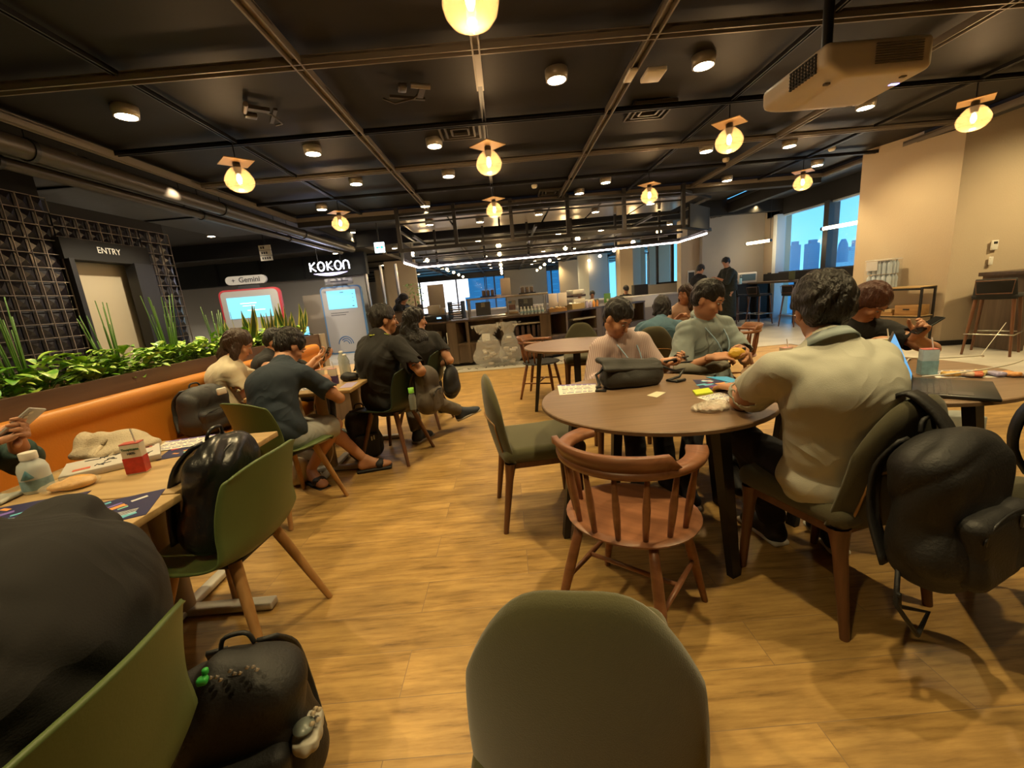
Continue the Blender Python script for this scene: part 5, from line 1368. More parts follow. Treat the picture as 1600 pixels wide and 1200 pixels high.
MB().box((0, 0, .055), (.17, .012, .11), rz=.9).build('display', mat('tablet_blue', (.1, .4, .8), .3, emit=(.12, .50, 1.0), estr=2.0), t); MB().box((0, .02, .005), (.1, .08, .01)).build('stand', M_BLACK, t)
t = thing('glass_railing', 'metal and glass railing in the passage behind the kiosk', 'railing', (-3.6, 13.4, 0))
m = MB(); m.cyl((-1.6, 0, 1.1), (1.3, 0, 1.1), .025, n=8); [m.cyl((x, 0, 0), (x, 0, 1.1), .02, n=8) for x in np.linspace(-1.6, 1.3, 9)]; m.build('rail', M_SILVER, t)
for i in range(3): MB().cyl((-.9 + .5 * i, .9, 0), (-.9 + .5 * i, .9, 2.6), .05, n=12).build('steel_post', M_SILVER, t)
t = thing('tall_plant', 'leafy potted tree standing before the bright far window', 'plant', (-2.65, 12.6, 0))
MB().lathe([(.16, 0), (.22, .4), (.2, .4), (0, .38)], n=20).build('pot', M_BLACKMATT, t); MB().tube([(0, 0, .35), (.03, 0, .9), (0, .02, 1.5)], .02, n=8).build('trunk', M_BROWNLEG, t)
r = random.Random(5); m = MB()
for i in range(130):
    a, z = r.uniform(0, 6.28), r.uniform(.9, 1.85); rr = r.uniform(.05, .34) * (1.1 - abs(z - 1.35))
    leaf(m, (rr * math.cos(a), rr * math.sin(a), z), (math.cos(a), math.sin(a), r.uniform(-.2, .6)), r.uniform(.08, .15), .03, .4, 4)
m.build('foliage', leaf_mat('tree_leaf', (.05, .16, .03), (.20, .36, .08)), t)

# ------------------------------------------------------------------ right side: window bar, pillar shelf, wall bar
t = thing('window_bar', 'long dark window counter with stools in front', 'counter', (7.2, 9.6, 0))
MB().box((0, 0, 1.02), (.5, 5.0, .05), bev=.004).build('worktop', mat('bar_top', (.16, .11, .07), .4), t)
MB().box((.22, 0, 1.13), (.04, 5.0, .22)).build('back_panel', M_BLACKMATT, t); [MB().box((.1, y, .5), (.3, .08, 1.0)).build('support', M_BLACKMATT, t) for y in (-2.4, -.8, .8, 2.4)]
for i, (y, z) in enumerate(((10.45, 1.045), (8.4, 1.045))):
    t = thing('menu_stand', ['green-brown menu stand on the window counter, left one', 'green-brown menu stand on the window counter beside the pillar'][i], 'menu', (7.1, y, z), -1.3, 'menu stands on the window counter'); MB().box((0, 0, .11), (.16, .015, .22)).build('card', mat('menu_green', (.12, .14, .06), .6), t); MB().box((0, 0, .006), (.1, .08, .012)).build('foot', M_BLACK, t)
t = thing('wall_screen', 'small dark wall screen on the tan wall beside the far window', 'screen', (5.68, 12.88, 1.35)); MB().box((0, 0, 0), (.22, .03, .36), bev=.005).build('frame', M_PAPER, t); MB().box((0, -.018, -.02), (.17, .006, .30)).build('screen', M_BLACK, t)
t = thing('white_printer', 'white office printer on the dark counter by the grey end wall', 'printer', (6.95, 12.3, 1.02)); MB().box((0, 0, .16), (.55, .4, .3), bev=.03).build('body', M_WHITE, t); MB().box((0, -.2, .17), (.45, .02, .18)).build('display', mat('dull_blue', (.10, .16, .18), .4), t)
t = thing('end_counter', 'dark counter along the grey end wall under the printer', 'counter', (6.9, 12.35, 0)); MB().box((0, 0, .5), (1.4, .5, 1.0)).build('body', M_BLACKMATT, t); MB().box((0, 0, 1.01), (1.44, .54, .02)).build('worktop', M_COUNTERTOP, t)
t = thing('sanitizer_bottle', 'pale blue pump bottle on the dark counter by the printer', 'bottle', (6.75, 12.12, 1.02)); MB().lathe([(.045, 0), (.045, .15), (.02, .18), (.02, .21), (0, .21)], n=14).build('bottle_body', mat('blue_bottle', (.35, .6, .72), .3), t); MB().box((0, -.03, .225), (.02, .07, .015)).build('pump', M_WHITE, t)
# shelf by the pillar
rz = math.atan2(-1.19, .33) + PI      # along the pillar face
t = thing('pillar_shelf', 'black framed shelf with wooden boards against the beige pillar', 'shelf', (6.01, 6.50, 0), PI / 2 + .27)
m = MB()
for x in (-.45, .45):
    for y in (-.14, .14): m.box((x, y, .44), (.025, .025, .88))
for x in (-.45, .45):
    for z in (.02, .45, .87): m.box((x, 0, z), (.025, .28, .02))
for y in (-.14, .14):
    for z in (.02, .45, .85): m.box((0, y, z), (.9, .02, .02))
m.build('frame', M_BLACK, t)
for z in (.88, .46, .035): MB().box((0, 0, z), (.92, .3, .018)).build('board', M_OAK, t)
c_, s_ = math.cos(PI / 2 + .27), math.sin(PI / 2 + .27)
def on_shelf(u, v, z): return (6.01 + c_ * u - s_ * v, 6.50 + s_ * u + c_ * v, z)
t = thing('bottle_pack', 'shrink-wrapped pack of clear bottles with a white label on the pillar shelf', 'bottle pack', on_shelf(.16, .02, .889), PI / 2 + .27)
m = MB(); M_PET = mat('pet_bottles', (.42, .50, .60), .18, .1)
for i in range(5):
    for j in range(3):
        for k in range(2): m.lathe([(.030, 0), (.032, .03), (.028, .07), (.032, .11), (.032, .15), (.012, .19), (.012, .20)], (-.14 + .07 * i, -.07 + .07 * j, k * .21), n=10)
m.build('bottles', M_PET, t)
m = MB(); m.box((0, .0, .425), (.37, .24, .012), bev=.004); m.box((.08, .121, .34), (.16, .004, .14)); m.build('white_label', mat('label_white', (.55, .54, .55), .6), t)
MB().box((0, 0, .22), (.385, .25, .44), bev=.02).build('film', mat('film_thin', (.8, .85, .9), .15, alpha=.08), t)
t = thing('board_box', 'yellow-brown wooden drawer box on the middle board of the pillar shelf', 'box', on_shelf(-.27, 0, .47), PI / 2 + .27); MB().box((0, 0, .075), (.3, .24, .15), bev=.004).build('box_body', MATS['crate_wood'], t); MB().box((0, .122, .09), (.08, .008, .02)).build('grip', M_BLACK, t)
t = thing('wood_tray', 'flat wooden tray beside the drawer box on the pillar shelf', 'tray', on_shelf(.02, 0.02, .47), PI / 2 + .27); MB().box((0, 0, .015), (.24, .22, .03)).build('tray_base', MATS['crate_wood'], t); MB().box((0, 0, .06), (.18, .17, .05), bev=.004).build('tray_rim', M_OAK, t)
t = thing('paper_pack', 'white packet with bluish side leaning on the middle board of the pillar shelf', 'packet', on_shelf(.22, 0, .47), PI / 2 + .4); MB().box((0, 0, .09), (.16, .14, .17), bev=.01).build('packet', mat('packet_blue', (.25, .3, .38), .4), t); MB().box((.0, .0, .2), (.18, .16, .05), bev=.01).build('white_top', M_PAPER, t)
t = thing('wall_bar', 'dark wooden wall counter at the right edge beside the tall stool', 'counter', (6.95, 5.5, 0)); MB().box((0, 0, 1.0), (.9, .55, .05), bev=.004).build('worktop', M_COUNTERTOP, t); MB().box((-.36, 0, .49), (.1, .5, .97)).build('side_panel', M_COUNTER, t); MB().box((0, .15, .49), (.8, .2, .97)).build('body', M_COUNTER, t)
t = thing('thermostat', 'small white thermostat on the right pillar wall', 'thermostat', (6.85, 5.935, 1.38)); MB().box((0, 0, 0), (.09, .02, .13), bev=.004).build('casing', M_PAPER, t); MB().box((0, -.012, .03), (.05, .004, .03)).build('display', M_BLACK, t)
tag(MB().box((0, 0, 0), (.05, .02, .11), bev=.004).build('wall_switch', M_PAPER, None, (6.83, 5.935, 1.17)), 'narrow white wall switch just under the thermostat', 'switch')
# ------------------------------------------------------------------ people
def nv(v): v = np.array(v, float); return v / max(np.linalg.norm(v), 1e-9)
def ik(a, b, l1, l2, pole):
    a, b, pole = map(lambda q: np.array(q, float), (a, b, pole)); d = b - a; L = np.linalg.norm(d)
    if L > (l1 + l2) * .995: b = a + d / L * (l1 + l2) * .995; L = (l1 + l2) * .995; d = b - a
    x = (l1 * l1 - l2 * l2 + L * L) / (2 * L); h = math.sqrt(max(0, l1 * l1 - x * x)); u = d / L
    p = pole - u * (pole @ u); p = nv(p)
    return a + u * x + p * h, b

def hand_sdf(w, fdir, palm, side, curl=.5, res=.0038, thumb_in=.5, s=1.0, spread=.1):
    """w wrist, fdir finger direction, palm = palm normal, side +1 thumb on +cross side"""
    f = nv(fdir); n = np.array(palm, float); n = nv(n - f * (n @ f)); r = np.cross(f, n) * side
    S = SDF(res=res, k=.010); w = np.array(w, float)
    S.caps(w - f * .02 * s, w + f * .012 * s, .024 * s, .023 * s)
    S.box(w + f * .048 * s, (.040 * s, .038 * s, .0135 * s), R=np.stack([f, r, n], 1), rnd=.013 * s, k=.018)
    for i, (o, L) in enumerate(((-.030, .062), (-.010, .076), (.0105, .080), (.0305, .070))):
        o = -o  # index on the thumb side
        base = w + f * .084 * s - r * (-o) * s
        d = nv(f + r * (o * 3.0 * spread)); p = base; c = curl * (1.0 + .12 * ((i * 7) % 3 - 1)); seg = (.46, .30, .24); rr = (.0098, .0088, .0080, .0068)
        Ls = L if i else .062
        for q in range(3):
            ang = c * (.45 + .55 * (q + 1) / 2); d2 = nv(d * math.cos(ang) + n * math.sin(ang)); nn = nv(n * math.cos(ang) - d * math.sin(ang)); d = d2
            e = p + d * Ls * seg[q] * s; S.caps(p, e, rr[q] * s, rr[q + 1] * s, k=.005); p = e; n_ = nn
            ndir = nn
            n_keep = nn; n_local = nn; n = nn if q < 2 else n
        n = np.array(palm, float); n = nv(n - f * (n @ f))
    tb = w + f * .022 * s + r * .026 * s; d = nv(f * .62 + r * .70 + n * .28 * (1 + thumb_in)); p = tb
    for L, a, b in ((.038, .0135, .0115), (.030, .0112, .0100), (.024, .0098, .0078)):
        e = p + d * L * s; S.caps(p, e, a * s, b * s, k=.008); p = e; d = nv(d + f * .30 - r * .28 + n * .22 * thumb_in)
    return S

NOISE = {}
def person(name_label, loc, hip, neck, head, yaw, hyaw=None, hpitch=0.0, hroll=0.0, shw=.18, hands=None, elbows=None, feet=None, poles=None, kpoles=None,
           skin=None, hair='short', haircol=None, shirt=None, sleeve=.55, loose=.02, hem=-.06, pants=None, pantlen=1.0, shoes=None, soles=None, res=.009,
           hcurl=(.6, .6), hdir=None, hpalm=None, upper=.285, fore=.25, back=.05, seed=0., collar=None, stand=False, foldamp=.004, face=True, bulk=1.0, scale=1.0, footdir=None, lanyard=None, cat='person', long_skirt=False, group=None, hs_=1.0, sandals=False):
    skin = skin or M_SKIN; haircol = haircol or M_HAIR; hyaw = yaw if hyaw is None else hyaw
    o = np.array((loc[0], loc[1], 0.0)); root = thing('person', name_label, cat, tuple(o), 0, group)
    P, N, H = (np.array(q, float) for q in (hip, neck, head))
    F = np.array((-math.sin(yaw), math.cos(yaw), 0)); R = np.array((math.cos(yaw), math.sin(yaw), 0))      # R = person's right
    sp = nv(N - P); bk = nv(np.cross(R, sp)); bk = bk if bk @ F < 0 else -bk                    # backward normal of the spine
    mid = P * .5 + N * .5 + bk * back; chest = P * .28 + N * .72 + bk * back * .7
    hf = np.array((-math.sin(hyaw) * math.cos(hpitch), math.cos(hyaw) * math.cos(hpitch), math.sin(hpitch)))
    hr0 = np.array((math.cos(hyaw), math.sin(hyaw), 0)); hu = np.cross(hr0, hf)
    hr = hr0 * math.cos(hroll) + hu * math.sin(hroll); hu = np.cross(hr, hf); HR = np.stack([hr, hf, hu], 1)
    shc = N - sp * .075
    Sh = {1: shc + R * shw - bk * .015, -1: shc - R * shw - bk * .015}
    SR = np.stack([R, np.cross(sp, R), sp], 1)
    hands = hands or {}; b = bulk
    # limbs
    arms = {}
    for s in (1, -1):
        tgt = hands.get(s); 
        if tgt is None: continue
        pole = (poles or {}).get(s, R * s * .6 - np.array((0, 0, 1.0)) - F * .2)
        if elbows and s in elbows: arms[s] = (Sh[s], np.array(elbows[s], float), np.array(tgt, float)); continue
        e, w = ik(Sh[s], tgt, upper * scale, fore * scale, pole); arms[s] = (Sh[s], e, w)
    legs = {}
    hipw = .095 * b
    for s in (1, -1):
        if feet is None or feet.get(s) is None: continue
        hj = P + R * s * hipw - np.array((0, 0, .02)); kp = (kpoles or {}).get(s, F * 1.0 + np.array((0, 0, .9)))
        k, a = ik(hj, feet[s], .43 * scale, .42 * scale, kp); legs[s] = (hj, k, a)
    # ---- body
    B = SDF(res=res, k=.03)
    c = H
    B.ell(c + hu * .025 - hf * .008, (.075, .093, .088), HR, k=.02)
    B.ell(c - hu * .045 + hf * .022, (.056, .066, .070), HR, k=.03)
    B.caps(c - hu * .085 + hf * .055, c - hu * .083 + hf * .052, .026, k=.03)          # chin
    if res < .013:
        B.caps(c + hf * .088 - hu * .002, c + hf * .106 - hu * .034, .007, .012, k=.010)    # nose
        for s in (1, -1):
            B.ell(c + hr * s * .076 - hf * .005 - hu * .015, (.010, .019, .031), HR, k=.006)
            B.ell(c + hr * s * .031 + hf * .100 + hu * .004, (.017, .014, .011), HR, k=.010, op='-')
            B.caps(c + hr * s * .018 + hf * .083 + hu * .023, c + hr * s * .046 + hf * .074 + hu * .024, .009, .007, k=.012)
            B.ell(c + hr * s * .040 + hf * .066 - hu * .030, (.020, .018, .018), HR, k=.02)
        B.caps(c + hr * .018 + hf * .083 - hu * .060, c - hr * .018 + hf * .083 - hu * .060, .009, k=.008)
    B.caps(N - sp * .02 - bk * .01, c - hu * .07 - hf * .012, .055, .050, k=.03)
    # torso core
    for prm in torso_prims(P, mid, chest, N, Sh, SR, b, 0): B.ops.append(None) if False else prm(B)
    for s, (a, e, w) in arms.items():
        B.caps(a, e, .047 * b, .038 * b, k=.03); B.caps(e, w, .038 * b, .0245, k=.02); B.ell(a * .25 + e * .75, (.04, .04, .04), k=.03) 
    for s, (a, k, w) in legs.items():
        B.caps(a, k, .080 * b, .054 * b, k=.03); B.caps(k, k * .6 + w * .4, .052 * b, .055 * b, k=.02); B.caps(k * .6 + w * .4, w, .053 * b, .035, k=.02)
    Bs = [B]
    for s in arms:
        a, e, w = arms[s]; fd = (hdir or {}).get(s, nv(w - e)); pn = (hpalm or {}).get(s, (0, 0, -1)); cc = hcurl[0] if s == 1 else hcurl[1]
        sd = s
        r_ = np.cross(nv(fd), nv(pn)); inward = -R * s + F * .3
        sd = 1 if r_ @ inward > 0 else -1
        Bs.append(hand_sdf(w, fd, pn, sd, cc, res=.0042 if res < .0095 else .006))
    if legs and not shoes:
        for s, (a, k, w) in legs.items():
            fd = (footdir or {}).get(s, F); Bs.append(foot_sdf(w, fd, .0, res=.007))
    sdf_mesh('body', Bs, skin, root, o)
    if face and res < .013:
        m = MB(); m2 = MB(); m3 = MB(); m4 = MB()
        for s in (1, -1):
            q = c + hr * s * .031 + hf * .0845 + hu * .003
            add_ball(m, q, (.0118, .0065, .0042), HR); add_ball(m2, q + hf * .0045 - hu * .0008, (.0055, .0035, .0036), HR)
            m3.tube([c + hr * s * .016 + hf * .0925 + hu * .026, c + hr * s * .034 + hf * .090 + hu * .031, c + hr * s * .050 + hf * .078 + hu * .025], [.0022, .0034, .0016], n=6)
        m4.tube([c - hr * .023 + hf * .0855 - hu * .060, c + hf * .0945 - hu * .058, c + hr * .023 + hf * .0855 - hu * .060], [.0025, .0055, .0025], n=6)
        for mm, nm, mt in ((m, 'eyes', MATS.get('eye_white') or mat('eye_white', (.6, .56, .5), .3)), (m2, 'irises', MATS.get('iris_dark') or mat('iris_dark', (.012, .008, .006), .2)), (m3, 'eyebrows', M_HAIR), (m4, 'lips', MATS.get('lip_pink') or mat('lip_pink', (.36, .13, .09), .4))):
            ob = mm.build(nm, mt, root); ob.data.transform(Matrix.Translation(-Vector(tuple(o))))
    # ---- hair
    hq = hs_
    Hs = SDF(res=min(res, .0085), k=.018)
    Hs.ell(c + hu * .038 - hf * .016, (.087 * hq, .102 * hq, .092 * hq), HR, k=.02)
    Hs.ell(c + hu * .0 - hf * .042, (.078 * hq, .070 * hq, .085), HR, k=.02)
    if hair == 'long':
        back_ = -nv(F + hf) ; p0 = c - hf * .045 + hu * .02; p1 = c - hf * .075 - hu * .12; p2 = N + bk * .075 - sp * .08; p3 = N + bk * .09 - sp * .24
        Hs.chain([p0, p1, p2, p3], [.078, .072, .075, .05], k=.03)
        for s in (1, -1): Hs.chain([c + hr * s * .066 + hu * .02, c + hr * s * .075 - hu * .08 - hf * .02, p2 + R * s * .05 + sp * .03, p3 + R * s * .04], [.026, .03, .05, .03], k=.03)
    if hair == 'bob':
        for s in (1, -1): Hs.chain([c + hr * s * .066 + hu * .02, c + hr * s * .073 - hu * .07 - hf * .02], [.026, .028], k=.03)
        Hs.chain([c - hf * .05, c - hf * .055 - hu * .09], [.075, .055], k=.03)
    if hair == 'fringe_long':
        for s in (1, -1): Hs.chain([c + hr * s * .06 + hu * .04, c + hr * s * .078 - hu * .06 + hf * .01, c + hr * s * .075 - hu * .17 + hf * .03, c + hr * s * .07 - hu * .26 + hf * .02], [.024, .026, .026, .012], k=.03)
        Hs.chain([c - hf * .05, c - hf * .055 - hu * .12, c - hf * .05 - hu * .2], [.075, .055, .04], k=.03)
    Hs.ell(c + hf * .100 - hu * .030, (.066, .060, .082), HR, k=.012, op='-')
    if hair in ('short',):
        for s in (1, -1): Hs.ell(c + hr * s * .083 + hf * .012 - hu * .030, (.022, .045, .042), HR, k=.008, op='-')
        Hs.plane(c - hu * .085, -hu, .01)
    sd = seed
    def hdisp(X, Y, Z):
        u = (X * hr[0] + Y * hr[1] + Z * hr[2]); v = (X * hf[0] + Y * hf[1] + Z * hf[2]); w = (X * hu[0] + Y * hu[1] + Z * hu[2])
        return .0038 * np.sin(u * 120 + 3 * np.sin(w * 34 + sd) + v * 46) + .0030 * np.sin(v * 105 + 4 * np.sin(u * 38 + sd * 2) + w * 40)
    Hs.disp = hdisp
    sdf_mesh('hair', Hs, haircol, root, o)
    # ---- shirt
    if shirt is not None:
        T = SDF(res=res, k=.035)
        for prm in torso_prims(P, mid, chest, N, Sh, SR, b, loose): prm(T)
        T.caps(N - sp * .045, N - sp * .012 + (H - N) * .10, .072 + loose * .3, .062, k=.03)
        for s, (a, e, w) in arms.items():
            if sleeve <= 1: T.caps(a, a + (e - a) * sleeve, .052 * b + loose * .35, (.050 + (.010 if sleeve < .9 else 0)) * b + loose * .55, k=.035, cut=True)
            else:
                T.caps(a, e, .054 * b + loose * .5, .044 * b + loose * .5, k=.03); T.caps(e, e + (w - e) * (sleeve - 1), .044 * b + loose * .4, .034 * b + loose * .3, k=.02, cut=True)
        for s in (1, -1):
            if s not in arms: T.caps(Sh[s], Sh[s] - sp * .1, .055 * b + loose * .5, .055, k=.03)
        if loose >= .02:
            T.ell(P + sp * .02 + bk * .005, (.166 * b + loose * 1.1, .126 * b + loose * 1.1, .15), SR, k=.04)
        T.plane(P + sp * hem, -sp, .006)
        nn = nv(H - N)
        T.caps(N + nn * .005 - bk * .0, H - hu * .06, .057, .060, k=.004, op='-')
        for s, (a, e, w) in arms.items():          # hollow the sleeve opening
            if sleeve <= 1: q = a + (e - a) * sleeve; d = nv(e - a); T.caps(q - d * .012, q + d * .05, (.043 + .012) * b + loose * .6, k=.002, op='-') if loose > .012 else None
        T.disp = folds(foldamp * 1.25, tuple(sp * .9 + R * .7), 34, seed)
        so = sdf_mesh('shirt', T, shirt, root, o)
        if collar:
            m = MB(); u1 = np.cross(R, nn); ring = []
            for i in range(21):
                an = -PI * .92 + PI * 1.84 * i / 20 - PI / 2
                dv = R * math.cos(an) + np.cross(nn, R) * math.sin(an) * 1.0
                base = N + nn * .012 + dv * (.068 + loose * .30)
                tp = base + nn * .028 - dv * .008; ou = base + dv * .014 - nn * .012
                ring.append([tuple(base + nn * .002), tuple(tp), tuple(ou)])
            m.grid(ring, .004); co = m.build('collar', collar, so); co.data.transform(Matrix.Translation(-Vector(tuple(o))))
        if lanyard is not None:
            m = MB(); front = -bk; fr = .125 * b + loose
            for s in (1, -1):
                pts = [N + bk * (.085 + loose * .4) + nn * .022, N + R * s * (.075 + loose * .3) + nn * .016, N + R * s * .07 - sp * .06 + front * .095, N + R * s * .045 - sp * .16 + front * (fr + .02), N - sp * .30 + front * (fr + .025)]
                m.tube([interp(pts, t_) for t_ in np.linspace(0, 1, 15)], .0045, n=5)
            lo = m.build('lanyard', lanyard, root); lo.data.transform(Matrix.Translation(-Vector(tuple(o))))
    # ---- trousers
    if pants is not None and (legs or long_skirt):
        T = SDF(res=res, k=.035)
        T.ell(P - np.array((0, 0, .01)), (.168 * b, .128 * b, .115), SR, k=.03)
        for s, (a, k, w) in legs.items():
            if long_skirt: continue
            if pantlen >= 1:
                T.caps(a, k, .094 * b, .068 * b, k=.03); e2 = k + (w - k) * min(.96, pantlen - .04); T.caps(k, e2, .067 * b, .058, k=.03, cut=True)
            else: T.caps(a, a + (k - a) * (pantlen * 1.0), .098 * b, .092 * b, k=.03, cut=True)
        if long_skirt: T.caps(P, P - np.array((0, 0, .72)), .16, .19, k=.04, cut=True)
        T.disp = folds(.004, (0.3, .5, 1), 40, seed + 1)
        sdf_mesh('trousers' if not long_skirt else 'skirt', T, pants, root, o)
    if sandals:
        for s, (a, k, w) in legs.items():
            f = nv((footdir or {}).get(s, F)); r_ = nv(np.cross(f, (0, 0, 1))); up = np.cross(r_, f); w = np.array(w)
            S = SDF(res=.007, k=.01); S.box(w + f * .070 - up * .092, (.135, .048, .012), R=np.stack([f, r_, up], 1), rnd=.011); sdo = sdf_mesh('sandal', S, M_SHOEB, root, o)
            S = SDF(res=.006, k=.01); S.ell(w + f * .115 - up * .058, (.050, .052, .040), np.stack([f, r_, up], 1)); S.ell(w + f * .115 - up * .062, (.08, .042, .033), np.stack([f, r_, up], 1), k=.002, op='-'); S.plane(w + f * .16, f); S.plane(w + f * .07, -f); S.plane(w - up * .088, -up)
            sdf_mesh('strap_band', S, M_SHOEB, sdo, (0, 0, 0)).location = tuple(-o)
    if shoes:
        for s, (a, k, w) in legs.items():
            fd = (footdir or {}).get(s, F); sh = sdf_mesh('shoe', foot_sdf(w, fd, .006, res=.007), shoes, root, o)
            if soles is not None:
                f = nv(fd); r_ = nv(np.cross(f, (0, 0, 1))); up = np.cross(r_, f); S = SDF(res=.007, k=.01)
                S.box(np.array(w) + f * .075 - up * .082, (.135, .043, .013), R=np.stack([f, r_, up], 1), rnd=.012); sdf_mesh('sole', S, soles, sh, (0, 0, 0)).location = tuple(-o)
    root['_'] = 0; del root['_']
    return dict(root=root, arms=arms, legs=legs, N=N, P=P, H=H, F=F, R=R, o=o)

def torso_prims(P, mid, chest, N, Sh, SR, b, g):
    """a stack of overlapping ellipsoids along the curved spine: hips, waist, chest, shoulders"""
    R = SR[:, 0]; sc = (Sh[1] + Sh[-1]) / 2; w = np.linalg.norm(Sh[1] - Sh[-1]) / 2
    wx = .142 * b if g < .015 else .154 * b
    top = sc + nv(N - P) * .020
    cur = [P, P * .4 + mid * .6, mid * .4 + chest * .6, chest, top]
    rad = [(.158 * b + g, .116 * b + g), (wx + g * 1.2, .106 * b + g * 1.1), (.155 * b + g * 1.1, .107 * b + g * 1.05), (.158 * b + g * .9, .106 * b + g * .9), (w * .80, .070 + g * .5)]
    def prm(S):
        n = 11
        for i in range(n):
            f = i / (n - 1); c = interp(cur, f); u = nv(interp(cur, min(1, f + .05)) - interp(cur, max(0, f - .05))); d = nv(np.cross(u, R)); r = interp(rad, f)
            S.ell(c, (r[0], r[1], .105 if f < .9 else .075), np.stack([R, d, u], 1), k=.035)
        S.caps(Sh[1], Sh[-1], .047 * b + g * .35, k=.05)
        S.caps(sc, N, .068 + g * .3, .058 + g * .2, k=.05)
    return [prm]

def foot_sdf(w, fd, g, res=.007):
    f = np.array(fd, float); f = nv(f); r = nv(np.cross(f, (0, 0, 1))); up = np.cross(r, f); w = np.array(w, float); S = SDF(res=res, k=.02)
    S.caps(w + up * .0, w - up * .045 - f * .012, .038 + g, .040 + g); S.caps(w - up * .05 - f * .015, w + f * .13 - up * .062, .036 + g, .032 + g)
    S.caps(w - up * .01 + f * .02, w + f * .12 - up * .058, .034 + g, .030 + g); S.ell(w + f * .15 - up * .064, (.055, .042 + g, .026 + g), np.stack([f, r, up], 1))
    S.plane(w - up * .092, -up, .004); return S

def add_ball(m, c, r, R, nu=10, nw=8):
    vs, fs = [], []
    for i in range(nw + 1):
        th = PI * i / nw
        for j in range(nu):
            ph = 2 * PI * j / nu; q = np.array((r[0] * math.sin(th) * math.cos(ph), r[1] * math.sin(th) * math.sin(ph), r[2] * math.cos(th))); vs.append(tuple(np.array(c) + R @ q))
    for i in range(nw):
        for j in range(nu): fs.append((i * nu + j, i * nu + (j + 1) % nu, (i + 1) * nu + (j + 1) % nu, (i + 1) * nu + j))
    m.add(vs, fs, True)

def cloth(name, c, rough=.85, **k):
    m = mat(name, c, rough, bump=.30, bscale=300, bdist=.002, var=.07, vscale=5, **k); nt = m.node_tree; b = nt.nodes['Principled BSDF']
    tc = nt.nodes.new('ShaderNodeTexCoord'); n = nt.nodes.new('ShaderNodeTexNoise'); n.inputs['Scale'].default_value = 4.2; n.inputs['Detail'].default_value = 1.2; n.inputs['Distortion'].default_value = 1.6
    mr = nt.nodes.new('ShaderNodeMath'); mr.operation = 'SUBTRACT'; mr.inputs[1].default_value = .5; ab = nt.nodes.new('ShaderNodeMath'); ab.operation = 'ABSOLUTE'
    bp = nt.nodes.new('ShaderNodeBump'); bp.inputs['Strength'].default_value = .40; bp.inputs['Distance'].default_value = .06; bp.invert = True
    old = b.inputs['Normal'].links[0].from_socket if b.inputs['Normal'].links else None
    nt.links.new(tc.outputs['Object'], n.inputs['Vector']); nt.links.new(n.outputs[0], mr.inputs[0]); nt.links.new(mr.outputs[0], ab.inputs[0]); nt.links.new(ab.outputs[0], bp.inputs['Height'])
    if old: nt.links.new(old, bp.inputs['Normal'])
    nt.links.new(bp.outputs[0], b.inputs['Normal']); return m
C_PALE = cloth('pale_sage_cotton', (.46, .46, .39)); C_NAVY = cloth('navy_cotton', (.022, .034, .052)); C_BLACK = cloth('black_cotton', (.0095, .0085, .008))
C_DARK = cloth('charcoal_knit', (.016, .0145, .014)); C_GREY = cloth('grey_green_linen', (.26, .31, .31)); C_DENIM = cloth('denim_blue', (.065, .135, .19))
C_CREAM = cloth('cream_cotton', (.55, .47, .33)); C_LGREY = cloth('light_grey_cotton', (.36, .36, .34)); C_GREEN = cloth('forest_green', (.025, .055, .045)); C_TROU = cloth('black_trousers', (.010, .010, .014))
C_TAUPE = cloth('taupe_trousers', (.10, .085, .07)); C_PEACH = cloth('peach_blouse', (.55, .36, .26)); C_OLB = cloth('olive_black', (.02, .024, .016))
def stripe_mat():
    m = mat('pink_stripe', (.5, .38, .37), .8); nt = m.node_tree; b = nt.nodes['Principled BSDF']; tc = nt.nodes.new('ShaderNodeTexCoord'); w = nt.nodes.new('ShaderNodeTexWave')
    w.inputs['Scale'].default_value = 26; w.inputs['Distortion'].default_value = .6; w.bands_direction = 'X'; r = nt.nodes.new('ShaderNodeValToRGB')
    r.color_ramp.elements[0].color = (.40, .27, .27, 1); r.color_ramp.elements[0].position = .25; r.color_ramp.elements[1].color = (.56, .45, .43, 1); r.color_ramp.elements[1].position = .5
    nt.links.new(tc.outputs['Object'], w.inputs['Vector']); nt.links.new(w.outputs['Fac'], r.inputs[0]); nt.links.new(r.outputs[0], b.inputs['Base Color']); return m
C_PINK = stripe_mat()
M_SHOEB = mat('black_shoe', (.012, .012, .014), .6); M_SHOEN = mat('navy_sneaker', (.02, .03, .05), .7); M_SOLE = mat('white_sole', (.6, .58, .52), .6)
M_LANB = mat('lanyard_blue', (.30, .45, .60), .6); M_LANY = mat('lanyard_yellow', (.45, .52, .05), .6)
A = math.radians
# man in pale T-shirt, back to us
P1 = person('man in a pale sage T-shirt seen from behind at the near round table', (1.2, 1.5), (1.20, 1.44, .50), (1.14, 1.46, 1.0), (1.165, 1.545, 1.125), A(5), A(-12), A(-14), shw=.190,
    hands={-1: (1.05, 1.88, .760), 1: (1.40, 1.90, .765)}, elbows={-1: (.945, 1.665, .762), 1: (1.475, 1.66, .757)}, feet={-1: (1.20, 1.80, .095), 1: (1.42, 1.70, .095)}, kpoles={-1: (-.3, 1, 1), 1: (.3, 1, 1)},
    shirt=C_PALE, sleeve=.76, loose=.032, hem=-.11, pants=C_TROU, shoes=M_SHOEB, soles=M_SOLE, res=.0078, back=.05, seed=1.3, hs_=1.10, collar=C_GREY, foldamp=.0042, bulk=1.04, hcurl=(.5, .5), hdir={-1: (-.2, 1, -.1), 1: (.2, 1, -.1)}, footdir={-1: (-.15, 1, 0), 1: (.2, 1, 0)})
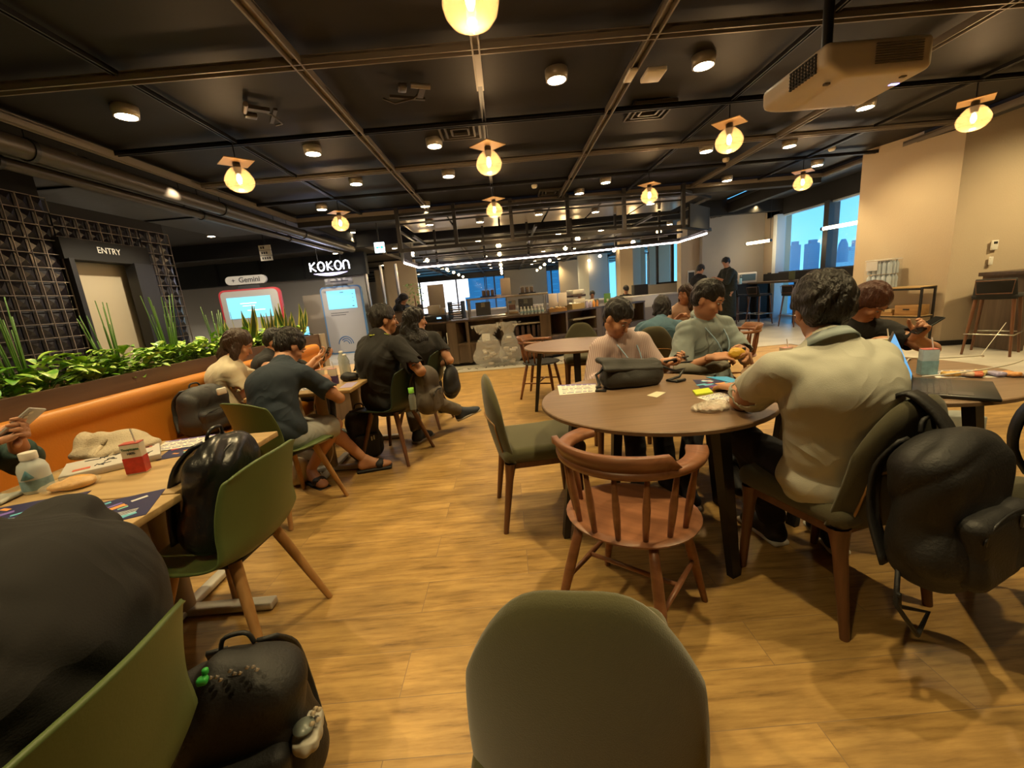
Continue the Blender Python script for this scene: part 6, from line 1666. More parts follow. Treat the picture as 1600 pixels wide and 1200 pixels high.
# dark sweater person bottom left
P2 = person('person in a charcoal sweater hunched over the near oak table at lower left', (-.85, .6), (-.87, .57, .50), (-.91, .585, .95), (-1.18, .50, 1.05), A(90), A(95), A(-35), shw=.185,
    hands={1: (-1.25, .82, .76), -1: (-1.25, .42, .76)}, elbows={1: (-1.03, .79, .74), -1: (-1.03, .36, .74)}, feet={1: (-1.25, .72, .095), -1: (-1.25, .48, .095)}, kpoles={1: (-1, .1, 1), -1: (-1, -.1, 1)},
    shirt=C_DARK, sleeve=1.8, loose=.038, hem=-.13, pants=C_TROU, shoes=M_SHOEB, soles=M_SOLE, res=.0085, back=.09, seed=4.1, foldamp=.004, bulk=1.08)
# person with phone at the left edge
P3 = person('person in a forest green top at the left edge, holding a phone above the table', (-2.3, 1.45), (-2.30, 1.42, .52), (-2.28, 1.42, 1.02), (-2.22, 1.40, 1.18), A(-80), A(-85), A(-25), shw=.18,
    hands={1: (-1.99, 1.50, .885), -1: (-2.01, 1.63, .90)}, poles={1: (.1, -.6, -1), -1: (.1, .8, -1)}, feet={1: (-1.85, 1.30, .095), -1: (-1.85, 1.52, .095)}, kpoles={1: (1, 0, 1), -1: (1, 0, 1)},
    shirt=C_GREEN, sleeve=1.45, loose=.04, hem=-.1, pants=C_TROU, shoes=M_SHOEB, soles=M_SOLE, res=.009, seed=2.2, hcurl=(.75, .7), hdir={1: (.5, .75, .15), -1: (.75, -.2, .2)}, hpalm={1: (0, .2, 1), -1: (.2, -1, .3)})
# navy T-shirt man
P4 = person('man in a navy T-shirt and light shorts bent over the group table', (-1.6, 2.65), (-1.53, 2.60, .50), (-1.54, 2.82, .945), (-1.52, 2.92, 1.055), A(-22), A(-35), A(-40), shw=.17,
    hands={1: (-1.36, 3.04, .765), -1: (-1.66, 3.06, .76)}, poles={1: (.8, -.5, -.7), -1: (-.8, 0, -.6)}, feet={1: (-1.58, 2.98, .105), -1: (-1.22, 3.12, .105)}, kpoles={1: (1, .35, 1.2), -1: (-.1, 1, 1)},
    shirt=C_NAVY, sleeve=.75, loose=.022, hem=-.10, pants=C_LGREY, pantlen=.9, sandals=True, res=.0085, back=.085, seed=3.1, bulk=.92, foldamp=.004, hcurl=(.8, .7), footdir={1: (.75, -.6, -.1), -1: (.9, .2, 0)})
# girl in cream blouse
P5 = person('young woman in a cream blouse with long brown hair on the leather bench', (-2.3, 3.4), (-2.31, 3.38, .54), (-2.29, 3.42, .93), (-2.22, 3.47, 1.065), A(-62), A(-70), A(-30), shw=.16,
    hands={1: (-2.05, 3.42, .80), -1: (-2.03, 3.58, .80)}, poles={1: (-.3, -.8, -1), -1: (.2, .8, -1)}, feet={1: (-1.92, 3.45, .095), -1: (-1.92, 3.66, .095)}, kpoles={1: (1, .3, 1), -1: (1, .3, 1)},
    shirt=C_CREAM, sleeve=.55, loose=.032, hem=-.14, pants=C_CREAM, shoes=M_SOLE, hair='fringe_long', haircol=M_HAIRB, res=.009, seed=5.2, bulk=.9, foldamp=.0045)
# third, behind
P6 = person('dark-haired person in black on the bench with a phone, behind the navy T-shirt', (-2.25, 3.98), (-2.27, 3.98, .54), (-2.25, 3.98, .93), (-2.20, 3.99, 1.03), A(-85), A(-85), A(-30), shw=.17,
    hands={1: (-1.87, 4.02, .83), -1: (-1.85, 4.14, .80)}, poles={1: (-.2, -.6, -1), -1: (0, .8, -1)}, feet={1: (-1.88, 3.95, .095), -1: (-1.88, 4.1, .095)}, kpoles={1: (1, 0, 1), -1: (1, 0, 1)},
    shirt=C_BLACK, sleeve=1.3, loose=.025, pants=C_TROU, shoes=M_SHOEB, res=.010, seed=6.2, hcurl=(.6, .7), hdir={1: (.8, .3, .5), -1: (.9, 0, .5)}, hpalm={1: (-.3, 0, 1), -1: (-.3, -.3, 1)})
# black shirt with yellow lanyard
P7 = person('man in a black shirt with a yellow-green lanyard, arm over his chair back', (-1.05, 3.42), (-1.07, 3.42, .50), (-1.03, 3.36, 1.04), (-.985, 3.41, 1.165), A(-35), A(-62), A(-4), shw=.19,
    hands={1: (-.72, 3.42, .66), -1: (-1.22, 3.72, .77)}, poles={1: (.6, -.7, -.5), -1: (-.3, -.2, -1)}, feet={1: (-.55, 4.02, .19), -1: (-.92, 3.72, .095)}, kpoles={1: (.4, .8, 1.6), -1: (0, 1, 1)},
    shirt=C_BLACK, sleeve=.85, loose=.034, hem=-.10, pants=C_TAUPE, shoes=M_SHOEN, soles=M_GREYMET, skin=M_SKIND, res=.0088, seed=7.7, foldamp=.0045, lanyard=M_LANY, hcurl=(.35, .5), hdir={1: (.5, .3, -.8)}, hpalm={1: (-.3, -.3, -.3)}, footdir={1: (.85, .3, .25), -1: (.4, .8, 0)})
# long hair woman
P8 = person('woman in a black T-shirt with long black hair, elbow over her chair', (-.95, 4.2), (-.97, 4.22, .50), (-.90, 4.17, .99), (-.90, 4.20, 1.115), A(15), A(-70), A(-8), shw=.17,
    hands={1: (-.80, 4.30, .60), -1: (-1.15, 4.45, .74)}, poles={1: (1, -.6, -.3), -1: (-.2, -.2, -1)}, feet={1: (-.85, 4.72, .095), -1: (-1.05, 4.74, .095)}, kpoles={1: (0, 1, 1), -1: (0, 1, 1)},
    shirt=C_BLACK, sleeve=.72, loose=.028, pants=C_TROU, shoes=M_SHOEB, hair='long', res=.0095, seed=8.4, foldamp=.004, bulk=.95)
# pink stripe
P9 = person('man in a pink striped shirt with a blue lanyard, looking down at his phone', (.85, 2.93), (.84, 2.96, .50), (.775, 2.92, .935), (.745, 2.80, 1.065), A(196), A(215), A(-38), shw=.162,
    hands={-1: (.99, 2.60, .775), 1: (.62, 2.62, .74)}, poles={1: (-.4, .1, -1), -1: (.5, .2, -1)}, feet={1: (.72, 2.35, .095), -1: (.92, 2.42, .095)}, kpoles={1: (0, -1, 1), -1: (0, -1, 1)},
    shirt=C_PINK, sleeve=1.55, loose=.03, pants=C_TROU, shoes=M_SHOEB, res=.0085, seed=9.1, foldamp=.0045, collar=C_PINK, lanyard=M_LANB, hcurl=(.6, .8), hdir={-1: (.55, -.75, .1)}, hpalm={-1: (-.3, -.4, .9)})
# grey-green linen
P10 = person('man in a grey-green short-sleeved shirt opening a yellow snack', (1.42, 2.95), (1.42, 2.98, .50), (1.365, 2.90, 1.005), (1.355, 2.81, 1.135), A(200), A(222), A(-26), shw=.166,
    hands={1: (1.27, 2.575, .78), -1: (1.49, 2.60, .80)}, poles={1: (-.6, .2, -1), -1: (.6, .1, -1)}, feet={1: (1.0, 2.32, .095), -1: (1.20, 2.16, .095)}, kpoles={1: (-.2, -1, 1), -1: (0, -1, 1)},
    shirt=C_GREY, sleeve=.85, loose=.032, pants=C_TROU, shoes=M_SHOEB, soles=M_SOLE, res=.0085, seed=10.6, foldamp=.0045, collar=C_GREY, lanyard=M_LANB, hcurl=(.8, .8), hdir={1: (.8, -.35, .1), -1: (-.5, -.6, .2)}, hpalm={1: (.2, .3, -.8), -1: (-.6, .3, -.5)}, footdir={1: (-.2, -1, 0), -1: (0, -1, 0)})
# denim
P11 = person('person in a blue denim shirt seen from behind, dark bobbed hair', (1.6, 4.42), (1.56, 4.42, .50), (1.66, 4.48, .86), (1.70, 4.58, 1.0), A(-12), A(-15), A(-20), shw=.19,
    hands={1: (1.88, 4.86, .75), -1: (1.58, 4.86, .75)}, feet={1: (1.72, 4.85, .095), -1: (1.52, 4.85, .095)}, kpoles={1: (0, 1, 1), -1: (0, 1, 1)},
    shirt=C_DENIM, sleeve=1.6, loose=.035, pants=C_TROU, shoes=M_SHOEB, hair='bob', res=.0095, seed=11.3, foldamp=.006, back=.10, bulk=1.02)
P12 = person('woman in a peach blouse with curled dark hair, facing the denim shirt', (2.35, 5.75), (2.38, 5.75, .50), (2.38, 5.70, .93), (2.40, 5.62, 1.09), A(168), A(120), A(-12), shw=.16,
    hands={1: (2.20, 5.38, .80), -1: (2.45, 5.40, .78)}, feet={1: (2.3, 5.35, .095), -1: (2.45, 5.35, .095)}, kpoles={1: (0, -1, 1), -1: (0, -1, 1)},
    shirt=C_PEACH, sleeve=.9, loose=.028, pants=C_TROU, shoes=M_SHOEB, hair='fringe_long', haircol=M_HAIRB, res=.0105, seed=12.1, bulk=.92)
P13 = person('red-brown haired person in black holding a phone, mostly hidden behind the pale T-shirt man', (2.42, 2.9), (2.42, 2.92, .50), (2.38, 2.80, .90), (2.375, 2.72, 1.03), A(170), A(200), A(-48), shw=.17,
    hands={1: (2.13, 2.45, .80), -1: (2.40, 2.42, .83)}, poles={1: (-.6, .1, -.8), -1: (.9, .2, -.5)}, feet={1: (2.28, 2.5, .095), -1: (2.42, 2.5, .095)}, kpoles={1: (0, -1, 1), -1: (0, -1, 1)},
    shirt=C_BLACK, sleeve=.6, loose=.025, pants=C_TROU, shoes=M_SHOEB, hair='bob', haircol=mat('redbrown_hair', (.085, .028, .014), .45, bump=.9, bscale=90, stretch=(1, 1, .3)), res=.0095, seed=13.3, hcurl=(.7, .6), hdir={-1: (-.1, -.5, .6)}, hpalm={-1: (-.9, -.3, .2)})
P14 = person('tall standing person in a long black and olive outfit before the grey end wall', (5.72, 10.9), (5.78, 10.9, .95), (5.72, 10.88, 1.46), (5.67, 10.86, 1.62), A(95), A(105), A(-28), shw=.17,
    hands={1: (5.42, 10.98, 1.22), -1: (5.42, 10.78, 1.24)}, feet={1: (5.78, 10.98, .095), -1: (5.80, 10.80, .095)}, kpoles={1: (-1, 0, 0), -1: (-1, 0, 0)},
    shirt=C_OLB, sleeve=1.4, loose=.05, pants=C_OLB, long_skirt=True, shoes=M_SHOEB, hair='short', res=.014, seed=14, stand=True, face=False)
P15 = person('shorter standing person in dark clothes facing the tall one at the end wall', (5.05, 11.0), (5.00, 11.0, .90), (5.05, 11.0, 1.36), (5.10, 11.0, 1.50), A(-70), A(-80), A(-30), shw=.16,
    hands={1: (5.23, 10.92, 1.20), -1: (5.21, 11.1, 1.15)}, feet={1: (5.0, 10.9, .095), -1: (5.0, 11.1, .095)}, kpoles={1: (1, 0, 0), -1: (1, 0, 0)},
    shirt=C_BLACK, sleeve=1.6, loose=.03, pants=C_TROU, shoes=M_SHOEB, hair='short', res=.014, seed=15, face=False)
P16 = person('staff woman with long black hair and dark uniform behind the counter left end', (-2.37, 9.9), (-2.43, 9.9, .87), (-2.39, 9.88, 1.29), (-2.32, 9.84, 1.39), A(-110), A(-105), A(-40), shw=.16,
    hands={1: (-2.12, 9.7, .98), -1: (-2.07, 9.85, .98)}, feet={1: (-2.43, 9.8, .095), -1: (-2.43, 10.0, .095)}, kpoles={1: (1, 0, 0), -1: (1, 0, 0)},
    shirt=C_BLACK, sleeve=1.7, loose=.03, pants=C_TROU, shoes=M_SHOEB, hair='long', res=.014, seed=16, face=False)
for i, (x, y, z, lb, hc) in enumerate(((4.0, 14.0, 1.14, 'far seated person with a white cap above the pink shirt man', M_HAIR), (2.47, 14.0, 1.10, 'far seated dark-haired person behind the coffee machine', M_HAIR), (1.9, 14.2, 1.08, 'far seated person left of the coffee machine', M_HAIRB), (2.95, 14.3, 1.06, 'far seated person right of the coffee machine', M_HAIRB))):
    person(lb, (x, y), (x, y, .5), (x, y, z - .17), (x, y - .05, z), A(170 if i else 10), None, A(-20), shw=.17, hands={1: (x - .2, y - .35, .76), -1: (x + .2, y - .35, .76)} if i else None, shirt=C_BLACK, sleeve=.6, res=.018, face=False, seed=i, group='far seated people', feet={1: (x - .1, y - .38, .095), -1: (x + .1, y - .38, .095)}, kpoles={1: (0, -1, 1), -1: (0, -1, 1)}, pants=C_TROU, shoes=M_SHOEB)
# ------------------------------------------------------------------ things on the tables, bags
TZ = .7205
def flat(name, label, cat, corners, z, m, th=.0012, group=None):
    cx = sum(p[0] for p in corners) / 4; cy = sum(p[1] for p in corners) / 4
    o = MB().prism([(x - cx, y - cy) for x, y in corners], 0, th).build(name, m, None, (cx, cy, z)); return tag(o, label, cat, group)
def rectc(cx, cy, w, h, rz):
    c, s = math.cos(rz), math.sin(rz); return [(cx + c * x - s * y, cy + s * x + c * y) for x, y in ((-w / 2, -h / 2), (w / 2, -h / 2), (w / 2, h / 2), (-w / 2, h / 2))]
M_NAVYP = mat('flyer_navy', (.022, .022, .085), .45)
FC = [mat('flyer_cyan', (.12, .45, .6), .5), mat('flyer_red', (.55, .05, .08), .5), mat('flyer_mint', (.25, .6, .5), .5), mat('flyer_white', (.6, .6, .62), .5), mat('flyer_violet', (.18, .12, .45), .5), mat('flyer_orange', (.7, .3, .08), .5)]
M_INKB = mat('ink_blue', (.12, .12, .30), .6)
def flyer(label, cx, cy, rz, w=.297, h=.21, seed=0, z=TZ, textside=None):
    o = flat('flyer', label, 'flyer', rectc(cx, cy, w, h, rz), z, M_NAVYP, group='colourful dark flyers'); r = random.Random(seed); c, s = math.cos(rz), math.sin(rz)
    T = Matrix.Rotation(rz, 4, 'Z'); m = MB()
    for i in range(17):
        m.cur = r.randrange(6); x, y = r.uniform(-w * .42, w * (.42 if not textside else .15)), r.uniform(-h * .38, h * .38); a = r.choice((.5, .5, -.6)) ; k = r.uniform(.008, .024)
        P = [(x + k * 1.4 * math.cos(a) * u - k * .5 * math.sin(a) * v, y + k * 1.4 * math.sin(a) * u + k * .5 * math.cos(a) * v) for u, v in ((-1, -1), (1, -1), (1, 1), (-1, 1))]
        m.prism(P, .0013 + i * .00001, .0016 + i * .00001, T)
    m.build('printed_shapes', FC, o)
    m = MB()
    for i in range(5): m.box((w * .2 + 0, -h * .32 + i * .008, .0017), (w * .36, .003, .0005), M=T)
    m.build('printed_text', FC[3], o); return o
def leaflet(label, corners, seed=0, z=TZ, band=False, cat='paper', rows=7):
    o = flat('leaflet', label, cat, corners, z, M_PAPER); cx = sum(p[0] for p in corners) / 4; cy = sum(p[1] for p in corners) / 4
    a, b, c_, d = [Vector((x - cx, y - cy, 0)) for x, y in corners]; r = random.Random(seed); m = MB()
    for i in range(rows):
        f = .12 + .76 * i / (rows - 1); p = a.lerp(d, f); q = b.lerp(c_, f); u = .1; 
        while u < .85:
            l = r.uniform(.06, .2); s, e = p.lerp(q, u), p.lerp(q, min(.9, u + l)); m.tube([s + Vector((0, 0, .0014)), e + Vector((0, 0, .0014))], .0012 if i % 3 else .0026, n=4); u += l + .04
    m.build('printed_text', M_INKB, o)
    if band:
        m = MB(); m.prism([tuple(q.xy) for q in (d, d.lerp(a, .08), c_.lerp(b, .08), c_)][::-1], .0013, .0018); m.build('blue_band', FC[4], o)
    return o
leaflet('white leaflet with blue band and dark marks, left on the near round table', [(.25, 2.18), (.45, 2.18), (.49, 2.38), (.27, 2.43)], 1, band=True)
flat('sticky_note', 'small cream blank note in the middle of the near round table', 'note', [(.67, 2.02), (.70, 1.965), (.775, 2.045), (.74, 2.08)], TZ, mat('cream_note', (.62, .58, .42), .8))
o = flat('sticky_pad', 'bright yellow-green note pad on the near round table beside the dark flyer', 'note pad', [(.88, 1.935), (.97, 1.95), (.99, 2.04), (.90, 2.02)], TZ, mat('lime_note', (.55, .66, .03), .7), .008)
flyer('dark flyer with coloured shapes on the near round table beside the blue folder', 1.08, 2.11, -.25, .21, .27, 4)
flat('blue_folder', 'bright blue folder under the edge of the flyer on the near round table', 'folder', [(1.10, 2.30), (1.17, 2.03), (1.22, 2.0), (1.20, 2.26)], TZ + .002, mat('bright_blue', (.03, .30, .62), .5), .002)
leaflet('white text sheet between the yellow pad and the crumpled clear wrapper', [(.90, 1.77), (1.07, 1.84), (1.04, 1.97), (.87, 1.905)], 6)
t = thing('clear_wrapper', 'crumpled clear plastic wrapper at the near round table edge by the pale sleeve', 'wrapper', (.835, 1.70, TZ))
s = SDF(res=.004, k=.012); s.ell((0, 0, .012), (.075, .05, .014)); s.ell((.04, .03, .014), (.05, .04, .013)); s.disp = folds(.006, (1, .3, .2), 150, 2); sdf_mesh('film', s, mat('wrapper_film', (.75, .68, .58), .15, alpha=.6, bump=.8, bscale=60), t)
M_WRAP = mat('wrapper_spots', (.5, .25, .2), .5, var=.8, vscale=60); MB().box((0, 0, .008), (.08, .05, .008), bev=.003).build('wrapper_content', M_WRAP, t)

# soft bags -------------------------------------------------------------
M_NYL = mat('black_nylon', (.0085, .008, .008), .6, 0, bump=.4, bscale=120, bdist=.004)
M_NYLG = mat('glossy_nylon', (.010, .010, .011), .30, 0, bump=.5, bscale=22, bdist=.008)
M_NYLGR = mat('charcoal_nylon', (.028, .027, .025), .6, 0, bump=.3, bscale=140, bdist=.004)
M_TAUPEB = mat('taupe_canvas', (.085, .068, .052), .75, 0, bump=.35, bscale=160, bdist=.004)
M_ZIP = mat('zip_metal', (.35, .35, .33), .35, .8)
def backpack(label, loc, rz, w, h, d, m, tilt=0.0, seed=0, strap=None, pocket=True, straps=True, slump=1.0, group='backpacks'):
    t = thing('backpack', label, 'backpack', loc, rz, group); R = rotm(0, tilt, 0)
    def q(x, y, z): return tuple(R @ np.array((x, y, z)))
    s = SDF(res=.008, k=.04)
    s.box(q(0, 0, h * .46), (w * .46, d * .40, h * .44), R=R, rnd=min(w, d) * .34); s.ell(q(0, -d * .06, h * .26), (w * .52, d * .56, h * .26 * slump), R); s.ell(q(0, .0, h * .74), (w * .42, d * .42, h * .25), R)
    s.disp = folds(.008, (.6, .3, 1), 30, seed); sdf_mesh('main_compartment', s, m, t)
    if pocket:
        s = SDF(res=.008, k=.03); s.box(q(0, -d * .45, h * .30), (w * .36, d * .18, h * .22), R=R, rnd=d * .15); s.disp = folds(.004, (1, .2, .4), 40, seed + 2); sdf_mesh('front_pocket', s, m, t)
        m1 = MB(); P = [q(w * .34 * math.cos(a), -d * .60 - .004, h * .40 + h * .11 * math.sin(a)) for a in np.linspace(PI, 0, 12)]; m1.tube(P, .0035, n=6); m1.build('zipper', M_BLACK, t)
        MB().box(q(w * .2, -d * .64, h * .44), (.010, .006, .035)).build('zip_pull', M_ZIP, t); MB().box(q(w * .13, -d * .64, h * .43), (.010, .006, .035)).build('zip_pull', M_ZIP, t)
    m1 = MB(); m1.tube([q(w * .42 * math.cos(a), -d * .20, h * .62 + h * .33 * math.sin(a)) for a in np.linspace(PI, 0, 18)], .004, n=6); m1.build('zipper', M_BLACK, t)
    m1 = MB(); m1.tube([interp([q(-.04, d * .25, h * .95), q(-.025, d * .25, h * 1.03), q(.025, d * .25, h * 1.03), q(.04, d * .25, h * .95)], f) for f in np.linspace(0, 1, 12)], .006, n=8); m1.build('top_handle', m, t)
    if straps:
        for sx in (-1, 1):
            P = [q(sx * w * .18, d * .36, h * .92), q(sx * w * .26, d * .62, h * .72), q(sx * w * .30, d * .66, h * .4), q(sx * w * .38, d * .42, h * .10)]
            pts = [interp(P, f) for f in np.linspace(0, 1, 14)]; rows = []
            for p in pts: rows.append([tuple(p + (R @ np.array((k * .026, 0, 0)))) for k in (-1, 0, 1)])
            MB().grid(rows, .010).build('shoulder_strap', m, t)
    return t
b1 = backpack('black backpack on the floor at lower left, with a pale pouch and charms', (-.775, .90, 0), A(15), .34, .44, .22, M_NYL, 0, 1)
def sub(nm, o_mb, m, parent): return o_mb.build(nm, m, parent)
s = SDF(res=.004, k=.01); s.ell((.155, -.06, .20), (.035, .055, .035)); s.box((.158, -.06, .21), (.03, .05, .018), rnd=.012); s.plane((0, 0, .222), (0, 0, 1), .003); s.disp = folds(.002, (1, 1, 0), 120, 1)
pp = sdf_mesh('mesh_pouch', s, mat('pale_pouch', (.42, .40, .34), .6), b1); pp.location = (0, 0, 0)
m = MB(); m.lathe([(0, 0), (.026, .002), (.026, .008), (0, .011)], (.155, -.075, .235), n=16); m.build('round_charm', mat('grey_disc', (.15, .17, .15), .3), b1)
m = MB(); [m.lathe([(0, -.008), (.008, 0), (0, .008)], (.175 + .012 * (i % 2), -.03 - .012 * i, .238 + .006 * (i % 3)), n=8) for i in range(5)]; m.build('shell_charm', mat('cream_charm', (.5, .42, .3), .5), b1)
m = MB(); [m.lathe([(0, -.006), (.006, 0), (0, .006)], (-.02 + .013 * i + .003 * (i % 2), -.055 - .008 * (i % 3), .438 + .004 * (i % 2)), n=8) for i in range(9)]; m.build('beaded_charm', mat('bead_silver', (.5, .45, .4), .25, .6), b1)
m = MB(); m.box((-.035, -.06, .44), (.024, .02, .018), bev=.006); m.box((-.03, -.05, .455), (.014, .014, .016), bev=.005); m.build('green_charm', mat('charm_green', (.05, .5, .08), .4), b1)
b2 = backpack('glossy black backpack leaning on the green chair seat by the oak table', (-1.165, 1.46, .455), A(88), .31, .43, .17, M_NYLG, A(16), 2)
b3 = backpack('big black backpack hanging from the back of the pale T-shirt man chair', (1.285, 1.10, .33), A(22), .42, .46, .20, M_NYL, A(-6), 3)
m = MB(); P = [(.02, .02, .36), (.03, .08, .47), (.02, .16, .535), (.02, .22, .46)]; rows = [[(p[0] + k * .03, p[1], p[2]) for k in (-1, 0, 1)] for p in [interp(P, f) for f in np.linspace(0, 1, 12)]]; m.grid(rows, .012); m.build('shoulder_strap', M_NYL, b3)
m = MB(); m.tube([(-.18, .05, .06), (-.24, .02, -.03), (-.20, -.02, -.12), (-.10, 0, -.10), (-.17, .04, -.08), (-.23, .02, .0)], .007, n=6); m.build('hanging_webbing', M_NYL, b3)
b4 = backpack('second black backpack cut off by the right picture edge, on its own chair', (1.74, 1.10, .482), A(60), .40, .40, .26, M_NYL, 0, 4)
b5 = backpack('taupe canvas backpack hanging on the chair back of the lanyard man', (-.69, 3.32, .38), A(75), .27, .40, .15, M_TAUPEB, 0, 5)
t = thing('water_flask', 'clear bottle with a bright green cap in the taupe backpack side pocket', 'bottle', (-.78, 3.14, .47)); MB().lathe([(.026, 0), (.028, .1), (.018, .13)], n=14).build('flask_body', mat('clear_grey', (.2, .22, .2), .2), t); MB().lathe([(.022, .13), (.022, .17), (0, .172)], n=14).build('cap', mat('cap_green', (.25, .65, .08), .4), t)
t = thing('tote_bag', 'black soft tote hanging on the long-haired woman chair', 'bag', (-.62, 4.22, .30), A(80)); s = SDF(res=.009, k=.04); s.ell((0, 0, .16), (.15, .07, .17)); s.ell((0, 0, .08), (.14, .08, .09)); s.disp = folds(.008, (.3, .2, 1), 26, 3); sdf_mesh('bag_body', s, M_NYL, t)
m = MB(); m.tube([(-.08, .0, .28), (-.05, .04, .46), (.05, .05, .48), (.09, 0, .28)], .008, n=6); m.build('strap', M_NYL, t)
b7 = backpack('charcoal backpack slumped on the leather bench beside the young woman', (-2.28, 3.02, .462), A(70), .36, .36, .24, M_NYLGR, 0, 7, slump=1.2)
MB().box((.05, -.14, .30), (.07, .02, .05), bev=.008).build('white_charm', M_WHITE, b7)
b8 = backpack('black backpack on the floor under the group table', (-1.30, 3.42, 0), A(30), .28, .46, .18, M_NYL, 0, 8)
t = thing('tote_bag', 'pale cloth bag with dark base on the floor beneath the group table', 'bag', (-1.72, 2.98, 0)); s = SDF(res=.009, k=.03); s.ell((0, 0, .08), (.14, .09, .09)); s.ell((.05, 0, .14), (.08, .06, .07)); s.disp = folds(.008, (1, .2, 1), 36, 3); sdf_mesh('bag_body', s, C_CREAM, t); MB().tube([(-.08, 0, .13), (-.05, .02, .2), (.04, .02, .22), (.07, 0, .16)], .006, n=6).build('strap', C_CREAM, t)
# messenger bag on the near table
t = thing('messenger_bag', 'black flap messenger bag lying on the near round table before the pink shirt', 'bag', (.665, 2.27, TZ), A(4))
s = SDF(res=.006, k=.03); s.box((0, 0, .062), (.160, .075, .060), rnd=.035); s.ell((0, -.01, .05), (.175, .085, .05)); s.disp = folds(.004, (1, .2, .5), 45, 2); sdf_mesh('bag_body', s, M_NYLGR, t)
s = SDF(res=.006, k=.02); s.box((-.01, .01, .135), (.175, .05, .013), R=rotm(0, .0, .10), rnd=.012); s.box((-.01, -.05, .118), (.165, .035, .010), R=rotm(0, .5, .08), rnd=.009); s.disp = folds(.004, (1, .2, .2), 50, 4); sdf_mesh('flap', s, M_NYLGR, t)
m = MB(); m.tube([(-.15, 0, .11), (-.20, -.01, .08), (-.19, -.03, .03), (-.22, -.07, .006), (-.17, -.09, .006)], .008, n=6); m.build('shoulder_strap', M_BLACK, t)
m = MB(); m.tube([(.16, 0, .10), (.22, .0, .07), (.27, .03, .05), (.33, .04, .055), (.28, .0, .02), (.20, -.02, .01), (.24, -.05, .006), (.30, -.03, .008)], .008, n=6); m.build('shoulder_strap', M_BLACK, t)
m = MB(); m.box((-.20, -.05, .02), (.03, .02, .012), bev=.003); m.box((.26, -.05, .012), (.035, .02, .01), bev=.003); m.build('buckle', M_BLACK, t)
t = thing('waist_bag', 'grey and black sling bag on the lap of the grey-green shirt man', 'bag', (1.26, 2.70, .60)); s = SDF(res=.008, k=.03); s.ell((0, 0, .10), (.19, .09, .05)); s.disp = folds(.006, (1, .2, .3), 40, 6); sdf_mesh('bag_body', s, mat('grey_bag', (.16, .15, .12), .7), t); MB().tube([(-.15, 0, .14), (0, -.08, .16), (.16, 0, .15), (.24, .1, .15)], .006, n=6).build('cord', M_BLACK, t)

def phone(label, loc, Rm, mcase=None, screen=False):
    t = thing('smartphone', label, 'phone', loc); T = Matrix.Identity(4); T = Matrix(((*Rm[0],), (*Rm[1],), (*Rm[2],))).to_4x4()
    MB().box((0, 0, 0), (.072, .148, .009), M=T, bev=.003).build('phone_body', mcase or M_BLACK, t)
    MB().box((0, 0, .0052), (.066, .140, .0008), M=T).build('screen', mat('phone_screen', (.02, .02, .02), .1), t)
    m = MB(); m.cyl((.018, .055, -.0045), (.018, .055, -.007), .008, n=12, M=T); m.cyl((.018, .032, -.0045), (.018, .032, -.007), .008, n=12, M=T); m.build('lens', M_SILVER, t); return t
def frame(ydir, zdir):
    y = nv(ydir); z = np.array(zdir, float); z = nv(z - y * (z @ y)); x = np.cross(y, z); return np.stack([x, y, z], 1).tolist()
phone('phone in a clear case held by the green-sleeved person at the left edge', (-1.93, 1.60, .945), frame((.6, .3, .55), (-.6, .1, .7)), mat('clear_case', (.45, .44, .42), .2))
phone('phone held by the man in the pink striped shirt', (1.025, 2.535, .80), frame((.9, -.3, .2), (-.3, .2, 1)))
phone('phone held by the person behind the navy T-shirt', (-1.79, 4.10, .86), frame((.5, .1, .9), (-.8, 0, .5)))
phone('phone held up by the red-brown haired person', (2.40, 2.36, .90), frame((.75, -.2, .55), (-.5, .1, .8)))
t = thing('snack_pack', 'yellow snack pack in the hands of the grey-green shirt man', 'snack', (1.40, 2.53, .80)); s = SDF(res=.005, k=.01); s.ell((0, 0, 0), (.055, .03, .035)); s.disp = folds(.004, (1, 1, 0), 90, 1); sdf_mesh('packet', s, mat('yellow_pack', (.60, .36, .04), .35, bump=.4, bscale=40), t); MB().box((.045, 0, .02), (.03, .012, .03), rz=.5, bev=.004).build('opening', M_BLACK, t)

def carton(label, loc, rz, body, low, straw, top, text=None, h=.125):
    t = thing('juice_carton', label, 'juice carton', loc, rz, 'juice cartons with straws'); w, d = .062, .042
    MB().box((0, 0, h / 2), (w, d, h), bev=.002).build('carton_body', body, t); MB().box((0, 0, h * .30), (w + .001, d + .001, h * .52)).build('fruit_print', low, t)
    MB().box((0, 0, h + .001), (w, d, .003)).build('carton_top', top, t); MB().cyl((.014, 0, h), (.006, .004, h + .055), .003, n=8).build('straw', mat('straw_white', (.7, .66, .6), .4), t)
    if text:
        for face, nrm in (((0, -d / 2 - .001, h * .84), (1, 0, 0)),): text_obj('brand_text', text, .0135, facing(face, nrm, (0, 0, 1)), mat('text_green', (.03, .12, .04), .5), t); text_obj('percent_text', '100%', .0125, facing((0, -d / 2 - .001, h * .70), (1, 0, 0), (0, 0, 1)), M_INK, t)
    return t
M_RED = mat('apple_red', (.45, .03, .015), .4, var=.6, vscale=45); M_PURP = mat('grape_purple', (.08, .05, .14), .4, var=.8, vscale=70); M_CART = mat('carton_cream', (.58, .52, .42), .4)
carton('red and white juice carton with a straw standing on the near oak table', (-1.475, 1.54, TZ), A(18), M_CART, M_RED, 0, mat('top_red', (.5, .1, .08), .4), 'Tropicana', .12)
carton('grape juice carton on the right round table, left of the blue laptop screen', (2.01, 2.19, TZ), A(-25), mat('carton_green', (.48, .50, .22), .4, var=.5, vscale=20), M_PURP, 0, M_CART, 'Tropicana', .15)
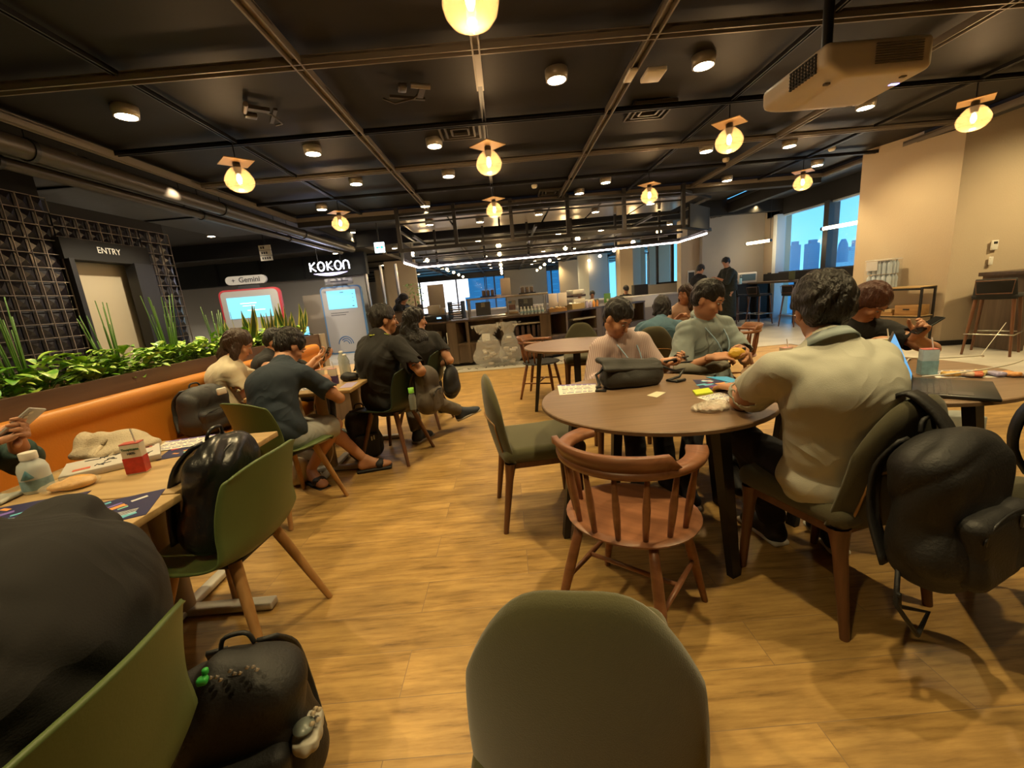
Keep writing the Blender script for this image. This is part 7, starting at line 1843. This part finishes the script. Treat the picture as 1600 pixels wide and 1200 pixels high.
carton('blue and red juice carton behind the laptop on the right round table', (2.02, 1.96, TZ), A(-20), mat('carton_pale', (.40, .50, .55), .4, var=.3, vscale=25), mat('print_teal', (.2, .36, .42), .4, var=.5, vscale=40), 0, mat('top_pink', (.55, .12, .12), .4), None, .125)
carton('pink-topped carton at the back of the right round table beside the pale T-shirt man', (1.74, 2.58, TZ), A(10), M_CART, M_PURP, 0, mat('top_rose', (.6, .28, .22), .4), None, .08)
carton('red fruit juice carton on the group table, left of two', (-1.43, 3.10, TZ), A(20), M_CART, M_RED, 0, mat('top_rose', (.6, .28, .22), .4), None, .125)
carton('purple fruit juice carton on the group table, right of two', (-1.35, 3.13, TZ), A(10), M_CART, M_PURP, 0, mat('top_rose', (.6, .28, .22), .4), None, .12)
# laptop on right table
t = thing('laptop', 'open black laptop with blue screen on the right round table', 'laptop', (1.85, 1.68, TZ), A(-45 + 0))
MB().box((0.0, 0, .008), (.25, .33, .014), bev=.004).build('base', mat('laptop_black', (.02, .019, .018), .35), t)
m = MB()
for i in range(5):
    for j in range(12): m.box((-.085 + i * .019, -.135 + j * .0245, .0155), (.015, .020, .002))
m.build('keyboard', mat('key_black', (.035, .034, .033), .4), t)
T = Matrix.Translation((-.125, 0, .015)) @ Matrix.Rotation(A(-22), 4, 'Y')
MB().box((0, 0, .115), (.006, .33, .23), M=T, bev=.002).build('lid', MATS['laptop_black'], t); MB().box((.0036, 0, .118), (.001, .31, .20), M=T).build('screen', mat('screen_windows', (.05, .2, .35), .3, emit=(.07, .26, .50), estr=.9), t)
MB().box((.0044, -.03, .10), (.0006, .12, .09), M=T).build('window_bloom', mat('screen_bloom', (.3, .3, .5), .3, emit=(.35, .42, .6), estr=.8), t)
MB().box((.02, -.115, .0155), (.07, .06, .001)).build('touchpad', MATS['key_black'], t)
leaflet('white sheet under the snack wrappers on the right round table', rectc(2.14, 1.92, .24, .17, -.4), 9)
r = random.Random(8)
for i in range(7):
    c = ((.6, .35, .08), (.55, .42, .3), (.5, .12, .05), (.6, .5, .2), (.35, .32, .5), (.62, .3, .1), (.5, .4, .35))[i]
    t = thing('snack_wrapper', ['orange snack wrapper nearest the carton on the right table', 'beige snack wrapper beside the orange one', 'red-brown snack wrapper in the heap by the laptop', 'shiny gold snack wrapper in the heap', 'lilac wrapper at the right end of the snack heap', 'orange flat wrapper at the table edge by the laptop', 'tan snack wrapper behind the laptop keyboard'][i], 'snack', (2.07 + i * .035, 1.90 - i * .018 + r.uniform(-.02, .02), TZ + .003), r.uniform(0, 3), 'snack wrappers on the right table')
    s = SDF(res=.005, k=.01); s.box((0, 0, .010), (.036, .022, .009), rnd=.008); s.disp = folds(.003, (1, 1, 0), 110, i); sdf_mesh('packet', s, mat('wrap_%d' % i, c, .3, bump=.4, bscale=50), t)
t = thing('yellow_pack', 'yellow snack pack lying behind the grape carton', 'snack', (2.07, 2.42, TZ), .3); s = SDF(res=.006, k=.01); s.box((0, 0, .016), (.11, .05, .014), rnd=.012); s.disp = folds(.003, (1, 0, 0), 70, 1); sdf_mesh('packet', s, mat('pack_yellow', (.62, .42, .06), .4), t)
M_CABLE = mat('white_cable', (.62, .58, .50), .45)
for P, lb in (([(1.80, 2.22, .728), (1.98, 2.30, .728), (2.10, 2.18, .728), (2.22, 2.26, .735), (2.40, 2.38, .70), (2.9, 2.5, .66), (4.2, 3.6, .42), (6.3, 5.2, .4)], 'white cable looping off the right round table toward the wall counter'),
              ([(1.90, 1.86, .74), (2.05, 1.85, .745), (2.40, 1.95, .735), (3.2, 2.5, .62), (4.6, 3.4, .5)], 'white cable stretched from the laptop over the snack heap')):
    o = MB().tube([interp(P, f) for f in np.linspace(0, 1, 60)], .0035, n=6).build('power_cable', M_CABLE, None); tag(o, lb, 'cable', 'white power cables')
t = thing('paper_bag', 'grey-white paper bag with printed letters on the floor beyond the right table', 'bag', (2.66, 2.4, 0), -.4); MB().box((0, 0, .17), (.26, .14, .34), bev=.006).build('bag_body', mat('grey_paper', (.34, .36, .34), .7), t); text_obj('bag_print', 'MA', .085, facing((0, -.072, .22), (1, 0, 0), (0, 0, 1)), mat('print_cream', (.6, .58, .42), .7), t); MB().tube([(-.06, 0, .34), (-.05, 0, .42), (.05, 0, .42), (.06, 0, .34)], .003, n=6).build('handle', M_INK, t)
# oak tables
flyer('dark flyer with coloured shapes at the front of the near oak table, right one', -1.31, 1.19, .45, .30, .21, 11)
flyer('dark flyer with coloured shapes on the near oak table, left one', -1.62, 1.24, .35, .297, .21, 12)
flyer('dark flyer under the white sheet at the far end of the near oak tables', -1.43, 1.80, .35, .25, .2, 13)
leaflet('white sheet with a blue band at the far end of the near oak tables', rectc(-1.56, 1.88, .21, .16, .25), 14, z=TZ + .0025, band=True)
t = thing('notebook_stack', 'pale notebook stack with black line drawing on the near oak table', 'notebook', (-1.68, 1.66, TZ), A(40)); MB().box((0, 0, .014), (.30, .21, .026), bev=.003).build('cover', mat('drawing_white', (.52, .49, .46), .5), t); m = MB(); r = random.Random(2)
for i in range(16): x, y = r.uniform(-.13, .11), r.uniform(-.08, .08); m.tube([(x, y, .028), (x + r.uniform(-.02, .03), y + r.uniform(-.02, .02), .028), (x + r.uniform(0, .04), y + r.uniform(-.02, .02), .028)], .0018, n=4)
m.build('line_drawing', M_INK, t); [MB().box(c_, (.05, .028, .001)).build('red_patch', mat('patch_red', (.55, .12, .06), .5), t) for c_ in ((-.09, -.06, .0275), (.10, .07, .0275))]
t = thing('tote_bag', 'crumpled beige canvas tote lying on the oak table behind the notebooks', 'bag', (-1.80, 1.80, TZ), .3); s = SDF(res=.007, k=.03); s.ell((0, 0, .03), (.16, .10, .032)); s.ell((.03, .03, .055), (.09, .06, .04)); s.ell((-.10, .04, .06), (.06, .05, .05)); s.disp = folds(.009, (1, .6, .2), 42, 2); sdf_mesh('bag_body', s, mat('canvas_beige', (.48, .40, .28), .9, bump=.4, bscale=150), t)
MB().tube([(-.02, -.05, .06), (-.03, -.10, .03), (.03, -.12, .02), (.07, -.06, .05), (.06, .0, .08), (0, .02, .09), (-.02, -.04, .065)], .008, n=8).build('handle', MATS['canvas_beige'], t)
M_MILK = mat('milky_plastic', (.55, .60, .60), .3)
t = thing('milk_bottle', 'squat milky plastic bottle with white cap on the near oak table', 'bottle', (-1.755, 1.44, TZ)); MB().lathe([(.038, 0), (.041, .006), (.041, .085), (.035, .105), (.022, .118), (.022, .125)], n=28).build('bottle_body', M_MILK, t); MB().lathe([(.024, .122), (.024, .146), (.022, .148), (0, .148)], n=24).build('cap', M_WHITE, t)
MB().lathe([(.0415, .012), (.0415, .05)], n=28, caps=False).build('label_band', mat('label_teal', (.20, .34, .40), .5, var=.6, vscale=40), t); MB().lathe([(0, .0), (.017, .0), (.001, .03)], (.02, -.041, .06), n=10).build('drop_mark', mat('drop_teal', (.12, .3, .36), .5), t)
t = thing('bread_pack', 'golden bread roll in clear wrap on the near oak table beside the milky bottle', 'bread', (-1.625, 1.43, TZ), .5); s = SDF(res=.005, k=.012); s.ell((0, 0, .016), (.065, .038, .018)); s.ell((.02, .015, .020), (.045, .03, .018)); s.disp = folds(.004, (1, .2, 0), 80, 2); sdf_mesh('bread_roll', s, mat('bread_gold', (.60, .30, .05), .35, bump=.4, bscale=50), t); s = SDF(res=.005, k=.012); s.ell((0, 0, .018), (.085, .05, .024)); s.disp = folds(.004, (1, .2, 0), 80, 4); sdf_mesh('clear_wrap', s, mat('wrap_clear', (.9, .8, .6), .1, alpha=.22), t)
t = thing('clear_tray', 'clear plastic sleeve on the near oak table edge at the left border', 'packet', (-1.84, 1.36, TZ), .2); s = SDF(res=.006, k=.01); s.box((0, 0, .008), (.07, .05, .006), rnd=.005); s.disp = folds(.003, (1, .2, 0), 80, 4); sdf_mesh('sleeve', s, mat('sleeve_grey', (.45, .45, .40), .2), t)
# group table
M_PETB = mat('clear_bottle', (.42, .46, .44), .12, alpha=.6)
for i, (x, y, h) in enumerate(((-1.42, 3.52, .21), (-1.33, 3.36, .20), (-1.27, 3.48, .19))):
    t = thing('water_bottle', ['tallest clear water bottle with white cap on the group table', 'clear water bottle in the middle of the three on the group table', 'clear bottle half hidden by the black shirt on the group table'][i], 'bottle', (x, y, TZ), 0, 'clear bottles on the group table')
    MB().lathe([(.030, 0), (.033, .01), (.033, h * .55), (.030, h * .62), (.033, h * .7), (.014, h * .93), (.013, h * .95)], n=20).build('bottle_body', M_PETB, t); MB().lathe([(.016, h * .94), (.016, h), (0, h + .002)], n=16).build('cap', M_WHITE, t)
t = thing('black_pouch', 'crumpled black pouch on the group table beside the bottles', 'pouch', (-1.27, 3.24, TZ)); s = SDF(res=.006, k=.02); s.ell((0, 0, .03), (.07, .05, .035)); s.disp = folds(.006, (1, .5, .3), 60, 1); sdf_mesh('pouch_body', s, M_NYL, t)
leaflet('white paper with writing on the group table under the navy T-shirt man arm', rectc(-1.52, 3.05, .24, .14, .3), 21)
leaflet('white sheets at the back of the group table near the leather bench', rectc(-1.62, 3.35, .3, .2, .2), 22)
flat('purple_sheet', 'violet-tinted sheet at the right corner of the group table', 'paper', rectc(-1.21, 3.05, .09, .20, .1), TZ, mat('violet_sheet', (.36, .30, .50), .6))
flat('napkin', 'tan paper napkin at the front edge of the group table', 'napkin', rectc(-1.36, 2.95, .16, .10, -.1), TZ, mat('tan_napkin', (.50, .36, .18), .8), .003)
t = thing('snack_pack', 'small red and orange snack on the group table behind the cartons', 'snack', (-1.54, 3.44, TZ)); s = SDF(res=.006, k=.01); s.ell((0, 0, .015), (.05, .03, .016)); sdf_mesh('packet', s, mat('snack_orange', (.6, .15, .05), .4), t)
P = [(-1.44, 3.0, .70), (-1.46, 2.97, .55), (-1.40, 2.99, .40), (-1.42, 3.05, .2), (-1.55, 3.1, .02), (-1.62, 3.2, .01)]
tag(MB().tube([interp(P, f) for f in np.linspace(0, 1, 30)], .004, n=6).build('charging_cable', M_CABLE), 'white charging cable hanging beneath the group table', 'cable')
